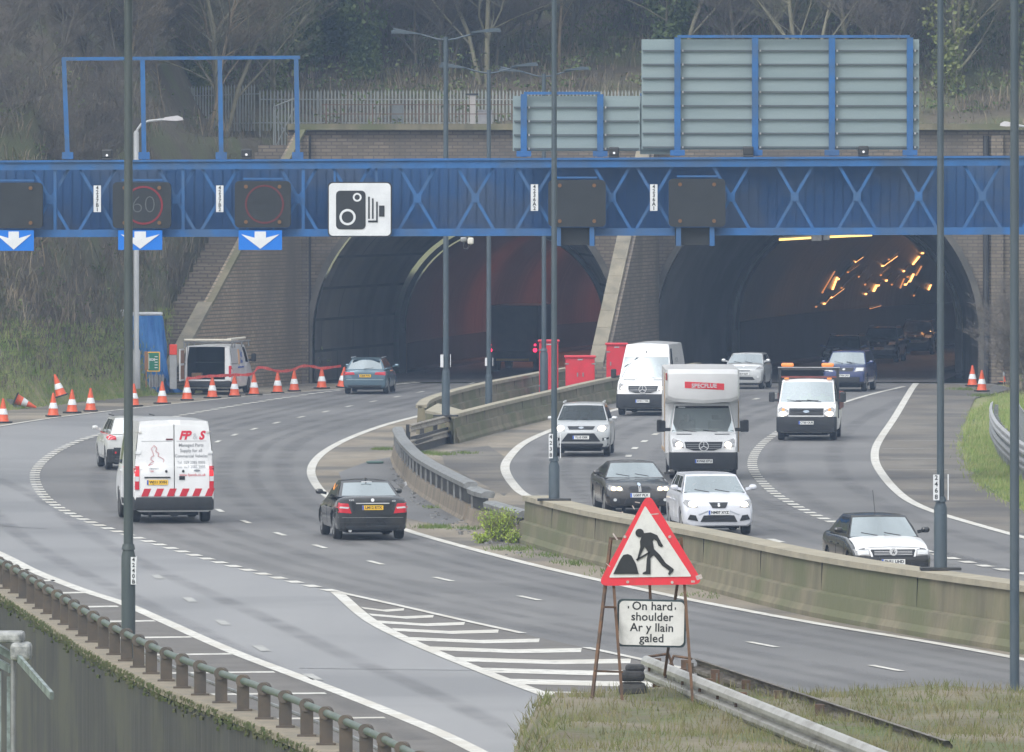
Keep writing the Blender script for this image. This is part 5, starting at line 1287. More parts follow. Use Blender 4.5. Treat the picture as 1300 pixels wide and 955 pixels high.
# solid fairing above the screen
decal(V, 'roof_fairing', [(-.80, 2.14), (.80, 2.14), (.79, 2.5), (.72, 2.60), (-.72, 2.60), (-.79, 2.5)], P_WHITE, 'front', off=.012)
decal(V, 'roof_antenna', rect(-.015, .015, 2.30, 2.38), DK, 'front', off=.04, nx=2, n=2)
numplate(V, 'WX11 YXL', .54, 'front', off=.085)
vtext(V, 'MOTOR', .26, .3, 2.0, 'right', GREY_T, off=.01); vtext(V, 'SERVICE', .26, .4, 1.65, 'right', GREY_T, off=.01)
decal(V, 'dash_papers', rect(-.55, .1, 1.36, 1.38), WHTL, 'front', off=.01, n=1)
place(V, 817, 528, -6.5, 'front', 'white high roof van with lit headlamps behind the light coloured estate car', 'van')

# --- box van with a cab pod
S_ = van(5.6, 1.99, 2.28, hn=1.02, hh=1.36, hb=1.40, ht=1.40, mz=1.40, gh=dict(y0=-5.6/2+.66, z0=1.32, y1=-5.6/2+1.48, y2=-5.6/2+2.2, y3=-5.6/2+2.22, wb=.97, wt=.82, zr=2.18, z3=1.4, wbr=.98, wtr=.82, crown=.06, side=[(.12, .75)]))
V = make_vehicle('box_van', S_, P_WHITE); VEH['box'] = V
merc_front(V); numplate(V, 'KW63 ETU', .54, 'front', off=.085)
decal(V, 'sun_strip', rect(-.78, .78, 2.06, 2.12), DK, 'front', off=.008); decal(V, 'toll_tag', rect(-.7, -.5, 2.07, 2.10), WHTL, 'front', off=.02, n=1)
BOXW = paintmat('white box body panel', (.86, .86, .86), .4)
bm = bmesh.new(); prof = [(-2.05, 2.26), (-2.20, 2.36), (-2.26, 2.60), (-2.18, 3.08), (-2.02, 3.22), (2.75, 3.26), (2.8, 3.2), (2.8, .72), (-.78, .72), (-.78, 2.2)]
mb = MB(); wbx = 1.08
vs = []; sec = [(-1, 0), (-.94, .0)]
for xx, ins in ((-wbx, .13), (-wbx+.06, .03), (-wbx+.25, 0), (0, -.03), (wbx-.25, 0), (wbx-.06, .03), (wbx, .13)):
    for (y, z) in prof:
        k4 = (abs(xx)/wbx)**4; yy = y+ins*1.3+.16*k4 if y < -1.5 else y; z2 = z-ins*.25 if z > 3 else (z+.16*k4-.05 if y < -1.5 and z < 2.7 else z); vs.append((xx, yy, z2))
m_ = len(prof); mb.add(vs, [(i*m_+j, i*m_+(j+1) % m_, (i+1)*m_+(j+1) % m_, (i+1)*m_+j) for i in range(6) for j in range(m_)]+[tuple(range(m_)), tuple(range(7*m_-1, 6*m_-1, -1))])
bx = mb.build('box_body', BOXW, V.root, smooth=True, ang=30)
bmx = bmesh.new(); bmx.from_mesh(bx.data); V.bvh2 = BVHTree.FromBMesh(bmx); bmx.free()
sv = V.bvh; V.bvh = V.bvh2
RS = mat('red name panel', (.72, .03, .04), rough=.4)
pl = decal(V, 'name_panel', [(-.54, 2.67), (0, 2.645), (.62, 2.61), (.62, 2.80), (0, 2.835), (-.54, 2.86)], RS, 'front', off=.012, nx=8)
vtext(V, 'SPECFLUE', .165, .03, 2.735, 'front', WHITE_P, off=.04, bold=.004, space=1.05)
decal(V, 'side_rail', rect(-.7, 2.75, .74, .84), mat('tan side rail', (.45, .32, .20), rough=.6), 'left', off=.01); decal(V, 'side_rail', rect(-.7, 2.75, .74, .84), GALV, 'right', off=.01)
for sg in (-1, 1): mb = MB(); mb.beam((sg*1.085, -.76, .75), (sg*1.085, -.76, 3.1), .05, .04); mb.build('corner_trim', mat('tan edge trim', (.45, .33, .22), rough=.6), V.root)
mb = MB(); mb.rbox((-1.075, -2.0, 3.0), (.05, .06, .22), .02); mb.build('marker_lamp', mat('dull red marker', (.4, .08, .07), rough=.4), V.root)
V.bvh = sv
for sg in (-1, 1): mb = MB(); mb.rbox((sg*1.27, -5.6/2+.95, 1.55), (.17, .12, .36), .04); mb.beam((sg*.95, -5.6/2+.95, 1.45), (sg*1.25, -5.6/2+.95, 1.45), .07, .08); mb.build('mirror_arm', PLAS, V.root)
place(V, 893, 609, 1.8, 'front', 'white box van with a red name panel over the cab', 'van')

# --- tipper with beacons
S_ = van(5.3, 2.0, 2.06, hn=1.0, hh=1.26, hb=1.30, ht=1.30, mz=1.30, gh=dict(y0=-5.3/2+.60, z0=1.24, y1=-5.3/2+1.30, y2=-5.3/2+2.05, y3=-5.3/2+2.1, wb=.95, wt=.86, zr=2.0, z3=1.3, wbr=.95, wtr=.86, crown=.05, side=[(.12, .7)]))
V = make_vehicle('tipper_truck', S_, P_WHITE); VEH['tip'] = V
both(V, 'headlight', [(.60, .80), (.93, .84), (.95, 1.06), (.86, 1.12), (.60, 1.02)], HLG, 'front', off=.03); both(V, 'lamp_glow', ell(.78, .90, .13, .08), LAMPON, 'front', off=.05, nx=6); both(V, 'indicator', ell(.78, 1.03, .05, .045), AMBL, 'front', off=.05, nx=4)
decal(V, 'grille', rect(-.58, .58, .86, 1.08), GRILL, 'front', off=.03)
for k in range(4): decal(V, 'grille_bar', rect(-.5, .5, .885+k*.045, .90+k*.045), PLAS, 'front', off=.045, n=1)
decal(V, 'badge', ell(0, .98, .11, .042), mat('blue grey oval badge', (.35, .42, .5), rough=.25, metal=.4), 'front', off=.06)
bumper(V, .28, .80, 'front', off=.04)
decal(V, 'bonnet_vent', rect(-.38, .38, 1.36-.04, 1.335), PLAS, 'front', off=.03, n=1)
numplate(V, 'CT60 OUR', .60, 'front', off=.085, w=.5); wipers(V, 0, 0, .8)
RBX = mat('dark red tipper body', (.22, .05, .04), (.12, .04, .035), 3, .6)
mb = MB(); mb.box((0, 1.0, 1.05), (2.1, 3.2, .12)); 
for sg in (-1, 1): mb.box((sg*1.03, 1.0, 1.32), (.05, 3.2, .45))
mb.box((0, 2.58, 1.32), (2.06, .05, .45)); mb.box((0, -.60, 1.32), (2.06, .05, .45)); mb.build('tipper_body', RBX, V.root)
mb = MB()
for sg in (-1, 1): mb.beam((sg*.98, -.66, .7), (sg*.98, -.66, 2.38), .09, .09)
mb.beam((-1.0, -.66, 2.36), (1.0, -.66, 2.36), .06, .07); mb.build('headboard_frame', DARKST, V.root)
mb = MB(); mb.beam((-.98, -.66, 2.09), (.98, -.66, 2.09), .05, .06); mb.build('headboard_rail', RBX, V.root)
mb = MB(); mb.beam((-1.05, -.66, 2.415), (1.05, -.66, 2.415), .10, .03); mb.build('light_bar', GALV_W, V.root)
ORB = mat('orange beacon dome', (.75, .22, .05), emit=(1, .3, .06), estr=.35, rough=.3)
for x in (-.72, .64): mb = MB(); mb.rbox((x, -.66, 2.50), (.42, .16, .13), .05); mb.build('beacon', ORB, V.root)
for x in (-.72, .72): mb = MB(); mb.rbox((x, -5.3/2+1.38, 2.05), (.16, .12, .06), .02); mb.build('marker_lamp', AMBL, V.root)
place(V, 1024, 559.5, -2.5, 'front', 'white tipper truck with two orange beacons on a bar above its cab', 'truck')
TIP = V
# --- black saloon seen from behind
V = make_vehicle('saloon_car', sedan(4.58, 1.77, 1.44, hn=.70, ht=1.05, hb=.97, boot=.85, wheel=.33, gh=dict(y3=2.29-.62, z3=1.04, y2=2.29-1.50, wt=.64, wtr=.66, wbr=.86, rbulge=.18)), P_BLACK); VEH['merc'] = V
both(V, 'tail_light', [(.52, .66), (.84, .68), (.88, .80), (.83, .93), (.60, .90)], REDLIT if False else REDL, 'rear', off=.015); both(V, 'reverse_light', [(.60, .775), (.82, .79), (.80, .83), (.58, .815)], WHTL, 'rear', off=.022)
decal(V, 'boot_lid', [(-.46, .62), (.46, .62), (.56, .95), (-.56, .95)], P_BLACK, 'rear', off=.010)
decal(V, 'chrome_strip', rect(-.41, .41, .895, .918), CHROME, 'rear', off=.04, n=1)
decal(V, 'bumper_skirt', [(-.80, .22), (.80, .22), (.82, .36), (-.82, .36)], PLAS, 'rear', off=.02)
both(V, 'bumper_line', rect(.0, .84, .555, .562), mat('grey highlight trim', (.30, .31, .32), rough=.3), 'rear', off=.012, n=1); decal(V, 'bumper_line', rect(-.8, .8, .44, .447), PLAS, 'rear', off=.016, n=1)
numplate(V, 'LM12 RTX', .80, 'rear', off=.03); decal(V, 'badge', ell(0, .985, .042, .042), CHROME, 'rear', off=.02)
vtext(V, 'C220', .055, .52, .985, 'rear', CHROME, off=.02); vtext(V, 'CDI', .055, -.52, .96, 'rear', CHROME, off=.02)
mb = MB(); mb.rbox((0, .78, 1.455), (.05, .14, .06), .02); mb.build('roof_antenna', P_BLACK, V.root)
mb = MB(); mb.rbox((0, .95, 1.385), (.26, .03, .02), .008); mb.build('high_brake_light', WHTL, V.root)
mb = MB(); mb.prism([(-.03, 0), (.03, 0), (0, .03)], 0, .02) if False else mb.add([(.60, -.35, 1.20), (.62, -.52, 1.20), (.60, -.42, 1.34), (.56, -.35, 1.19)], [(0, 1, 2), (0, 2, 3)]); 
doors(V, [(-.95, .05), (.10, 1.0)], .36, .90, P_BLACK)
mb = MB(); mb.add([(.715, .05, 1.16), (.70, -.22, 1.20), (.665, -.05, 1.32), (.70, .05, 1.16), (.685, -.22, 1.20), (.65, -.05, 1.32)], [(0, 1, 2), (3, 5, 4), (0, 3, 4, 1), (1, 4, 5, 2), (2, 5, 3, 0)]); o = mb.build('orange_sticker', mat('orange reflection card', (.85, .30, .04), rough=.5), V.root); o.location = (1.455, 0, 0) if False else (0, 0, 0)
mb = MB(); mb.cyl((.55, 2.12, .24), (.55, 2.27, .24), .04); mb.build('exhaust', CHROME, V.root)
place(V, 471, 686, 6.5, 'rear', 'black saloon car driving away in the near lane, yellow rear plate', 'car')

# --- blue grey estate
V = make_vehicle('estate_car', hatch(4.70, 1.82, 1.46, hn=.70, hh=.95, hb=.97, ht=.98, bonnet=1.15, boot=.2, wf=.9, wr=.98, gh=dict(y0=-2.35+1.1, z0=.95, y1=-2.35+1.9, y2=2.35-.62, y3=2.35-.10, z3=.98, wb=.90, wt=.66, zr=1.41, wbr=.88, wtr=.66, side=[(.1, .38), (.42, .68), (.72, .92)])), P_BLUEG); VEH['audi'] = V
both(V, 'tail_light', [(.40, .79), (.84, .76), (.88, .86), (.82, .91), (.45, .89)], REDL, 'rear', off=.018); decal(V, 'tailgate', [(-.5, .60), (.5, .60), (.62, .96), (-.62, .96)], P_BLUEG, 'rear', off=.012)
numplate(V, 'CE08 FVN', .74, 'rear', off=.03); decal(V, 'bumper_highlight', rect(-.76, .76, .57, .60), mat('pale blue trim', (.28, .36, .40), rough=.3), 'rear', off=.016, n=1); decal(V, 'bumper_skirt', rect(-.84, .84, .22, .36), PLAS, 'rear', off=.02)
mb = MB(); mb.beam((-.60, 1.72, 1.455), (.60, 1.72, 1.455), .10, .03); mb.build('roof_spoiler', P_BLUEG, V.root)
[(mb := MB(), mb.beam((s*.62, -.3, 1.475), (s*.62, 1.5, 1.475), .03, .03), mb.build('roof_rail', CHROME, V.root)) for s in (-1, 1)]
mb = MB(); mb.beam((.05, 2.27, 1.02), (-.35, 2.2, 1.06), .02, .02); mb.build('wiper', DK, V.root); doors(V, [(-.9, .1), (.15, 1.05)], .36, .90, P_BLUEG)
place(V, 464, 500.5, -5.5, 'rear', 'blue grey estate car heading into the left tunnel', 'car')

# --- white crossover, far left
V = make_vehicle('crossover_car', hatch(4.32, 1.80, 1.61, hn=.82, hh=1.05, hb=1.08, ht=1.05, bonnet=1.05, zb=.28, wheel=.34, gh=dict(y0=-2.16+.95, z0=1.04, y1=-2.16+1.75, y2=2.16-.50, y3=2.16-.14, z3=1.08, wt=.70, zr=1.56, wb=.90, wbr=.84, wtr=.66)), P_CREAM if False else P_WHITE2)
both(V, 'tail_light', [(.60, .92), (.86, .90), (.89, 1.0), (.80, 1.10), (.62, 1.02)], REDL, 'rear', off=.02); decal(V, 'rear_bumper', rect(-.88, .88, .28, .68), PLAS, 'rear', off=.02); both(V, 'reflector', rect(.60, .80, .50, .56), REDL, 'rear', off=.03)
numplate(V, 'CP60 KWA', .86, 'rear', off=.03); doors(V, [(-.8, .15), (.2, 1.0)], .45, .98, P_WHITE2)
[(mb := MB(), mb.beam((s*.62, -.3, 1.63), (s*.62, 1.3, 1.63), .03, .03), mb.build('roof_rail', DK, V.root)) for s in (-1, 1)]
place(V, 172, 597, 5, 'rear', 'white crossover car half hidden behind the lamp post and works van', 'car')

# --- light silver people carrier front
V = make_vehicle('compact_suv', hatch(4.44, 1.84, 1.67, hn=.86, hh=1.12, hb=1.12, ht=1.1, bonnet=1.0, zb=.27, wheel=.35, mz=1.14, gh=dict(y0=-2.22+.85, z0=1.10, y1=-2.22+1.70, y2=2.22-.5, y3=2.22-.14, z3=1.12, wt=.70, zr=1.62, wb=.90, crown=.05)), P_SILV); VEH['kuga'] = V
P_SILV2 = P_SILV
both(V, 'headlight', [(.50, .80), (.80, .84), (.87, .98), (.80, 1.03), (.56, .93)], HLG, 'front', off=.02); both(V, 'lamp_glow', ell(.66, .90, .12, .075), LAMPON, 'front', off=.04, nx=6)
decal(V, 'upper_grille', [(-.44, .96), (-.38, .86), (.38, .86), (.44, .96)], GRILL, 'front', off=.02); decal(V, 'badge', ell(0, .915, .085, .033), mat('silver oval badge', (.5, .55, .6), rough=.2, metal=.6), 'front', off=.04)
decal(V, 'lower_grille', [(-.62, .48), (.62, .48), (.42, .74), (-.42, .74)], GRILL, 'front', off=.02); both(V, 'fog_lamp', [(.68, .50), (.88, .56), (.88, .62), (.68, .60)], GRILL, 'front', off=.02); both(V, 'fog_lens', ell(.77, .56, .04, .035), WHTL, 'front', off=.03, nx=4)
decal(V, 'front_bumper', rect(-.86, .86, .27, .42), PLAS, 'front', off=.02); numplate(V, 'YL10 OEK', .61, 'front', off=.04); wipers(V, 0, 0, .6)
[(mb := MB(), mb.beam((s*.63, -.5, 1.68), (s*.63, 1.3, 1.68), .035, .05), mb.build('roof_rail', CHROME, V.root)) for s in (-1, 1)]; doors(V, [(-.8, .15), (.2, 1.0)], .45, 1.0, P_SILV)
place(V, 738, 580, -2.5, 'front', 'silver compact SUV with roof rails behind the centre lamp post', 'car')
V.parts['windscreen'].data.materials[0] = glassmat('dark windscreen glass', (.16, .21, .21), .04)

# --- dark grey coupe
V = make_vehicle('coupe_car', sedan(4.58, 1.78, 1.38, hn=.72, hh=.92, hb=.95, wheel=.33, mirmat=P_DGREY, gh=dict(y1=-2.29+2.0, y2=2.29-1.5, wt=.64, zr=1.335)), P_DGREY)
both(V, 'headlight', [(.44, .63), (.80, .64), (.86, .74), (.76, .78), (.46, .72)], HLG, 'front', off=.015)
for s in (-1, 1):
    for x in (.54, .69): decal(V, 'lamp_glow', ell(s*x, .69, .062, .05), LAMPON2, 'front', off=.035, nx=5)
both(V, 'kidney_grille', [(.03, .62), (.22, .63), (.30, .70), (.24, .75), (.03, .75)], GRILL, 'front', off=.02); both(V, 'grille_surround', rect(.015, .03, .61, .755), CHROME, 'front', off=.03, nx=1)
decal(V, 'badge', ell(0, .80, .042, .04), mat('blue white roundel', (.5, .6, .75), rough=.3), 'front', off=.03); decal(V, 'lower_intake', [(-.42, .30), (.42, .30), (.36, .44), (-.36, .44)], GRILL, 'front', off=.02); both(V, 'side_intake', [(.52, .32), (.80, .36), (.78, .46), (.54, .44)], GRILL, 'front', off=.02); both(V, 'fog_lens', ell(.66, .40, .045, .04), WHTL, 'front', off=.03, nx=4)
numplate(V, 'LG07 PLX', .52, 'front', off=.04); wipers(V, 0, 0, .6); doors(V, [(-.85, .5)], .36, .88, P_DGREY)
place(V, 811, 654, 6, 'front', 'dark grey coupe with twin round headlamps beside the white hatchback', 'car')

# --- white hatch
V = make_vehicle('hatchback_car', hatch(4.28, 1.77, 1.51, hn=.78, hh=1.02, hb=1.03, bonnet=.92, mirmat=P_PEARL, gh=dict(y0=-2.14+.80, z0=1.0, wt=.72, zr=1.45, wb=.91)), P_PEARL)
both(V, 'headlight', [(.52, .70), (.78, .70), (.86, .80), (.80, .88), (.58, .84)], HLG, 'front', off=.018); both(V, 'lamp_glow', ell(.64, .775, .10, .065), LAMPON, 'front', off=.04, nx=6)
decal(V, 'grille', [(-.24, .82), (-.16, .68), (.16, .68), (.24, .82)], GRILL, 'front', off=.022); vtext(V, 'S', .11, 0, .755, 'front', CHROME, off=.05, bold=.008, name='badge')
decal(V, 'lower_intake', [(-.46, .34), (.46, .34), (.38, .50), (-.38, .50)], GRILL, 'front', off=.018); both(V, 'side_intake', [(.52, .36), (.78, .40), (.72, .52), (.58, .50)], GRILL, 'front', off=.018)
both(V, 'bumper_crease', [(.26, .60), (.50, .50), (.52, .52), (.28, .62)], mat('soft crease trim', (.35, .38, .42), rough=.4), 'front', off=.01, n=2); numplate(V, 'NM07 XYZ', .57, 'front', off=.035); wipers(V, 0, 0, .6); doors(V, [(-.75, .15), (.2, .95)], .4, .95, P_PEARL)
place(V, 911, 680, 6.5, 'front', 'pearl white hatchback with lit headlamps just above the roadworks sign', 'car')

# --- black saloon with white bonnet
V = make_vehicle('saloon_car', sedan(4.68, 1.75, 1.47, hn=.76, hh=.97, hb=.99, ht=1.02, wheel=.32, mirmat=P_BLACK, gh=dict(y0=-2.34+1.12, z0=.96, y1=-2.34+1.85, y2=2.34-1.35, wt=.68, zr=1.42, wb=.90)), P_BLACK)
bm = bmesh.new(); mb = MB()
def bon(u, v):
    y = -2.34+.13+v*1.02; h = V.bvh.ray_cast(Vector((u*.80, y, 3)), Vector((0, 0, -1)))[0]; return (u*.80, y, h.z+.020)
mb.grid(bon, [-1, -.9, -.6, -.3, 0, .3, .6, .9, 1], [i/8 for i in range(9)]); o = mb.build('bonnet', P_WHITE, V.root, smooth=True); o['label'] = 'white bonnet on the black car'
decal(V, 'bonnet_lip', [(-.80, .72), (.80, .72), (.76, .80), (-.76, .80)], P_WHITE, 'front', off=.012)
both(V, 'headlight', [(.50, .60), (.82, .62), (.84, .74), (.80, .76), (.52, .75)], HLG, 'front', off=.02); both(V, 'lamp_lens', rect(.54, .78, .64, .73), WHTL, 'front', off=.035)
decal(V, 'grille', [(-.46, .60), (.46, .60), (.50, .75), (-.50, .75)], GRILL, 'front', off=.03)
for k in range(3): decal(V, 'grille_bar', rect(-.42, .42, .632+k*.036, .64+k*.036), CHROME, 'front', off=.042, n=1)
both(V, 'grille_surround', [(.45, .59), (.49, .59), (.53, .75), (.49, .75)], CHROME, 'front', off=.04, n=2); mb = MB(); yb = -2.40; mb.cyl((0, yb, .70), (0, yb+.04, .70), .085, n=24); bdg = mb.build('badge', CHROME, V.root)
mb = MB(); text_on(mb, 'V', .07, lambda x, z: (x, yb-.004, .722+z), bold=.003); text_on(mb, 'W', .075, lambda x, z: (x, yb-.004, .676+z), bold=.003); mb.build('badge_lettering', BLACK_P, bdg)
both(V, 'side_intake', rect(.4, .75, .36, .46), GRILL, 'front', off=.02); numplate(V, 'FN51 UHD', .48, 'front', off=.04); wipers(V, 0, 0, .6); doors(V, [(-.9, .1), (.15, 1.0)], .36, .92, P_BLACK)
mb = MB(); mb.cyl((-.0, .1, 1.45), (0, .4, 1.95), .008); mb.build('aerial', DK, V.root)
place(V, 1131, 741, 9.5, 'front', 'black saloon car with a white bonnet behind the near concrete barrier', 'car')

# --- small silver city car, hidden grey car, blue SUV
V = make_vehicle('city_car', hatch(3.1, 1.68, 1.50, hn=.86, hh=1.06, hb=1.04, bonnet=.62, wheel=.31, wf=.55, wr=.45, mirmat=P_SILV, gh=dict(y0=-1.55+.5, z0=1.02, y1=-1.55+1.25, y2=1.25, y3=1.45, z3=1.05, wt=.74, zr=1.45, side=[(.15, .6), (.66, .9)])), P_SILV)
both(V, 'headlight', [(.52, .80), (.80, .84), (.82, .98), (.74, .98), (.56, .86)], HLG, 'front', off=.02); decal(V, 'grille_slot', rect(-.30, .30, .74, .77), GRILL, 'front', off=.02, n=1); decal(V, 'lower_intake', [(-.50, .38), (.50, .38), (.40, .50), (-.40, .50)], GRILL, 'front', off=.02); both(V, 'fog_lens', ell(.64, .50, .05, .05), WHTL, 'front', off=.03, nx=4); decal(V, 'badge', ell(0, .92, .05, .035), CHROME, 'front', off=.03); numplate(V, 'CK59 BZT', .62, 'front', off=.03); wipers(V, 0, 0, .55); doors(V, [(-.6, .45)], .4, .95, P_SILV)
place(V, 944, 494, -8, 'front', 'small silver city car just outside the right tunnel mouth', 'car')
V = make_vehicle('hatchback_car', hatch(4.2, 1.74, 1.46), P_DGREY); both(V, 'headlight', [(.52, .66), (.80, .68), (.84, .78), (.56, .76)], HLG, 'front', off=.02); decal(V, 'grille', rect(-.4, .4, .62, .72), GRILL, 'front', off=.02); numplate(V, 'SA58 KJN', .52, 'front'); decal(V, 'lower_intake', rect(-.5, .5, .3, .42), GRILL, 'front', off=.02); wipers(V, 0, 0, .6)
V.body.data.materials[0] = paintmat('mid grey car paint', (.24, .26, .27), .3, .3)
place(V, 895, 511, -5, 'front', 'grey car mostly hidden behind the roof of the box van', 'car')
V = make_vehicle('suv_car', hatch(4.5, 1.77, 1.68, hn=.90, hh=1.12, hb=1.12, ht=1.1, bonnet=1.05, zb=.30, wheel=.35, mz=1.15, mirmat=P_NAVY, gh=dict(y0=-2.25+.95, z0=1.10, y1=-2.25+1.55, y2=2.25-.4, y3=2.25-.1, z3=1.12, wt=.74, zr=1.62, wb=.90)), P_NAVY); VEH['suv'] = V
both(V, 'headlight', [(.44, .82), (.82, .84), (.84, 1.0), (.50, 1.0)], HLG, 'front', off=.02); both(V, 'lamp_lens', rect(.50, .78, .86, .97), WHTL, 'front', off=.035); decal(V, 'grille', [(-.36, .84), (.36, .84), (.40, .98), (-.40, .98)], GRILL, 'front', off=.02); decal(V, 'badge', ell(0, .92, .06, .04), CHROME, 'front', off=.04); decal(V, 'front_bumper', rect(-.86, .86, .30, .60), PLAS, 'front', off=.02); numplate(V, 'CV54 LPO', .66, 'front', off=.03); wipers(V, 0, 0, .6); doors(V, [(-.85, .1), (.15, .95)], .45, 1.0, P_NAVY)
[(mb := MB(), mb.beam((s*.64, -.6, 1.70), (s*.64, 1.4, 1.70), .035, .05), mb.build('roof_rail', DK, V.root)) for s in (-1, 1)]
place(V, 1072, 497.5, -7, 'front', 'dark blue SUV coming out of the right tunnel', 'car')
# vehicles still inside the right tunnel
for (px, D, lab) in ((1074, 402, 'dark vehicle in the tunnel directly behind the blue SUV'), (1122, 424, 'dark car inside the right tunnel, second behind the blue SUV'), (1168, 442, 'dark car deepest inside the right tunnel beside the lamp post')):
    c = copy_tree(V.root); c.location = ((px-CX)*D/F, D, .03); c.rotation_euler = (0, 0, R(-9)); tag(c, label=lab, cat='car', group='dark cars queueing inside the right tunnel')
    for o in c.children:
        if o.name.startswith('body'): 
            o.data = o.data.copy(); o.data.materials[0] = P_BLACK

# --- lorry in the left tunnel
t = empty('lorry', (P(650, 472, 402).x, 402, .02), R(-6), label='dark lorry with red tail lamps deep in the left tunnel', cat='lorry')
LB = mat('dark lorry body', (.03, .035, .05), (.05, .05, .06), 2, .6)
mb = MB(); mb.rbox((0, 4, 1.95), (2.3, 7.2, 2.1), .05); mb.build('body', LB, t)
mb = MB(); mb.box((0, 4, .75), (2.2, 7.4, .3)); mb.box((0, .32, .55), (2.1, .1, .16)); mb.build('chassis', DARKST, t)
mb = MB(); mb.box((0, .26, .55), (1.5, .03, .10)); mb.build('marker_board', mat('dull yellow board', (.35, .22, .03), rough=.5), t)
mb = MB(); mb.rbox((0, 8.6, 1.6), (2.2, 1.6, 2.3), .12); mb.build('cab', LB, t)
for s in (-1, 1):
    mb = MB(); mb.cyl((s*1.02, .25, .98), (s*1.02, .3, .98), .09, n=14); mb.cyl((s*1.02, .25, 1.22), (s*1.02, .3, 1.22), .05, n=12); mb.build('tail_light', mat('lit red lamp', (.8, .02, .05), emit=(1, .02, .08), estr=2.5), t)
    for y in (1.6, 2.7, 7.9):
        mb = MB(); mb.lathe([(.3, -.14), (.48, -.15), (.5, -.1), (.5, .1), (.48, .15), (.3, .14)], (s*.98, y, .5), 20, 'X'); w_ = mb.build('wheel', TYRE, t, smooth=True)

# ================================================================ people in the cabs
SKIN = mat('skin', (.50, .31, .24), rough=.6); HAIR = mat('dark hair', (.04, .03, .025), rough=.8)
def person(cloth):
    me = bpy.data.meshes.new('person'); v = []; e = []; r = []
    def add(p, rad, par=None):
        v.append(p); r.append(rad); i = len(v)-1
        if par is not None: e.append((par, i))
        return i
    pel = add((0, .02, .0), .15); bel = add((0, .03, .18), .145, pel); ch = add((0, .04, .38), .155, bel); nk0 = add((0, .03, .53), .075, ch); nk = add((0, .0, .60), .055, nk0)
    hd0 = add((0, -.01, .68), .085, nk); hd1 = add((0, -.005, .77), .095, hd0); hd2 = add((0, .0, .84), .07, hd1); no = add((0, -.12, .735), .014, hd0)
    for s in (-1, 1):
        sh = add((s*.19, .04, .47), .075, ch); el = add((s*.27, -.10, .22), .050, sh); wrp = add((s*.17, -.36, .28), .034, el); pm = add((s*.15, -.44, .31), .036, wrp)
        for k in range(4): f1 = add((s*(.15-.018*(k-1.5)*1.2), -.50, .335-.016*k), .010, pm); add((s*(.13-.018*(k-1.5)), -.53, .315-.016*k), .008, f1)
        th = add((s*.11, -.45, .34), .011, pm)
        hp = add((s*.10, -.03, -.02), .10, pel); kn = add((s*.13, -.46, .03), .072, hp); an = add((s*.13, -.56, -.38), .045, kn); add((s*.13, -.70, -.44), .038, an)
    me.from_pydata(v, e, []); me.update()
    o = bpy.data.objects.new('person', me); COL.objects.link(o)
    m = o.modifiers.new('s', 'SKIN'); m.use_smooth_shade = True
    sv = me.skin_vertices[0].data
    for i, rad in enumerate(r): sv[i].radius = (rad, rad)
    sv[0].use_root = True
    o.modifiers.new('u', 'SUBSURF').levels = 1
    dg = bpy.context.evaluated_depsgraph_get(); m2 = bpy.data.meshes.new_from_object(o.evaluated_get(dg)); bpy.data.objects.remove(o)
    m2.materials.clear(); m2.materials.append(cloth); m2.materials.append(SKIN); m2.materials.append(HAIR)
    for p in m2.polygons:
        c = p.center
        if c.z > .60: p.material_index = 2 if (c.z > .82 or (c.y > .02 and c.z > .68)) else 1
        elif c.y < -.36 and c.z > .2: p.material_index = 1
        else: p.material_index = 0
        p.use_smooth = True
    o = bpy.data.objects.new('person', m2); COL.objects.link(o)
    mb = MB()
    for s in (-1, 1): mb.cyl((s*.033, -.088, .765), (s*.033, -.099, .765), .013, n=8)
    mb.box((0, -.098, .69), (.05, .01, .010)); mb.build('eyes_and_mouth', HAIR, o)
    return o
cl = {'dark': mat('dark jacket', (.03, .035, .05), rough=.9), 'hiviz': mat('yellow green work jacket', (.45, .62, .06), (.35, .5, .05), 6, .8), 'pale': mat('pale shirt', (.55, .55, .52), rough=.9), 'red': mat('dark red top', (.20, .04, .04), rough=.9)}
protos = {}
def seat_person(root, S, x, yoff, cloth, label):
    if cloth not in protos: o = protos[cloth] = person(cl[cloth])
    else: o = copy_tree(protos[cloth])
    M = Matrix.Translation(root.location) @ Matrix.Rotation(root.rotation_euler[2], 4, 'Z')
    p = M @ Vector((x, yoff, S['ztop']-.98 if 'ztop' in S else S['hb']-.36)); o.location = p; o.rotation_euler = (0, 0, root.rotation_euler[2]); tag(o, label=label, cat='person'); return o
def yy(S): return S['gh']['y0']+1.08 if not S.get('van') else S['gh']['y0']+.95
def find(lab): return next(o for o in bpy.data.objects if o.get('label', '').startswith(lab))
S1 = van(5.6, hb=1.40, gh=dict(y0=-2.14)); 
for lab, S, x, cloth, txt in (('white box van', VEH['box'].S, -.45, 'dark', 'driver in a dark jacket at the wheel of the box van'), ('white high roof', VEH['high'].S, -.45, 'dark', 'driver in a dark jacket in the high roof van'),
        ('white tipper', TIP.S, -.48, 'hiviz', 'driver in a yellow green work jacket in the tipper truck'), ('white tipper', TIP.S, .50, 'hiviz', 'passenger in a yellow green work jacket in the tipper truck'), ('white tipper', TIP.S, .05, 'hiviz', 'person in a yellow green jacket between the other two in the tipper truck')):
    seat_person(find(lab), S, x, yy(S), cloth, txt)
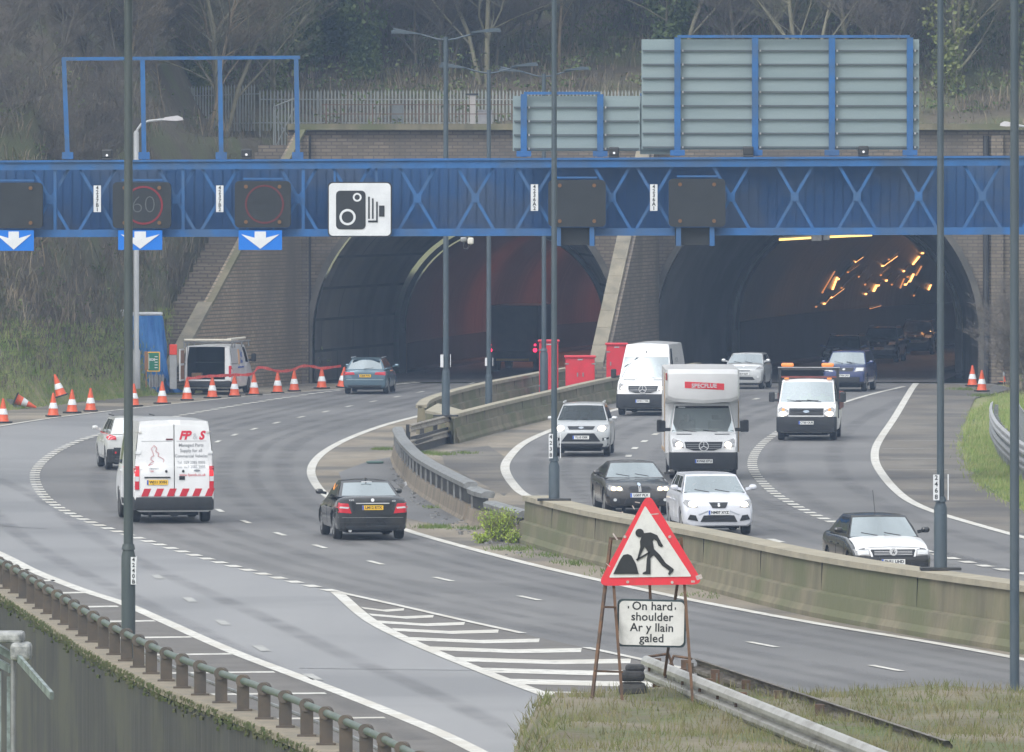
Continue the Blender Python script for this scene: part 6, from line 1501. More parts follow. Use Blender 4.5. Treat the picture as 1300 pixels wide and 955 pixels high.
for lab, x, cloth, txt in (('dark grey coupe', -.38, 'dark', 'driver in dark clothes in the dark grey coupe'), ('pearl white', -.38, 'pale', 'driver in a pale shirt in the pearl white hatchback'), ('black saloon car with a white', -.38, 'dark', 'driver in dark clothes in the car with the white bonnet'), ('black saloon car with a white', .38, 'pale', 'passenger in a pale shirt in the car with the white bonnet'), ('silver compact', -.38, 'red', 'driver in a dark red top in the silver SUV'), ('dark blue SUV', -.38, 'dark', 'driver in dark clothes in the dark blue SUV')):
    S = sedan() if 'coupe' in lab or 'saloon' in lab else hatch(); r_ = find(lab); bz = {'dark grey coupe': .95, 'pearl white': 1.03, 'black saloon car with a white': .99, 'silver compact': 1.12, 'dark blue SUV': 1.12}[lab]
    S['ztop'] = {'dark grey coupe': 1.325, 'pearl white': 1.44, 'black saloon car with a white': 1.41, 'silver compact': 1.58, 'dark blue SUV': 1.58}[lab]; seat_person(r_, S, x, S['gh']['y0']+1.12, cloth, txt)
# ================================================================ cones, tape, verge furniture
ORNG = mat('orange cone plastic', (.68, .10, .03), (.60, .09, .03), 5, .5); WSLV = mat('white reflective sleeve', (.68, .70, .72), (.5, .5, .5), 6, .45, lo=.5, hi=.7); CBASE = mat('black rubber base', (.03, .03, .03), rough=.85)
def cone_proto(h=.88):
    t = empty('traffic_cone')
    mb = MB(); mb.rbox((0, 0, .03), (.52, .52, .06), .02); mb.build('base', CBASE, t)
    mb = MB(); mb.lathe([(.225, .06), (.20, .09), (.165, .30), (.035, h), (.0, h)], n=20); mb.build('cone_body', ORNG, t, smooth=True)
    mb = MB(); mb.lathe([(.172, .31), (.155, .315), (.078, .635), (.07, .64)], n=20); mb.lathe([(.169, .305), (.172, .31), (.083, .64), (.078, .645)], n=20); mb.build('sleeve', WSLV, t, smooth=True)
    return t
c0 = cone_proto(); first = True
cones = [(4, 537.5, 'cone at the left edge of the photo, on the roadside'), (67.7, 529.5, 'second cone from the left edge, below the leaning one'), (91.5, 524.9, 'cone at the road edge, middle of three below the leaning cone'), (115, 522.8, 'cone at the road edge, right of three near the leaning cone'),
         (170, 516.5, 'cone mostly hidden behind the left lamp post'), (206, 513.2, 'cone standing alone between the lamp post and the open van'), (237.5, 508.8, 'cone in front of the left rear corner of the open van'), (269.5, 506, 'cone in front of the open back of the parked van'),
         (297.7, 504, 'cone in front of the right tail lamp of the open van'), (322.5, 502, 'cone beside the nose of the parked van where the tape rises'), (352.5, 499.5, 'cone under the tape, first one right of the parked van'), (373.5, 497.3, 'cone under the tape, second one right of the parked van'),
         (408.5, 493.8, 'cone under the tape next to the tunnel wall'), (229.5, 493.5, 'cone standing behind the grey marker post beside the parked van'), (1234.5, 490.8, 'left cone of the pair beside the right tunnel mouth'), (1246.5, 497.5, 'right and nearer cone of the pair beside the right tunnel mouth'), (1271, 487, 'cone half hidden by scrub at the far right')]
for i, (px, py, lab) in enumerate(cones):
    c = c0 if i == 0 else copy_tree(c0); c.location = G(px, py); c.location.z = .012; c.rotation_euler = (0, 0, random.uniform(0, 1.5)); tag(c, label='orange and white '+lab, cat='traffic cone', group='traffic cones')
def odd(px, py, z, rot, lab):
    c = copy_tree(c0); c.location = G(px, py, z); c.rotation_euler = rot; tag(c, label=lab, cat='traffic cone', group='traffic cones'); return c
odd(78, 503.5, .55, (0, R(-17), 0), 'tilted orange and white cone leaning up on the grass bank')
odd(434, 492.6, .02, (0, R(7), 0), 'leaning cone at the end of the tape beside the blue grey estate')
odd(19, 506, .42, (R(0), R(113), R(0)), 'orange and white cone lying on its side on the grass by the rail end')
odd(211, 492, .1, (0, R(-4), 0), 'cone beside the blue tarpaulin, behind the green sign')
TAPE = mat('orange red barrier tape', (.75, .06, .05), (.80, .20, .16), 9, .6, lo=.5, hi=.56, emit=None)
tp = [(237, 480.5), (246, 480), (256, 478.5), (271, 477.5), (294.5, 476.2), (322.5, 473.5), (326, 468), (331, 466.5), (340, 468), (352, 471.2), (363, 471), (373.5, 469.2), (381, 465.5), (389, 464.6), (398, 465.5), (408.5, 467.6), (420, 466.5), (433, 464.8)]
def tape_pt(px, py):
    # depth of the cone line under that column
    ln = [(237.5, 508.8), (269.5, 506), (297.7, 504), (322.5, 502), (352.5, 499.5), (373.5, 497.3), (408.5, 493.8), (434, 492.6)]
    for a, b in zip(ln, ln[1:]):
        if a[0]-1 <= px <= b[0]: y = a[1]+(b[1]-a[1])*(px-a[0])/(b[0]-a[0]); break
    else: y = 492.6
    D = G(px, y).y; return P(px, py, D)-Vector((0, .08, 0))
q = spline([tape_pt(*p) for p in tp], .25); vs = []
for i, p in enumerate(q):
    a = math.sin(i*.55)*.9; vs += [p+Vector((0, .05*math.sin(a), .055*math.cos(a)+.01)), p-Vector((0, .05*math.sin(a), .055*math.cos(a)+.01))]
me = bpy.data.meshes.new('barrier_tape'); me.from_pydata(vs, [], [(2*i, 2*i+1, 2*i+3, 2*i+2) for i in range(len(q)-1)]); me.materials.append(TAPE)
o = bpy.data.objects.new('barrier_tape', me); COL.objects.link(o); so = o.modifiers.new('s', 'SOLIDIFY'); so.thickness = .006; tag(o, label='red and white barrier tape strung over the cones past the parked van', cat='barrier tape')
# second strand low behind the cones at the left
o2 = spline([P(236, 474, 362.5), P(250, 479, 362.2), P(262, 478.5, 362), P(272, 477.2, 361.8)], .2)

def ground_at(x, y): return hz(x, y)
# green information sign
t = empty('information_sign', P(195, 484, 357), R(6), label='small green sign with yellow edge beside the blue tarpaulin', cat='road sign')
mb = MB(); mb.prism(rrect(.52, .80, .04), 0, .03); o = mb.build('panel', mat('yellow sign edge', (.85, .48, .05), rough=.5), t); o.location = (0, 0, .78)
mb = MB(); mb.prism(rrect(.43, .71, .03), -.012, -.002); o = mb.build('face', mat('green sign face', (.01, .17, .10), rough=.5), t); o.location = (0, 0, .78)
mb = MB(); text_on(mb, 'SOS', .13, lambda x, z: (x-.06, -.02, z+.86), bold=.006); [mb.box((.10, -.017, .98-.11*i), (.12, .008, .03)) for i in range(5)]; mb.box((-.19, -.017, .78), (.02, .008, .6)); mb.build('lettering', WHITE_P, t)
mb = MB(); mb.cyl((-.1, .06, -.35), (-.1, .06, 1.1), .03); mb.cyl((.12, .06, -.35), (.12, .06, 1.1), .03); mb.build('post', GALV, t)
t = empty('sign_stand', P(184, 482, 356), label='dark edge of a sign seen side on beside the lamp post', cat='sign stand')
mb = MB(); mb.rbox((.05, 0, .75), (.14, .05, .75), .01); mb.cyl((.05, .03, -.3), (.05, .03, .5), .025); mb.build('panel', mat('dull brown board', (.25, .13, .07), rough=.7), t)
t = empty('marker_post', P(220, 491, 360.5), label='pale grey box post with a bright red top beside the parked van', cat='post')
mb = MB(); mb.rbox((0, 0, .78), (.29, .26, 1.75), .02); mb.build('column', mat('grey post panel', (.42, .43, .44), (.34, .35, .36), 4, .6), t)
mb = MB(); mb.rbox((0, -.01, 1.50), (.30, .29, .42), .02); mb.build('red_top', mat('bright red panel', (.82, .06, .03), rough=.45), t)
for (px, lab) in ((197, 'pale ribbed base block under the green sign'),):
    t = empty('base_block', P(px, 490, 357.6), label=lab, cat='block'); mb = MB(); [mb.box((-.2+.1*i, 0, .2), (.06, .3, .5)) for i in range(6)]; mb.box((.05, .1, .18), (.6, .2, .4)); mb.build('ribs', mat('pale grey block', (.40, .41, .43), (.3, .3, .32), 5, .8), t)
# temporary mesh fence around the works
FW = mat('galvanised fence wire', (.30, .31, .32), rough=.5, metal=.4)
for (a, b, lab) in (((181, 497.5), (243, 493), 'wire mesh site fence panel in front of the blue tarpaulin'), ((246, 492.5), (318, 487), 'wire mesh site fence panel behind the parked van')):
    p0 = G(*a)+Vector((0, 1.2, 0)); p1 = G(*b)+Vector((0, 1.2, 0)); t = empty('mesh_fence', p0, label=lab, cat='site fence'); e = p1-p0; up = Vector((0, 0, 2.0)); bz = Vector((0, 0, .1))
    mb = MB(); mb.tube([bz, bz+up, bz+up+e, bz+e, bz], .022, 6); mb.build('frame', FW, t)
    mb = MB(); n = int(e.length/.12)
    for i in range(1, n): mb.beam(bz+e*(i/n), bz+e*(i/n)+up, .006, .006)
    for i in range(1, 9): mb.beam(bz+up*(i/9), bz+up*(i/9)+e, .006, .006)
    mb.build('wire_mesh', FW, t)
# tarpaulin cover and shed
TARP = mat('blue tarpaulin', (.02, .13, .42), (.04, .20, .50), 2.2, .45, bump=.8, bscale=5, stretch=(3, 3, .5))
def tarp():
    t = empty('tarpaulin_cover', (0, 0, 0), label='tall stack wrapped in a crumpled blue tarpaulin behind the pale lamp column', cat='tarpaulin'); c = P(186, 490, 362)
    mb = MB(); rr = random.Random(3)
    def fn(u, v):
        a = 2*math.pi*u; w = 1.0-.22*v+.06*math.sin(v*9+u*20); sx = max(-1, min(1, 1.35*math.cos(a))); sy = max(-1, min(1, 1.35*math.sin(a)))
        fold = 1+.045*math.sin(u*2*math.pi*17+v*2.5)+.02*math.sin(u*61)
        return (c.x+.78*sx*w*fold+.12*(1-v), c.y+.6*sy*w*fold, c.z-.3+3.15*v)
    mb.grid(fn, [i/96 for i in range(97)], [i/14 for i in range(15)]); mb.grid(lambda u, v: tuple(Vector(fn(u, 1)).lerp(Vector((c.x, c.y, c.z+2.92)), v)), [i/96 for i in range(97)], [0, .5, .99]); mb.build('sheet', TARP, t, smooth=True, ang=70)
    mb = MB(); mb.grid(lambda u, v: (c.x+.55+u*1.0*v+.1*math.sin(v*8), c.y-.8+.25*math.sin(u*11+v*5), c.z-.25+1.15*(1-v)*(1-.4*u)), [i/14 for i in range(15)], [.1+.09*i for i in range(11)]); mb.build('loose_skirt', TARP, t, smooth=True, ang=70)
    mb = MB(); mb.rbox((c.x+.02, c.y, c.z+2.93), (1.25, .9, .14), .06); mb.build('pale_top', mat('white sheet bundle', (.62, .64, .66), (.5, .5, .52), 4, .7), t)
tarp()
t = empty('sheet_bundle', P(156, 402, 362), label='small white bundle on top of the brick shed behind the lamp post', cat='bundle'); mb = MB(); mb.rbox((0, 0, .12), (.34, .4, .32), .12); mb.rbox((.12, 0, .05), (.3, .4, .18), .07); mb.build('cloth', mat('white plastic bundle', (.64, .65, .66), (.5, .5, .5), 5, .7), t)
SHB = brickmat('red brown brick', (.20, .09, .06), (.14, .07, .05), (.1, .09, .08), .3, .1, .015)
t = empty('brick_shed', P(135, 470, 365), label='low red brown brick hut half hidden by scrub on the left bank', cat='hut')
mb = MB(); mb.box((0, .8, .7), (2.6, 1.6, 2.4)); mb.build('wall', SHB, t); mb = MB(); mb.box((0, .8, 1.99), (2.9, 1.9, .2)); mb.build('roof', DARKST, t); mb = MB(); mb.box((-1.02, -.015, .55), (.35, .03, 1.0)); mb.build('panel', mat('pale hut panel', (.35, .37, .38), rough=.7), t)
t = empty('blue_bag', P(200, 349, 373), label='scrap of blue plastic caught on the grassy slope', cat='litter'); mb = MB(); mb.lathe([(.02, -.12), (.17, -.08), (.22, .02), (.10, .12), (.02, .16)], n=7); mb.build('plastic', TARP, t); t.rotation_euler = (0, R(50), 0)
# rail end on the left verge
t = empty('guard_rail', G(-30, 520), label='ramped end of a grey crash rail on the left verge beside the lying cone', cat='crash barrier')
o_ = t.location.copy(); a = P(-30, 508, G(0, 520).y)-o_; b = P(28, 510, G(0, 519).y)-o_
mb = MB(); mb.prism([(a.x, a.z+.14), (b.x-.3, b.z+.12), (b.x, b.z-.05), (b.x, b.z-.22), (a.x, a.z-.2)], .0, .07); mb.prism([(a.x, a.z+.02), (b.x-.2, b.z-.02), (b.x-.2, b.z-.08), (a.x, a.z-.05)], -.05, .0); mb.build('rail', GALV, t)
mb = MB(); mb.beam((b.x-.9, .12, -.1), (b.x-.9, .12, .3), .1, .1); mb.build('post', DARKST, t)

# ---------------- red cabinets
CABR = mat('red cabinet paint', (.62, .022, .045), (.52, .03, .04), 3, .45)
def cabinet(px0, px1, pyt, pyb, D, lab, doors_=1, h_extra=.6):
    a = P(px0, pyb, D); b = P(px1, pyt, D); w = b.x-a.x; hh = b.z; t = empty('roadside_cabinet', ((a.x+b.x)/2, D, 0), label=lab, cat='cabinet', group='red roadside cabinets')
    mb = MB(); mb.rbox((0, .4, hh/2), (w, .75, hh-.02), .02); mb.build('body', CABR, t); mb = MB(); mb.rbox((0, .38, hh), (w+.10, .88, .09), .03); mb.build('roof', CABR, t)
    n = doors_; 
    for i in range(n):
        x = -w/2+w*(i+.5)/n; mb = MB(); mb.box((x, .02, hh/2+.02), (w/n-.07, .03, hh-.16)); d_ = mb.build('door', CABR, t)
        mb = MB(); mb.box((x+(w/n*.32 if i == 0 and n > 1 else -w/n*.30), -.002, hh*.62), (.05, .02, .16)); [mb.box((x-(w/n*.42)*(1 if i == 0 else -1), -.002, z), (.16, .02, .05)) for z in (hh*.25, hh*.85)]; mb.build('latch', GALV, d_)
    mb = MB(); mb.box((0, .004, hh*.95-.02), (.2, .02, .05)); mb.build('label_plate', GALV_W, t)
cabinet(684.5, 709, 433, 478, 352, 'tall red cabinet behind the lamp posts, leftmost of the three')
cabinet(718, 755, 453, 490, 347, 'wide double door red cabinet, middle one of the three', 2)
cabinet(770, 796, 437, 476, 360, 'tall red cabinet next to the white high roof van', 1)

# ---------------- right verge: grass, double crash rail
t = empty('guard_rail', (0, 0, 0), label='double crash rail curving along the right grass verge', cat='crash barrier')
ar = [G(1260, 556), G(1258.5, 566), G(1264, 582), G(1277, 598), G(1300, 617), G(1345, 640), G(1420, 665)]; pts = spline(ar, .6); n = len(pts)
for z in (1.02, .55):
    pr = [(0, -.17), (.07, -.12), (.07, -.06), (0, -.02), (0, .02), (.07, .06), (.07, .12), (0, .17), (-.02, .17), (-.02, -.17)]; vs = []
    for i, p in enumerate(pts):
        dd = (pts[min(i+1, n-1)]-pts[max(i-1, 0)]).normalized(); s = Vector((-dd.y, dd.x, 0))*-1
        if s.x > 0: s = -s
        for o, zz_ in pr: vs.append((p.x+s.x*o, p.y+s.y*o, z+zz_+.05))
    mb = MB(); m_ = len(pr); mb.add(vs, [(i*m_+j, i*m_+(j+1) % m_, (i+1)*m_+(j+1) % m_, (i+1)*m_+j) for i in range(n-1) for j in range(m_)]+[tuple(range(m_))]); mb.build('rail', GALV_W if z > .8 else GALV, t)
for i in range(1, n, 5): p = pts[i]; mb = MB(); mb.beam((p.x+.14, p.y, -.05), (p.x+.14, p.y, 1.15), .12, .12); mb.build('post', GALV, t)
t = empty('mesh_fence', (0, 0, 0), label='grey wire fence behind the crash rail on the right verge', cat='fence')
fp = [p+Vector((.9, .8, 0)) for p in pts]; mb = MB(); mb.tube([p+Vector((0, 0, 1.5)) for p in fp[::3]], .02, 5)
for i in range(0, n, 1): mb.beam((fp[i].x, fp[i].y, 0), (fp[i].x, fp[i].y, 1.5), .012, .012)
for z in (.3, .6, .9, 1.2): mb.tube([p+Vector((0, 0, z)) for p in fp[::3]], .006, 4)
mb.build('wire_mesh', FW, t)

# ---------------- roadworks sign on its frame
DS = 108.0; gz = 2.6
RUST = mat('rusty angle iron', (.15, .085, .05), (.085, .06, .045), 6, .85, lo=.4, hi=.6)
SRED = mat('scuffed red sign border', (.70, .035, .055), (.58, .05, .06), 7, .5, lo=.45, hi=.7)
SWHT = mat('scuffed white sign face', (.66, .66, .64), (.50, .50, .48), 5, .5, lo=.48, hi=.75)
SBLK = mat('scuffed black symbol', (.02, .022, .024), (.06, .06, .06), 12, .6, lo=.6, hi=.75)
t = empty('roadworks_sign', P(826, 690, DS), label='red triangle men at work sign with a white plate on a rusty frame', cat='road sign'); O = t.location.copy()
def sp(px, py, dy=0): q = P(px, py, DS)-O; return (q.x, q.y+dy, q.z)
def s2(px, py): q = sp(px, py); return (q[0], q[2])
def round_poly(c, r, n=5):
    out = []; m_ = len(c)
    for i in range(m_):
        p0, p1, p2 = Vector(c[i-1]), Vector(c[i]), Vector(c[(i+1) % m_]); a = p1+(p0-p1).normalized()*r; b = p1+(p2-p1).normalized()*r
        for k in range(n+1): u = k/n; out.append(tuple(a*(1-u)**2+p1*2*u*(1-u)+b*u*u))
    return out
tri = [s2(823, 625), s2(894, 742), s2(758, 744)]
mb = MB(); mb.prism(round_poly([Vector(a) for a in tri], .14), 0, .03); mb.build('border', SRED, t)
inn = [s2(819, 642), s2(878, 732), s2(773, 733.5)]
mb = MB(); mb.prism(round_poly([Vector(a) for a in inn], .02, 2), -.010, -.0015); mb.build('face', SWHT, t)
# worker and heap symbol; zoom picture coordinates (702 x 955 for 180 x 245) turned to frame pixels
def z2(x, y): return s2(740+x/3.9, 620+y/3.9)
mb = MB(); Y0, Y1 = -.022, -.0115
for outl in ([(150, 424), (185, 352), (200, 330), (222, 325), (240, 333), (262, 372), (276, 424)],
             [(278, 218), (300, 222), (335, 218), (368, 232), (384, 262), (397, 285), (388, 291), (374, 284), (366, 262), (352, 252), (345, 262), (352, 300), (382, 330), (410, 370), (450, 400), (446, 412), (428, 430), (421, 424), (428, 408), (392, 382), (350, 330), (335, 345), (334, 395), (335, 426), (296, 424), (296, 418), (312, 410), (316, 350), (324, 318), (306, 290), (300, 300), (276, 350), (268, 352), (284, 290), (282, 262), (290, 240)],
             [(262, 352), (330, 312), (334, 319), (268, 360)]):
    o_ = [z2(*p) for p in outl]
    bmt = bmesh.new(); vv = [bmt.verts.new((p[0], Y0, p[1])) for p in o_]; ee = [bmt.edges.new((vv[i], vv[(i+1) % len(vv)])) for i in range(len(vv))]; bmesh.ops.triangle_fill(bmt, edges=ee, use_beauty=True)
    bmt.verts.index_update(); mb.add([v.co for v in bmt.verts], [[v.index for v in f.verts] for f in bmt.faces]); bmt.free()
    k_ = len(o_); mb.add([(p[0], Y0, p[1]) for p in o_]+[(p[0], Y1, p[1]) for p in o_], [(i, (i+1) % k_, (i+1) % k_+k_, i+k_) for i in range(k_)])
cc = z2(281, 221); mb.cyl((cc[0], Y0-.002, cc[1]), (cc[0], Y1, cc[1]), 21/3.9*DS/F, n=22)
mb.build('worker_symbol', SBLK, t)
mb = MB()      # scuffs where the sheeting is chipped away
for (x, y, w, h, a) in ((160, 240, 7, 40, 35), (190, 120, 18, 5, 20), (270, 70, 25, 5, -10), (355, 128, 40, 5, 5), (125, 380, 26, 4, -40), (575, 440, 30, 22, 20), (545, 462, 18, 10, 0), (250, 95, 5, 22, 30)):
    c_ = z2(x, y); mb.box((c_[0], -.0012, c_[1]), (w/3.9*DS/F, .003, h/3.9*DS/F), M=Matrix.Rotation(R(-a), 3, 'Y'))
for (x, y) in ((222, 464), (442, 466), (208, 240), (430, 240)): c_ = z2(x, y); mb.cyl((c_[0], -.008, c_[1]), (c_[0], .0, c_[1]), .018, n=10)
mb.build('scuffs', mat('bare pale scuff', (.55, .50, .48), (.4, .3, .28), 30, .7), t)
pa = s2(783.5, 822); pb = s2(871, 761.5); pw_, ph_ = pb[0]-pa[0], pb[1]-pa[1]; pc = ((pa[0]+pb[0])/2, (pa[1]+pb[1])/2)
TILT = Matrix.Rotation(R(1.2), 3, 'Y')
def tl(x, y, z): v = TILT @ Vector((x, y, z)); return Vector((v.x+pc[0], v.y, v.z+pc[1]))
for nm, dw, y0_, y1_, m_ in (('plate_border', 0, .06, .085, mat('dark teal plate border', (.03, .05, .055), rough=.5)), ('plate', .045, .048, .058, SWHT)):
    mb = MB(); rrp = rrect(pw_-dw, ph_-dw, .06); k_ = len(rrp); vs = [tl(x, y0_, z) for x, z in rrp]+[tl(x, y1_, z) for x, z in rrp]; mb.add(vs, [tuple(range(k_)), tuple(range(2*k_-1, k_-1, -1))]+[(i, (i+1) % k_, (i+1) % k_+k_, i+k_) for i in range(k_)]); po = mb.build(nm, m_, t)
mb = MB()
for i, tx in enumerate(('On hard', 'shoulder', 'Ar y llain', 'galed')): text_on(mb, tx, .142, lambda x, z, i=i: tl(x+.005, .0455, z+.205-i*.130), bold=.0022, space=1.02)
for (x, z) in ((-.285, .19), (.285, .185)): mb.add([tl(x-.008, .0455, z-.015), tl(x+.008, .0455, z-.015), tl(x+.008, .0455, z+.015), tl(x-.008, .0455, z+.015)], [(0, 1, 2, 3)])
mb.build('plate_lettering', SBLK, t)
mb = MB()
mb.beam(sp(776, 683, .22), sp(751, 889, -.25), .035, .035); mb.beam(sp(779, 742, .06), sp(790, 891, -.15), .035, .035)
mb.beam(sp(865, 683, .15), sp(879, 890, -.15), .035, .035)
mb.beam(sp(825, 742, .1), sp(826, 762, .15), .03, .03); mb.beam(sp(860, 742, .1), sp(845, 862, .75), .03, .03); mb.beam(sp(824, 742, .1), sp(848, 880, .8), .02, .02) if False else None
mb.beam(sp(775, 684, .04), sp(790, 684, .04), .03, .03); mb.beam(sp(852, 685, .04), sp(866, 685, .04), .03, .03); mb.beam(sp(767, 770, -.15), sp(781, 771, -.0), .025, .025); mb.beam(sp(754, 850, -.35), sp(790, 852, -.2), .025, .025); mb.beam(sp(775, 720, .05), sp(868, 720, .05), .03, .03); mb.beam(sp(786, 800, .1), sp(872, 800, .1), .03, .03)
mb.build('frame', RUST, t)
# earth bank the sign stands on, in the nose between slip road and carriageway
def bank():
    global bankfn
    def fn(u, v):
        x = -1.0+11*u; y = 88+32*v
        e = min(1, v/.18)*1.0 if v < .18 else 1; s = min(1, (1-v)/.42); s = s*s*(3-2*s); w = min(1, u/.14)*min(1, (1-u)/.14); w = w*w*(3-2*w)
        return (x, y, -.3+(gz+.3)*min(1, s*1.25)*w+.05*math.sin(x*2.1)*math.sin(y*1.3)*w)
    bankfn = fn
    mb = MB(); mb.grid(fn, [i/50 for i in range(51)], [i/60 for i in range(61)]); o = mb.build('earth_bank', mat('muddy verge soil', (.12, .10, .07), (.09, .12, .04), 1.1, .95, bump=.8, bscale=6, col3=(.19, .165, .12), scale3=.4), smooth=True, ang=80); tag(o, kind='structure')
bank()
for (x, y, s_, lab) in ((803, 858, .30, 'black sandbag holding down the roadworks sign frame'),):
    q = P(x, y, 109.5); t2 = empty('sandbag', q, label=lab, cat='sandbag'); mb = MB(); mb.rbox((0, 0, 0), (.30, .4, .13), .05); mb.rbox((.03, .05, .09), (.24, .3, .09), .04); mb.build('bag', mat('black sack cloth', (.03, .032, .035), (.05, .05, .05), 20, .9), t2)
    mb = MB(); mb.rbox((0, 0, -.17), (.34, .42, .17), .06);  mb.build('lower_bags', mat('grey sack cloth', (.07, .07, .068), (.05, .05, .05), 20, .9), t2)
# crash rails in front of it
RAILD = mat('brown stained crash rail', (.20, .185, .165), (.09, .075, .06), 3, .6, metal=.3, lo=.4, hi=.65)
RAILP = mat('pale dull crash rail', (.42, .42, .40), (.24, .23, .21), 4, .45, metal=.4, stretch=(1, .5, 1), lo=.45, hi=.72)
def armco(name, p0, p1, side, m, lab, posts, cap=True, face=1):
    t = empty(name, p0, label=lab, cat='crash barrier'); e = p1-p0; dn = e.normalized(); s = Vector((dn.y, -dn.x, 0)).normalized()*side
    pr = [(.0, .155), (.045, .15), (.085, .10), (.085, .05), (.0, .02), (.0, -.02), (.085, -.05), (.085, -.10), (.045, -.15), (0, -.155), (-.012, -.15), (.03, -.14), (.07, -.09), (.07, -.055), (-.014, -.022), (-.014, .022), (.07, .055), (.07, .09), (.03, .14), (-.012, .15)]
    vs = [q+s*o+Vector((0, 0, z)) for q in (Vector((0, 0, 0)), e) for o, z in pr]; k_ = len(pr)
    mb = MB(); mb.add(vs, [(j, (j+1) % k_, (j+1) % k_+k_, j+k_) for j in range(k_)]); mb.build('rail', m, t)
    for d_ in posts:
        c_ = dn*d_-s*.10; mb = MB(); mb.beam(c_+Vector((0, 0, -1.3)), c_+Vector((0, 0, .13)), .11, .09); mb.build('post', RUST, t)
        mb = MB(); mb.beam(c_, c_+s*.1, .1, .18); mb.cyl(c_+s*.09+Vector((0, 0, .0)), c_+s*.11, .02, n=8); mb.build('spacer', m, t)
        
    mb = MB(); mb.tube([Vector((0, 0, .14)), Vector((.02, .3, .16))-s*.25, Vector((.02, .35, -.1))-s*.35], .018, 6); mb.build('end_hoop', RUST, t)
    for i in range(6): mb = MB(); c_ = dn*(.4+i*1.6)+s*.015; mb.cyl(c_, c_+s*.03, .022, n=8); mb.build('bolt', RUST, t)
armco('guard_rail', P(822, 848, 113), P(822, 848, 113)+(P(1010, 925, 100)-P(822, 848, 113))*1.6, -1 if False else 1, RAILP, 'pale crash rail starting just right of the roadworks sign plate', [.15, 2.6, 5, 8], face=1)
armco('guard_rail', P(878, 850, 114.5), P(1200, 958, 99), -1, RAILD, 'brown stained crash rail seen from its back, right of the pale one', [.1, 2.2, 4.3, 6.4, 9])
# ================================================================ plateau furniture above the headwall
PALI = mat('galvanised palisade', (.27, .29, .285), (.34, .35, .33), 2, .7, stretch=(1, 1, .2), lo=.3, hi=.7)
def palisade(p0, p1, label, zoff=0, gap=None, height=2.1):
    t = empty('palisade_fence', p0, label=label, cat='fence'); e = p1-p0; L_ = e.length; dn = e.normalized(); n = int(L_/.165); mb = MB()
    for i in range(n):
        s = i*.165; c = dn*s; h = height+random.uniform(-.015, .015)
        mb.add([c+Vector((-.035, 0, 0)), c+Vector((.035, 0, 0)), c+Vector((.035, 0, h-.12)), c+Vector((0, 0, h)), c+Vector((-.035, 0, h-.12)), c+Vector((-.035, .02, 0)), c+Vector((.035, .02, 0)), c+Vector((.035, .02, h-.12)), c+Vector((0, .02, h)), c+Vector((-.035, .02, h-.12))], [(0, 1, 2, 3, 4), (9, 8, 7, 6, 5), (0, 4, 9, 5), (1, 6, 7, 2)])
    mb.build('pales', PALI, t); mb = MB()
    for z in (.35, height-.45): mb.beam(Vector((0, .05, z)), e+Vector((0, .05, z)), .05, .05)
    mb.build('cross_rail', PALI, t)
    for i in range(int(L_/2.7)+1): mb = MB(); c = dn*(i*2.7); mb.beam(c+Vector((0, .1, -.3)), c+Vector((0, .1, height-.1)), .07, .07); mb.build('post', PALI, t)
palisade(P(186, 170, 402), P(330, 166, 398), 'leaning palisade fence on the slope behind the pale street lamp')
palisade(P(330, 166, 398), P(545, 166, 400), 'palisade fence on the headwall, between the empty frame and the first twin lamp', height=1.85)
palisade(P(545, 166, 400), P(830, 166, 403), 'palisade fence on the headwall behind the two far lamp heads', height=1.85)
# gate on the steps
t = empty('metal_gate', P(362, 186, 392), R(35), label='open grey metal gate at the top of the steps behind the empty frame', cat='gate')
mb = MB(); mb.tube([(-.6, 0, -.3), (-.6, 0, 1.75), (.6, 0, 2.15), (.6, 0, -.3), (-.6, 0, -.3)], .03, 6); mb.beam((-.6, 0, -.2), (.6, 0, 1.9), .04, .03); mb.beam((.6, 0, -.2), (-.6, 0, 1.5), .04, .03); mb.build('frame', PALI, t)
mb = MB(); [mb.beam((-.5+.17*i, .02, -.25), (-.5+.17*i, .02, 1.75+.05*i), .05, .02) for i in range(7)]; mb.build('pales', PALI, t)
def box_thing(name, px, pyb, D, w, d, h, lab, m, cat='cabinet'):
    t = empty(name, P(px, pyb, D), label=lab, cat=cat); mb = MB(); mb.rbox((0, 0, h/2), (w, d, h), .03); mb.build('body', m, t); mb = MB(); mb.box((0, 0, h+.02), (w+.06, d+.06, .05)); mb.build('roof', m, t); mb = MB(); mb.box((0, -d/2-.006, h/2), (w*.8, .015, h*.84)); mb.build('door', m, t); return t
GCAB = mat('grey green cabinet', (.19, .21, .215), (.15, .17, .17), 3, .6)
box_thing('utility_cabinet', 505, 163, 396, .5, .4, 1.05, 'grey green cabinet on the headwall in front of the palisade fence', GCAB)
box_thing('utility_cabinet', 616, 165, 395, .65, .4, .85, 'pale cabinet on the headwall right of the white mast', mat('pale cabinet', (.28, .28, .29), (.22, .22, .23), 3, .6))
t = empty('white_mast', P(600, 200, 384), label='white square mast with a dark cap on the headwall beside the twin lamps', cat='mast'); mb = MB(); mb.box((0, 0, 1.2), (.24, .24, 3.0)); mb.build('column', mat('off white mast paint', (.45, .43, .42), (.34, .32, .31), 3, .6, stretch=(1, 1, .3)), t); mb = MB(); mb.box((-.03, 0, 2.72), (.55, .3, .08)); mb.build('cap', DARKST, t)
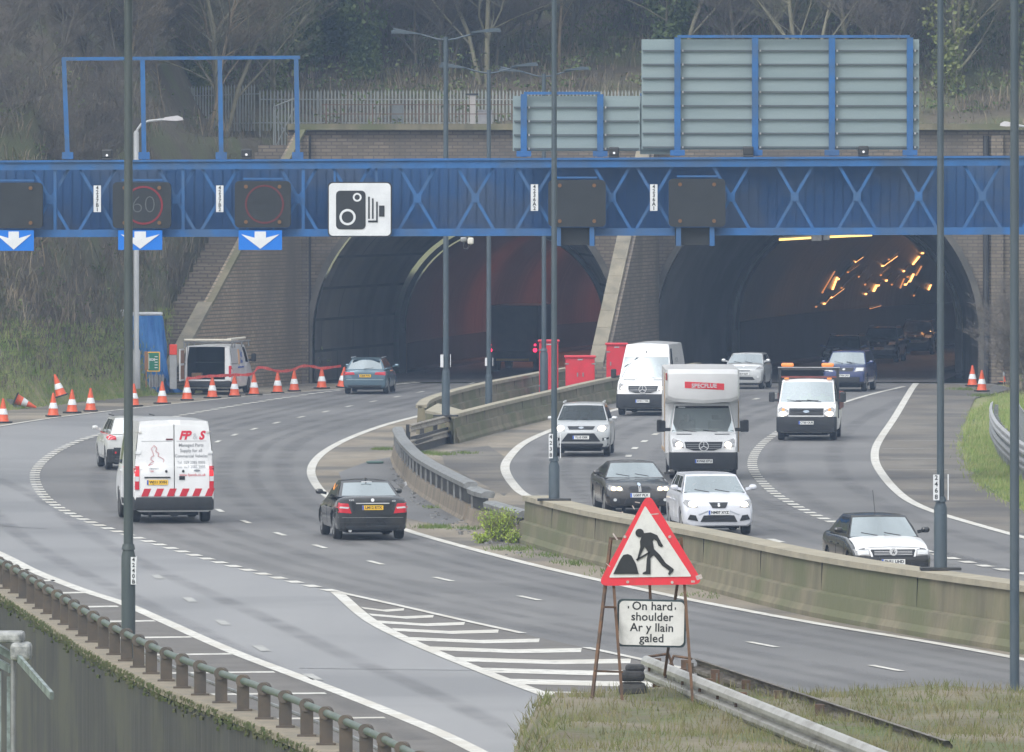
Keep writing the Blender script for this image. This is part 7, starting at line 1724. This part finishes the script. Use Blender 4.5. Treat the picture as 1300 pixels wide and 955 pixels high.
# handrail along the top of the headwall
t = empty('handrail', (0, 0, 0), label='thin brown handrail along the top of the headwall below the palisade', cat='handrail'); mb = MB()
for z in (11.55, 11.95): mb.beam((-8.2, 383.4, z), (8.5, 383.4, z), .035, .035)
for i in range(9): mb.beam((-8+i*2, 383.4, 10.6), (-8+i*2, 383.4, 12.0), .04, .04)
mb.build('rails', mat('brown rusty rail', (.14, .09, .07), rough=.8), t)
# right hand parapet above the right mouth
t = empty('parapet_wall', (0, 0, 0), label='dark low wall with a rail on the hillside right of the tall sign back', cat='wall'); mb = MB(); a = P(1165, 172, 395); b = P(1400, 168, 395); mb.box(((a.x+b.x)/2, 395, a.z-.6), (b.x-a.x, .5, 1.6)); mb.build('wall_face', BRICK_D, t); mb = MB(); mb.box(((a.x+b.x)/2, 394.98, a.z+.28), (b.x-a.x, .62, .16)); mb.build('coping', mat('dark lichen coping', (.10, .11, .10), (.14, .14, .13), 1, .9), t)
t = empty('small_post', P(1178, 200, 383), label='low concrete upstand on the headwall below the tall sign back', cat='post'); mb = MB(); mb.box((0, 0, .3), (.25, .2, 1.0)); mb.build('column', CONC, t)
t = empty('sign_post_stub', P(1037, 201, 384), label='grey square post stub on the headwall under the tall sign back', cat='post'); mb = MB(); mb.box((0, 0, .2), (.26, .2, .9)); mb.build('column', GALV, t)

# ================================================================ vegetation
BARK = {'grey': mat('grey brown bark', (0.140, 0.125, 0.101), (0.179, 0.164, 0.129), 3, .95), 'pale': mat('pale lichen bark', (0.281, 0.265, 0.179), (0.211, 0.195, 0.140), 3, .95, stretch=(1, 1, .3)), 'warm': mat('warm tan bark', (0.296, 0.234, 0.148), (0.218, 0.172, 0.117), 3, .95)}
TWIG = {'grey': mat('grey brown twigs', (0.156, 0.136, 0.117), (0.117, 0.105, 0.090), .5, .95), 'pale': mat('olive twigs', (0.195, 0.187, 0.125), (0.140, 0.133, 0.094), .5, .95), 'warm': mat('tan twigs', (0.218, 0.179, 0.125), (0.156, 0.133, 0.094), .5, .95)}
IVY = mat('ivy leaves', (0.064, 0.104, 0.028), (0.120, 0.160, 0.048), .9, .6, lo=.4, hi=.6)
IVY2 = mat('yellow green ivy', (0.120, 0.158, 0.038), (0.195, 0.203, 0.068), .9, .6)
def seg(mb, a, b, ra, rb, n):
    mb.cyl(a, b, ra, rb, n, caps=False)
def gen_tree(seed, h, style, ivy=0.0, spread=1.0, multi=1):
    rr = random.Random(seed); tr = MB(); tw = MB(); lv = MB()
    def branch(p, d, L_, r, lev):
        n = 3 if lev < 2 else 2; q = p.copy(); dd = d.copy(); pts = [(p.copy(), r)]
        for i in range(n):
            dd = (dd+Vector((rr.gauss(0, .13), rr.gauss(0, .13), rr.gauss(.05, .07)))).normalized(); q2 = q+dd*(L_/n); r2 = r*(1-.28*(i+1)/n) if lev == 0 else r*(1-.55*(i+1)/n)
            tgt = tr if r > .028 else tw; seg(tgt, q, q2, pts[-1][1], r2, 6 if r > .08 else (4 if r > .028 else 3)); q = q2; pts.append((q.copy(), r2))
        if lev >= 5 or r < .004: return
        k = {0: 7, 1: 6, 2: 5, 3: 5, 4: 3}[lev]
        for i in range(k):
            t = rr.uniform(.18 if lev == 0 else .15, 1.0); j = min(int(t*n), n-1); f_ = t*n-j; base = pts[j][0].lerp(pts[j+1][0], f_); rb = pts[j][1]*(1-f_)+pts[j+1][1]*f_
            ax = Vector((rr.gauss(0, 1), rr.gauss(0, 1), 0)).normalized(); nd = (dd*rr.uniform(.5, 1.1)+ax*rr.uniform(.5, 1.0)*spread+Vector((0, 0, .12))).normalized()
            branch(base, nd, L_*rr.uniform(.38, .62), max(min(rb*rr.uniform(.45, .62), rb), .0075), lev+1)
        branch(q, dd, L_*.55, pts[-1][1]*.8, lev+1)
    for m_ in range(multi):
        a = rr.uniform(0, 6.28); d0 = Vector((math.cos(a)*.12*(multi > 1), math.sin(a)*.12*(multi > 1), 1)).normalized(); branch(Vector((.35*math.cos(a)*(multi > 1), .35*math.sin(a)*(multi > 1), -.4)), d0, h*.62, h*.0092*rr.uniform(.8, 1.15), 0)
    if ivy:
        for i in range(int(2600*ivy)):
            z = rr.uniform(0, h*.7)*rr.uniform(.3, 1); R_ = .25+.9*math.exp(-((z-h*.33)/(h*.22))**2)*(.6+.4*math.sin(z*2.3)); a = rr.uniform(0, 6.28); q = Vector((math.cos(a), math.sin(a), 0))*abs(rr.gauss(R_, .22))+Vector((0, 0, z)); s = rr.uniform(.07, .16); u = Vector((rr.gauss(0, 1), rr.gauss(0, 1), rr.gauss(0, 1))).normalized(); v = u.cross(Vector((rr.gauss(0, 1), rr.gauss(0, 1), rr.gauss(0, 1)))).normalized()
            lv.add([q-u*s, q-v*s*.6, q+u*s, q+v*s*.6], [(0, 1, 2, 3)])
    return tr, tw, lv
def make_tree(seed, h, style, ivy=0.0, spread=1.0, multi=1, ivm=IVY):
    tr, tw, lv = gen_tree(seed, h, style, ivy, spread, multi); t = empty('bare_tree'); tr.build('trunk', BARK[style], t, smooth=True, ang=80); tw.build('crown', TWIG[style], t)
    if lv.v: lv.build('ivy', ivm, t)
    return t
protos_t = [make_tree(11, 11, 'grey'), make_tree(12, 13, 'pale', multi=2), make_tree(13, 10, 'warm', spread=1.2), make_tree(14, 12, 'grey', ivy=.7), make_tree(15, 9, 'grey', spread=1.3, multi=3), make_tree(16, 12, 'pale', ivy=.35, multi=2, ivm=IVY2), make_tree(17, 9, 'grey', ivy=1.3, ivm=IVY), make_tree(18, 9, 'grey', ivy=1.5, ivm=IVY2)]
names = ['grey bare', 'pale trunked bare', 'tan bare', 'ivy clad', 'many stemmed bare', 'pale trunked lightly ivied', 'thickly ivied', 'yellow green ivied']
used = set()
def plant(k, x, y, rz, sc, label, group=None, dz=0):
    t = protos_t[k] if k not in used else copy_tree(protos_t[k]); used.add(k); t.location = (x, y, ground_at(x, y)-.05+dz); t.rotation_euler = (0, 0, rz); t.scale = (sc, sc, sc); tag(t, label=label, cat='tree', group=group)
spec_t = [(1, 275, 392, 1.0, 'pale slender tree in front of the palisade inside the empty frame'), (2, 262, 391, .95, 'tan bare tree just left of the pale one, in front of the palisade'), (1, 622, 407, 1.05, 'pale trunk rising behind the white mast'), (1, 850, 408, 1.1, 'pale bare tree behind the left end of the tall sign back'), (1, 1090, 410, 1.1, 'pale bare tree above the middle of the tall sign back'),
          (5, 1205, 405, 1.0, 'ivied pale tree right of the tall sign back'), (6, 430, 412, 1.0, 'thickly ivied tree above the palisade at mid left'), (7, 118, 380, .85, 'yellow green ivied tree inside the left bay of the empty frame'), (2, 288, 393, .95, 'tan bare tree just right of the pale one, in front of the palisade'), (7, 250, 402, .8, 'yellow green ivied tree behind the left end of the palisade'), (3, 30, 378, .9, 'ivy clad tree at the left edge'), (5, 352, 404, .9, 'ivied pale tree behind the right bay of the empty frame'), (0, 720, 412, 1.05, 'grey bare tree behind the centre lamp post'), (4, 560, 409, 1.0, 'many stemmed tree behind the first twin lamp')]
for k, px, D, sc, lab in spec_t: plant(k, (px-CX)*D/F, D, random.uniform(0, 6), sc, lab)
rr = random.Random(21); cnt = [0]*7
for row, (D, n) in enumerate(((406, 15), (413, 16), (420, 17), (430, 17), (442, 16), (458, 16))):
    for i in range(n):
        px = -60+1420*(i+rr.uniform(.1, .9))/n; Dj = D+rr.uniform(-2, 4); k = rr.choice([0, 0, 1, 2, 3, 3, 4, 4, 5, 6, 6, 4])
        plant(k, (px-CX)*Dj/F, Dj, rr.uniform(0, 6), rr.uniform(.8, 1.15), names[k]+' tree, one of many in the wood on the hillside', names[k]+' trees of the hillside wood')
for (px, D, k, sc) in ((-20, 352, 4, .42), (30, 356, 4, .5), (62, 352, 2, .42), (95, 360, 4, .55), (20, 364, 0, .5), (130, 367, 4, .55), (75, 370, 4, .6), (150, 374, 0, .6), (0, 372, 4, .6), (40, 380, 0, .7), (100, 384, 3, .7), (170, 385, 4, .6), (210, 386, 2, .45), (-30, 384, 3, .8), (1290, 366, 4, .5), (1315, 360, 4, .5), (10, 368, 2, .5), (55, 363, 0, .5), (85, 376, 2, .55), (120, 374, 4, .6), (-10, 360, 4, .5), (160, 380, 2, .5), (185, 392, 4, .5), (20, 388, 4, .8), (70, 390, 0, .8), (110, 392, 4, .8), (150, 394, 3, .8)):
    k_ = k; plant(k_, (px-CX)*D/F, D, rr.uniform(0, 6), sc, 'low '+names[k_]+' scrub tree on the bank beside the road', 'scrub trees on the banks beside the road')

def leafy(mb, c, rad, n, s0, s1, rr, flat=1.0, up=0.0):
    for i in range(n):
        a = Vector((rr.gauss(0, 1), rr.gauss(0, 1), rr.gauss(0, 1))).normalized()*rad*rr.uniform(.35, 1)**.5; a.z *= flat
        if a.z < 0: a.z *= .3
        q = Vector(c)+a; s = rr.uniform(s0, s1); u = Vector((rr.gauss(0, 1), rr.gauss(0, 1), rr.gauss(up, 1))).normalized(); v = u.cross(Vector((rr.gauss(0, 1), rr.gauss(0, 1), rr.gauss(0, 1)))).normalized(); mb.add([q-u*s, q-v*s*.5, q+u*s, q+v*s*.5], [(0, 1, 2, 3)])
# tangled undergrowth over the woodland floor and bank
UND = mat('tangled brown undergrowth', (0.148, 0.125, 0.098), (0.117, 0.113, 0.066), .5, .95, lo=.4, hi=.6, col3=(.26, .21, .15), scale3=.9)
UNG = mat('green bramble leaves', (.08, .12, .035), (.15, .17, .07), .6, .8, lo=.4, hi=.62)
mb = MB(); mg = MB(); rr = random.Random(9)
def tuft(x, y, mb, n, h):
    z = ground_at(x, y)
    for i in range(n):
        a = rr.uniform(0, 6.28); l = h*rr.uniform(.4, 1.1); b = Vector((x+rr.gauss(0, .3), y+rr.gauss(0, .3), z-.1)); t = b+Vector((math.cos(a)*l*.5, math.sin(a)*l*.5, l)); w = Vector((-math.sin(a), math.cos(a), 0))*rr.uniform(.010, .02); m_ = b.lerp(t, .55)+Vector((0, 0, l*.12)); t.z -= l*.15
        mb.add([b-w, b+w, m_+w, m_-w, t], [(0, 1, 2, 3), (3, 2, 4)])
for i in range(7500):
    D = rr.uniform(383, 460); px = rr.uniform(-70, 1370); x = (px-CX)*D/F
    if D < 402 and x > -17 and rr.random() < .93: continue
    tuft(x, D, mb, 9, rr.uniform(.5, 1.6))
    if rr.random() < .30: leafy(mg, (x, D, ground_at(x, D)+rr.uniform(.2, 1.4)), rr.uniform(.4, 1.2), 26, .05, .13, rr, .8)
for i in range(2600):
    x = rr.uniform(-28, -8.9); y0_ = yedge(x); y = y0_+abs(rr.gauss(0, 1))*11+2.2
    if y > 400: continue
    wx = x > -14.3
    if wx and (y-y0_) < 2.5: continue
    dens = 1 if x < -15 else .35
    if rr.random() > dens: continue
    tuft(x, y, mb, 10, rr.uniform(.4, 1.5) if y-y0_ > 5 else rr.uniform(.2, .6))
    if rr.random() < .12: leafy(mg, (x, y, ground_at(x, y)+rr.uniform(.1, .8)), rr.uniform(.3, .9), 24, .04, .10, rr, .8)
for i in range(700):
    x = rr.uniform(20.4, 27); y = rr.uniform(345, 379) if x > 21.2 else rr.uniform(340, 366)
    xe = 19.3+(365-y)*.03
    if x < xe+1.2: continue
    tuft(x, y, mb, 10, rr.uniform(.4, 2.2) if x > 21.5 else .4)
    if x > 21.5 and rr.random() < .5: leafy(mg, (x, y, rr.uniform(.2, 2.2)), rr.uniform(.3, .8), 26, .04, .11, rr, .9)
tag(mb.build('undergrowth', UND), kind='stuff'); tag(mg.build('bramble', UNG), kind='stuff')
# rough grass on the verges
GR = mat('rough verge grass blades', (.17, .27, .05), (.33, .33, .14), 1.1, .9, lo=.38, hi=.62); mb = MB()
def blades(x, y, n, h, sp_=.25):
    z = ground_at(x, y)-.04
    for i in range(n):
        bx, by_ = x+rr.gauss(0, sp_), y+rr.gauss(0, sp_); a = rr.uniform(0, 6.28); l = h*rr.uniform(.5, 1.2); mb.add([(bx-.012, by_, z), (bx+.012, by_, z), (bx+math.cos(a)*l*.4, by_+math.sin(a)*l*.4, z+l)], [(0, 1, 2)])
for i in range(5200):
    x = rr.uniform(-28, -13.3); y = yedge(x)+rr.uniform(.2, 6.5) if x < -14.3 else yedge(x)-rr.uniform(.3, 1.2)
    blades(x, y, 9, rr.uniform(.10, .32))
ge = [(362, 19.9), (350.7, 19.05), (334.5, 17.4), (294.8, 14.95), (276.4, 14.2), (256.8, 13.5), (243.9, 13.6), (230, 13.9)]
def gx(y):
    for (a, b), (c, d) in zip(ge, ge[1:]):
        if c <= y <= a: return b+(d-b)*(a-y)/(a-c)
    return 19.5
gp = [(gx(y), y) for y in range(240, 362, 4)]+[(30, 362), (40, 300), (40, 238)]
tag(sheet('right_grass_verge', gp, .03, mat('lush verge turf', (.04, .075, .015), (.065, .09, .025), 1.0, .95, bump=.6, bscale=8)), kind='structure')
for i in range(10000):
    y = rr.uniform(232, 362); x = gx(y)+abs(rr.gauss(0, 2.4))+.05; blades(x, y, 8, rr.uniform(.08, .26), .2)
for (px, py, n_) in ((10, 525, 0),): pass
tag(mb.build('verge_grass', GR), kind='stuff')
# weeds on the reserve
WEED = mat('bright yellow green weed', (.36, .44, .05), (.24, .36, .06), 3, .8)
def weed(px, py, w, h, n, label, seed):
    rr = random.Random(seed); c = G(px, py); t = empty('weed_bush', c, label=label, cat='bush'); mb = MB(); ms = MB()
    for i in range(int(n/14)):
        a = rr.uniform(0, 6.28); l = rr.uniform(.5, 1.0); tip = Vector((math.cos(a)*w*.5*rr.uniform(.2, 1), math.sin(a)*w*.4*rr.uniform(.2, 1), h*l)); ms.cyl((tip.x*.2, tip.y*.2, -.02), tip, .008, .004, 3)
        for k in range(14):
            f_ = rr.uniform(.2, 1.02); q = Vector((tip.x*(.2+.8*f_), tip.y*(.2+.8*f_), tip.z*f_))+Vector((rr.gauss(0, .045), rr.gauss(0, .045), rr.gauss(0, .04))); s = rr.uniform(.02, .045); u = Vector((rr.gauss(0, 1), rr.gauss(0, 1), rr.gauss(.5, 1))).normalized(); v = u.cross(Vector((rr.gauss(0, 1), rr.gauss(0, 1), rr.gauss(0, 1)))).normalized(); mb.add([q-u*s, q-v*s*.4, q+u*s, q+v*s*.4], [(0, 1, 2, 3)])
    mb.build('leaves', WEED, t); ms.build('stems', BARK['pale'], t)
weed(632, 688, 1.2, .82, 3200, 'bright yellow green weed bush at the foot of the median barrier', 4)
weed(612, 690, .6, .3, 500, 'small green weed just left of the bright bush', 5); weed(650, 690, .6, .35, 500, 'small green weed between the bright bush and the concrete barrier', 6)
mb = MB(); rr = random.Random(31)
def blades2(px, py, n, h, sp_):
    c = G(px, py)
    for i in range(n): bx, by_ = c.x+rr.gauss(0, sp_), c.y+rr.gauss(0, sp_*2.2); a = rr.uniform(0, 6.28); l = h*rr.uniform(.5, 1.2); mb.add([(bx-.012, by_, 0), (bx+.012, by_, 0), (bx+math.cos(a)*l*.5, by_+math.sin(a)*l*.5, l)], [(0, 1, 2)])
for (px, py, n, h, s) in ((552, 670, 260, .10, .22), (486, 571, 200, .1, .2), (700, 706, 120, .1, .3), (735, 716, 160, .1, .3), (780, 727, 120, .1, .3), (655, 698, 200, .12, .3), (595, 672, 120, .1, .2), (548, 645, 60, .1, .15), (560, 578, 160, .12, .2), (540, 576, 160, .12, .2), (820, 737, 100, .08, .3), (900, 756, 60, .08, .4), (590, 576, 120, .1, .2), (1250, 503, 200, .14, .3), (1225, 495, 200, .12, .3)): blades2(px, py, n, h, s)
mg2 = MB()
for i in range(5200):
    b0 = Vector(bankfn(rr.uniform(.03, .97), rr.uniform(.1, .93)))
    if b0.z < .3: continue
    for k in range(5): x_, y_ = b0.x+rr.gauss(0, .07), b0.y+rr.gauss(0, .1); mg2.add([(x_-.008, y_, b0.z-.05), (x_+.008, y_, b0.z-.05), (x_+rr.gauss(0, .06), y_+rr.gauss(0, .05), b0.z+rr.uniform(.03, .15))], [(0, 1, 2)])
tag(mg2.build('bank_grass', mat('dull winter bank grass', (.13, .155, .05), (.22, .19, .11), 1.5, .9, lo=.4, hi=.6)), kind='stuff')
tag(mb.build('weeds', mat('low green weeds', (.09, .15, .03), (.14, .17, .05), 2, .9)), kind='stuff')
# road debris on the reserve
DEB = mat('grey litter', (.30, .30, .29), (.12, .12, .12), 9, .8); mb = MB()
for i in range(110):
    t_ = rr.random(); a = [(507, 590), (520, 622), (560, 652), (600, 675), (665, 698)]; k = min(int(t_*4), 3); f_ = t_*4-k; px = a[k][0]+(a[k+1][0]-a[k][0])*f_-abs(rr.gauss(0, 9)); py = a[k][1]+(a[k+1][1]-a[k][1])*f_+rr.gauss(2, 4); c = G(px, py); s = rr.uniform(.015, .055); mb.box((c.x, c.y, s*.3), (s*2, s*1.8, s*1.1), rr.uniform(0, 3))
tag(mb.build('debris', DEB), kind='stuff')
t = empty('bent_plate', G(511, 622), R(20), label='bent pale piece of metal on the ground by the median barrier', cat='debris'); mb = MB(); mb.grid(lambda u, v: (.5*u, .3*math.sin(u*3)+v*.12, .32*u*u+.05+.1*v), [i/8-.5 for i in range(9)], [0, .5, 1]); mb.build('plate', GALV_W, t)
t = empty('plastic_shard', G(476, 589), R(10), label='small greenish shard lying on the tarmac patch', cat='debris'); mb = MB(); mb.rbox((0, 0, .05), (.5, .3, .07), .02); mb.build('shard', mat('green grey plastic', (.08, .14, .12), rough=.5), t)
# ================================================================ light, air, camera
for (D, z, e, tun) in ((412, 6.2, 24, 'L'), (426, 6.2, 170, 'L'), (442, 6.2, 170, 'L'), (458, 6.2, 170, 'L'), (480, 6.2, 170, 'L')):
    l = bpy.data.lights.new('tunnel_light', 'AREA'); l.shape = 'RECTANGLE'; l.size = .5; l.size_y = 3; l.energy = e; l.color = (1, .30, .10); o = bpy.data.objects.new('tunnel_light', l); COL.objects.link(o); o.location = (cl_L(D), D, z)
for (D, z, e) in ((418, 6.0, 45), (440, 6.0, 80), (470, 6.0, 100)):
    l = bpy.data.lights.new('tunnel_light', 'AREA'); l.shape = 'RECTANGLE'; l.size = .5; l.size_y = 3; l.energy = e; l.color = (1, .50, .20); o = bpy.data.objects.new('tunnel_light', l); COL.objects.link(o); o.location = (cl_R(D), D, z)
w = bpy.data.worlds.new('World'); scene.world = w; w.use_nodes = True; nt = w.node_tree; N = nt.nodes; L = nt.links
bg = N['Background']; sky = N.new('ShaderNodeTexSky'); sky.sky_type = 'NISHITA'; sky.sun_disc = False; ELEV, AZ = R(48), R(215)
sky.sun_elevation = ELEV; sky.sun_rotation = AZ; sky.air_density = 1.0; sky.dust_density = 4.0; sky.ozone_density = 1.0
hs = N.new('ShaderNodeHueSaturation'); hs.inputs['Saturation'].default_value = .14; L.new(sky.outputs[0], hs.inputs['Color']); tcw = N.new('ShaderNodeTexCoord'); spw = N.new('ShaderNodeSeparateXYZ'); L.new(tcw.outputs['Generated'], spw.inputs[0])
mrw = N.new('ShaderNodeMapRange'); mrw.inputs[1].default_value = 0; mrw.inputs[2].default_value = 1; mrw.inputs[3].default_value = .25; mrw.inputs[4].default_value = 1.0; L.new(spw.outputs['Z'], mrw.inputs[0])
clw = N.new('ShaderNodeTexNoise'); clw.inputs['Scale'].default_value = 2.2; clw.inputs['Detail'].default_value = 5; L.new(tcw.outputs['Generated'], clw.inputs['Vector'])
mlw = N.new('ShaderNodeMath'); mlw.operation = 'MULTIPLY'; L.new(mrw.outputs[0], mlw.inputs[0]); L.new(clw.outputs['Fac'], mlw.inputs[1])
vmw = N.new('ShaderNodeVectorMath'); vmw.operation = 'SCALE'; vmw.inputs[0].default_value = (7.6, 8.0, 8.3); L.new(mlw.outputs[0], vmw.inputs['Scale'])
adw = N.new('ShaderNodeVectorMath'); adw.operation = 'ADD'; L.new(hs.outputs[0], adw.inputs[0]); L.new(vmw.outputs[0], adw.inputs[1]); L.new(adw.outputs[0], bg.inputs['Color']); bg.inputs['Strength'].default_value = .13
sl_ = bpy.data.lights.new('sun', 'SUN'); sl_.energy = .6; sl_.angle = R(25); sl_.color = (1, .98, .94); so = bpy.data.objects.new('sun', sl_); COL.objects.link(so)
d = Vector((math.sin(AZ)*math.cos(ELEV), math.cos(AZ)*math.cos(ELEV), math.sin(ELEV))); so.rotation_euler = d.to_track_quat('Z', 'Y').to_euler()
mb = MB(); mb.box((0, 320, 27.5), (760, 700, 68)); hm = bpy.data.materials.new('thin winter haze'); hm.use_nodes = True; nt = hm.node_tree; nt.nodes.remove(nt.nodes['Principled BSDF']); v = nt.nodes.new('ShaderNodeVolumePrincipled'); v.inputs['Color'].default_value = (.50, .68, 1.0, 1); v.inputs['Density'].default_value = HAZE if 'HAZE' in globals() else .00030; v.inputs['Anisotropy'].default_value = .0
nt.links.new(v.outputs[0], nt.nodes['Material Output'].inputs['Volume'])
hz_ = mb.build('haze', hm); tag(hz_, kind='stuff'); hz_.display_type = 'WIRE'
cam = bpy.data.cameras.new('camera'); co = bpy.data.objects.new('camera', cam); COL.objects.link(co); scene.camera = co
co.location = (0, 0, HC); co.rotation_euler = (R(90), 0, 0); cam.sensor_width = 36; cam.lens = 36*F/1300; cam.shift_x = 0; cam.shift_y = -(477.5-YH)/1300; cam.clip_start = 1; cam.clip_end = 6000
scene.render.engine = 'CYCLES'; scene.cycles.max_bounces = 6; scene.cycles.use_denoising = True; scene.cycles.volume_bounces = 1; scene.cycles.transparent_max_bounces = 12
scene.render.resolution_x = 1024; scene.render.resolution_y = 752
vs_ = scene.view_settings; vs_.view_transform = 'Standard'; vs_.look = 'None'; vs_.gamma = 1; vs_.exposure = .45
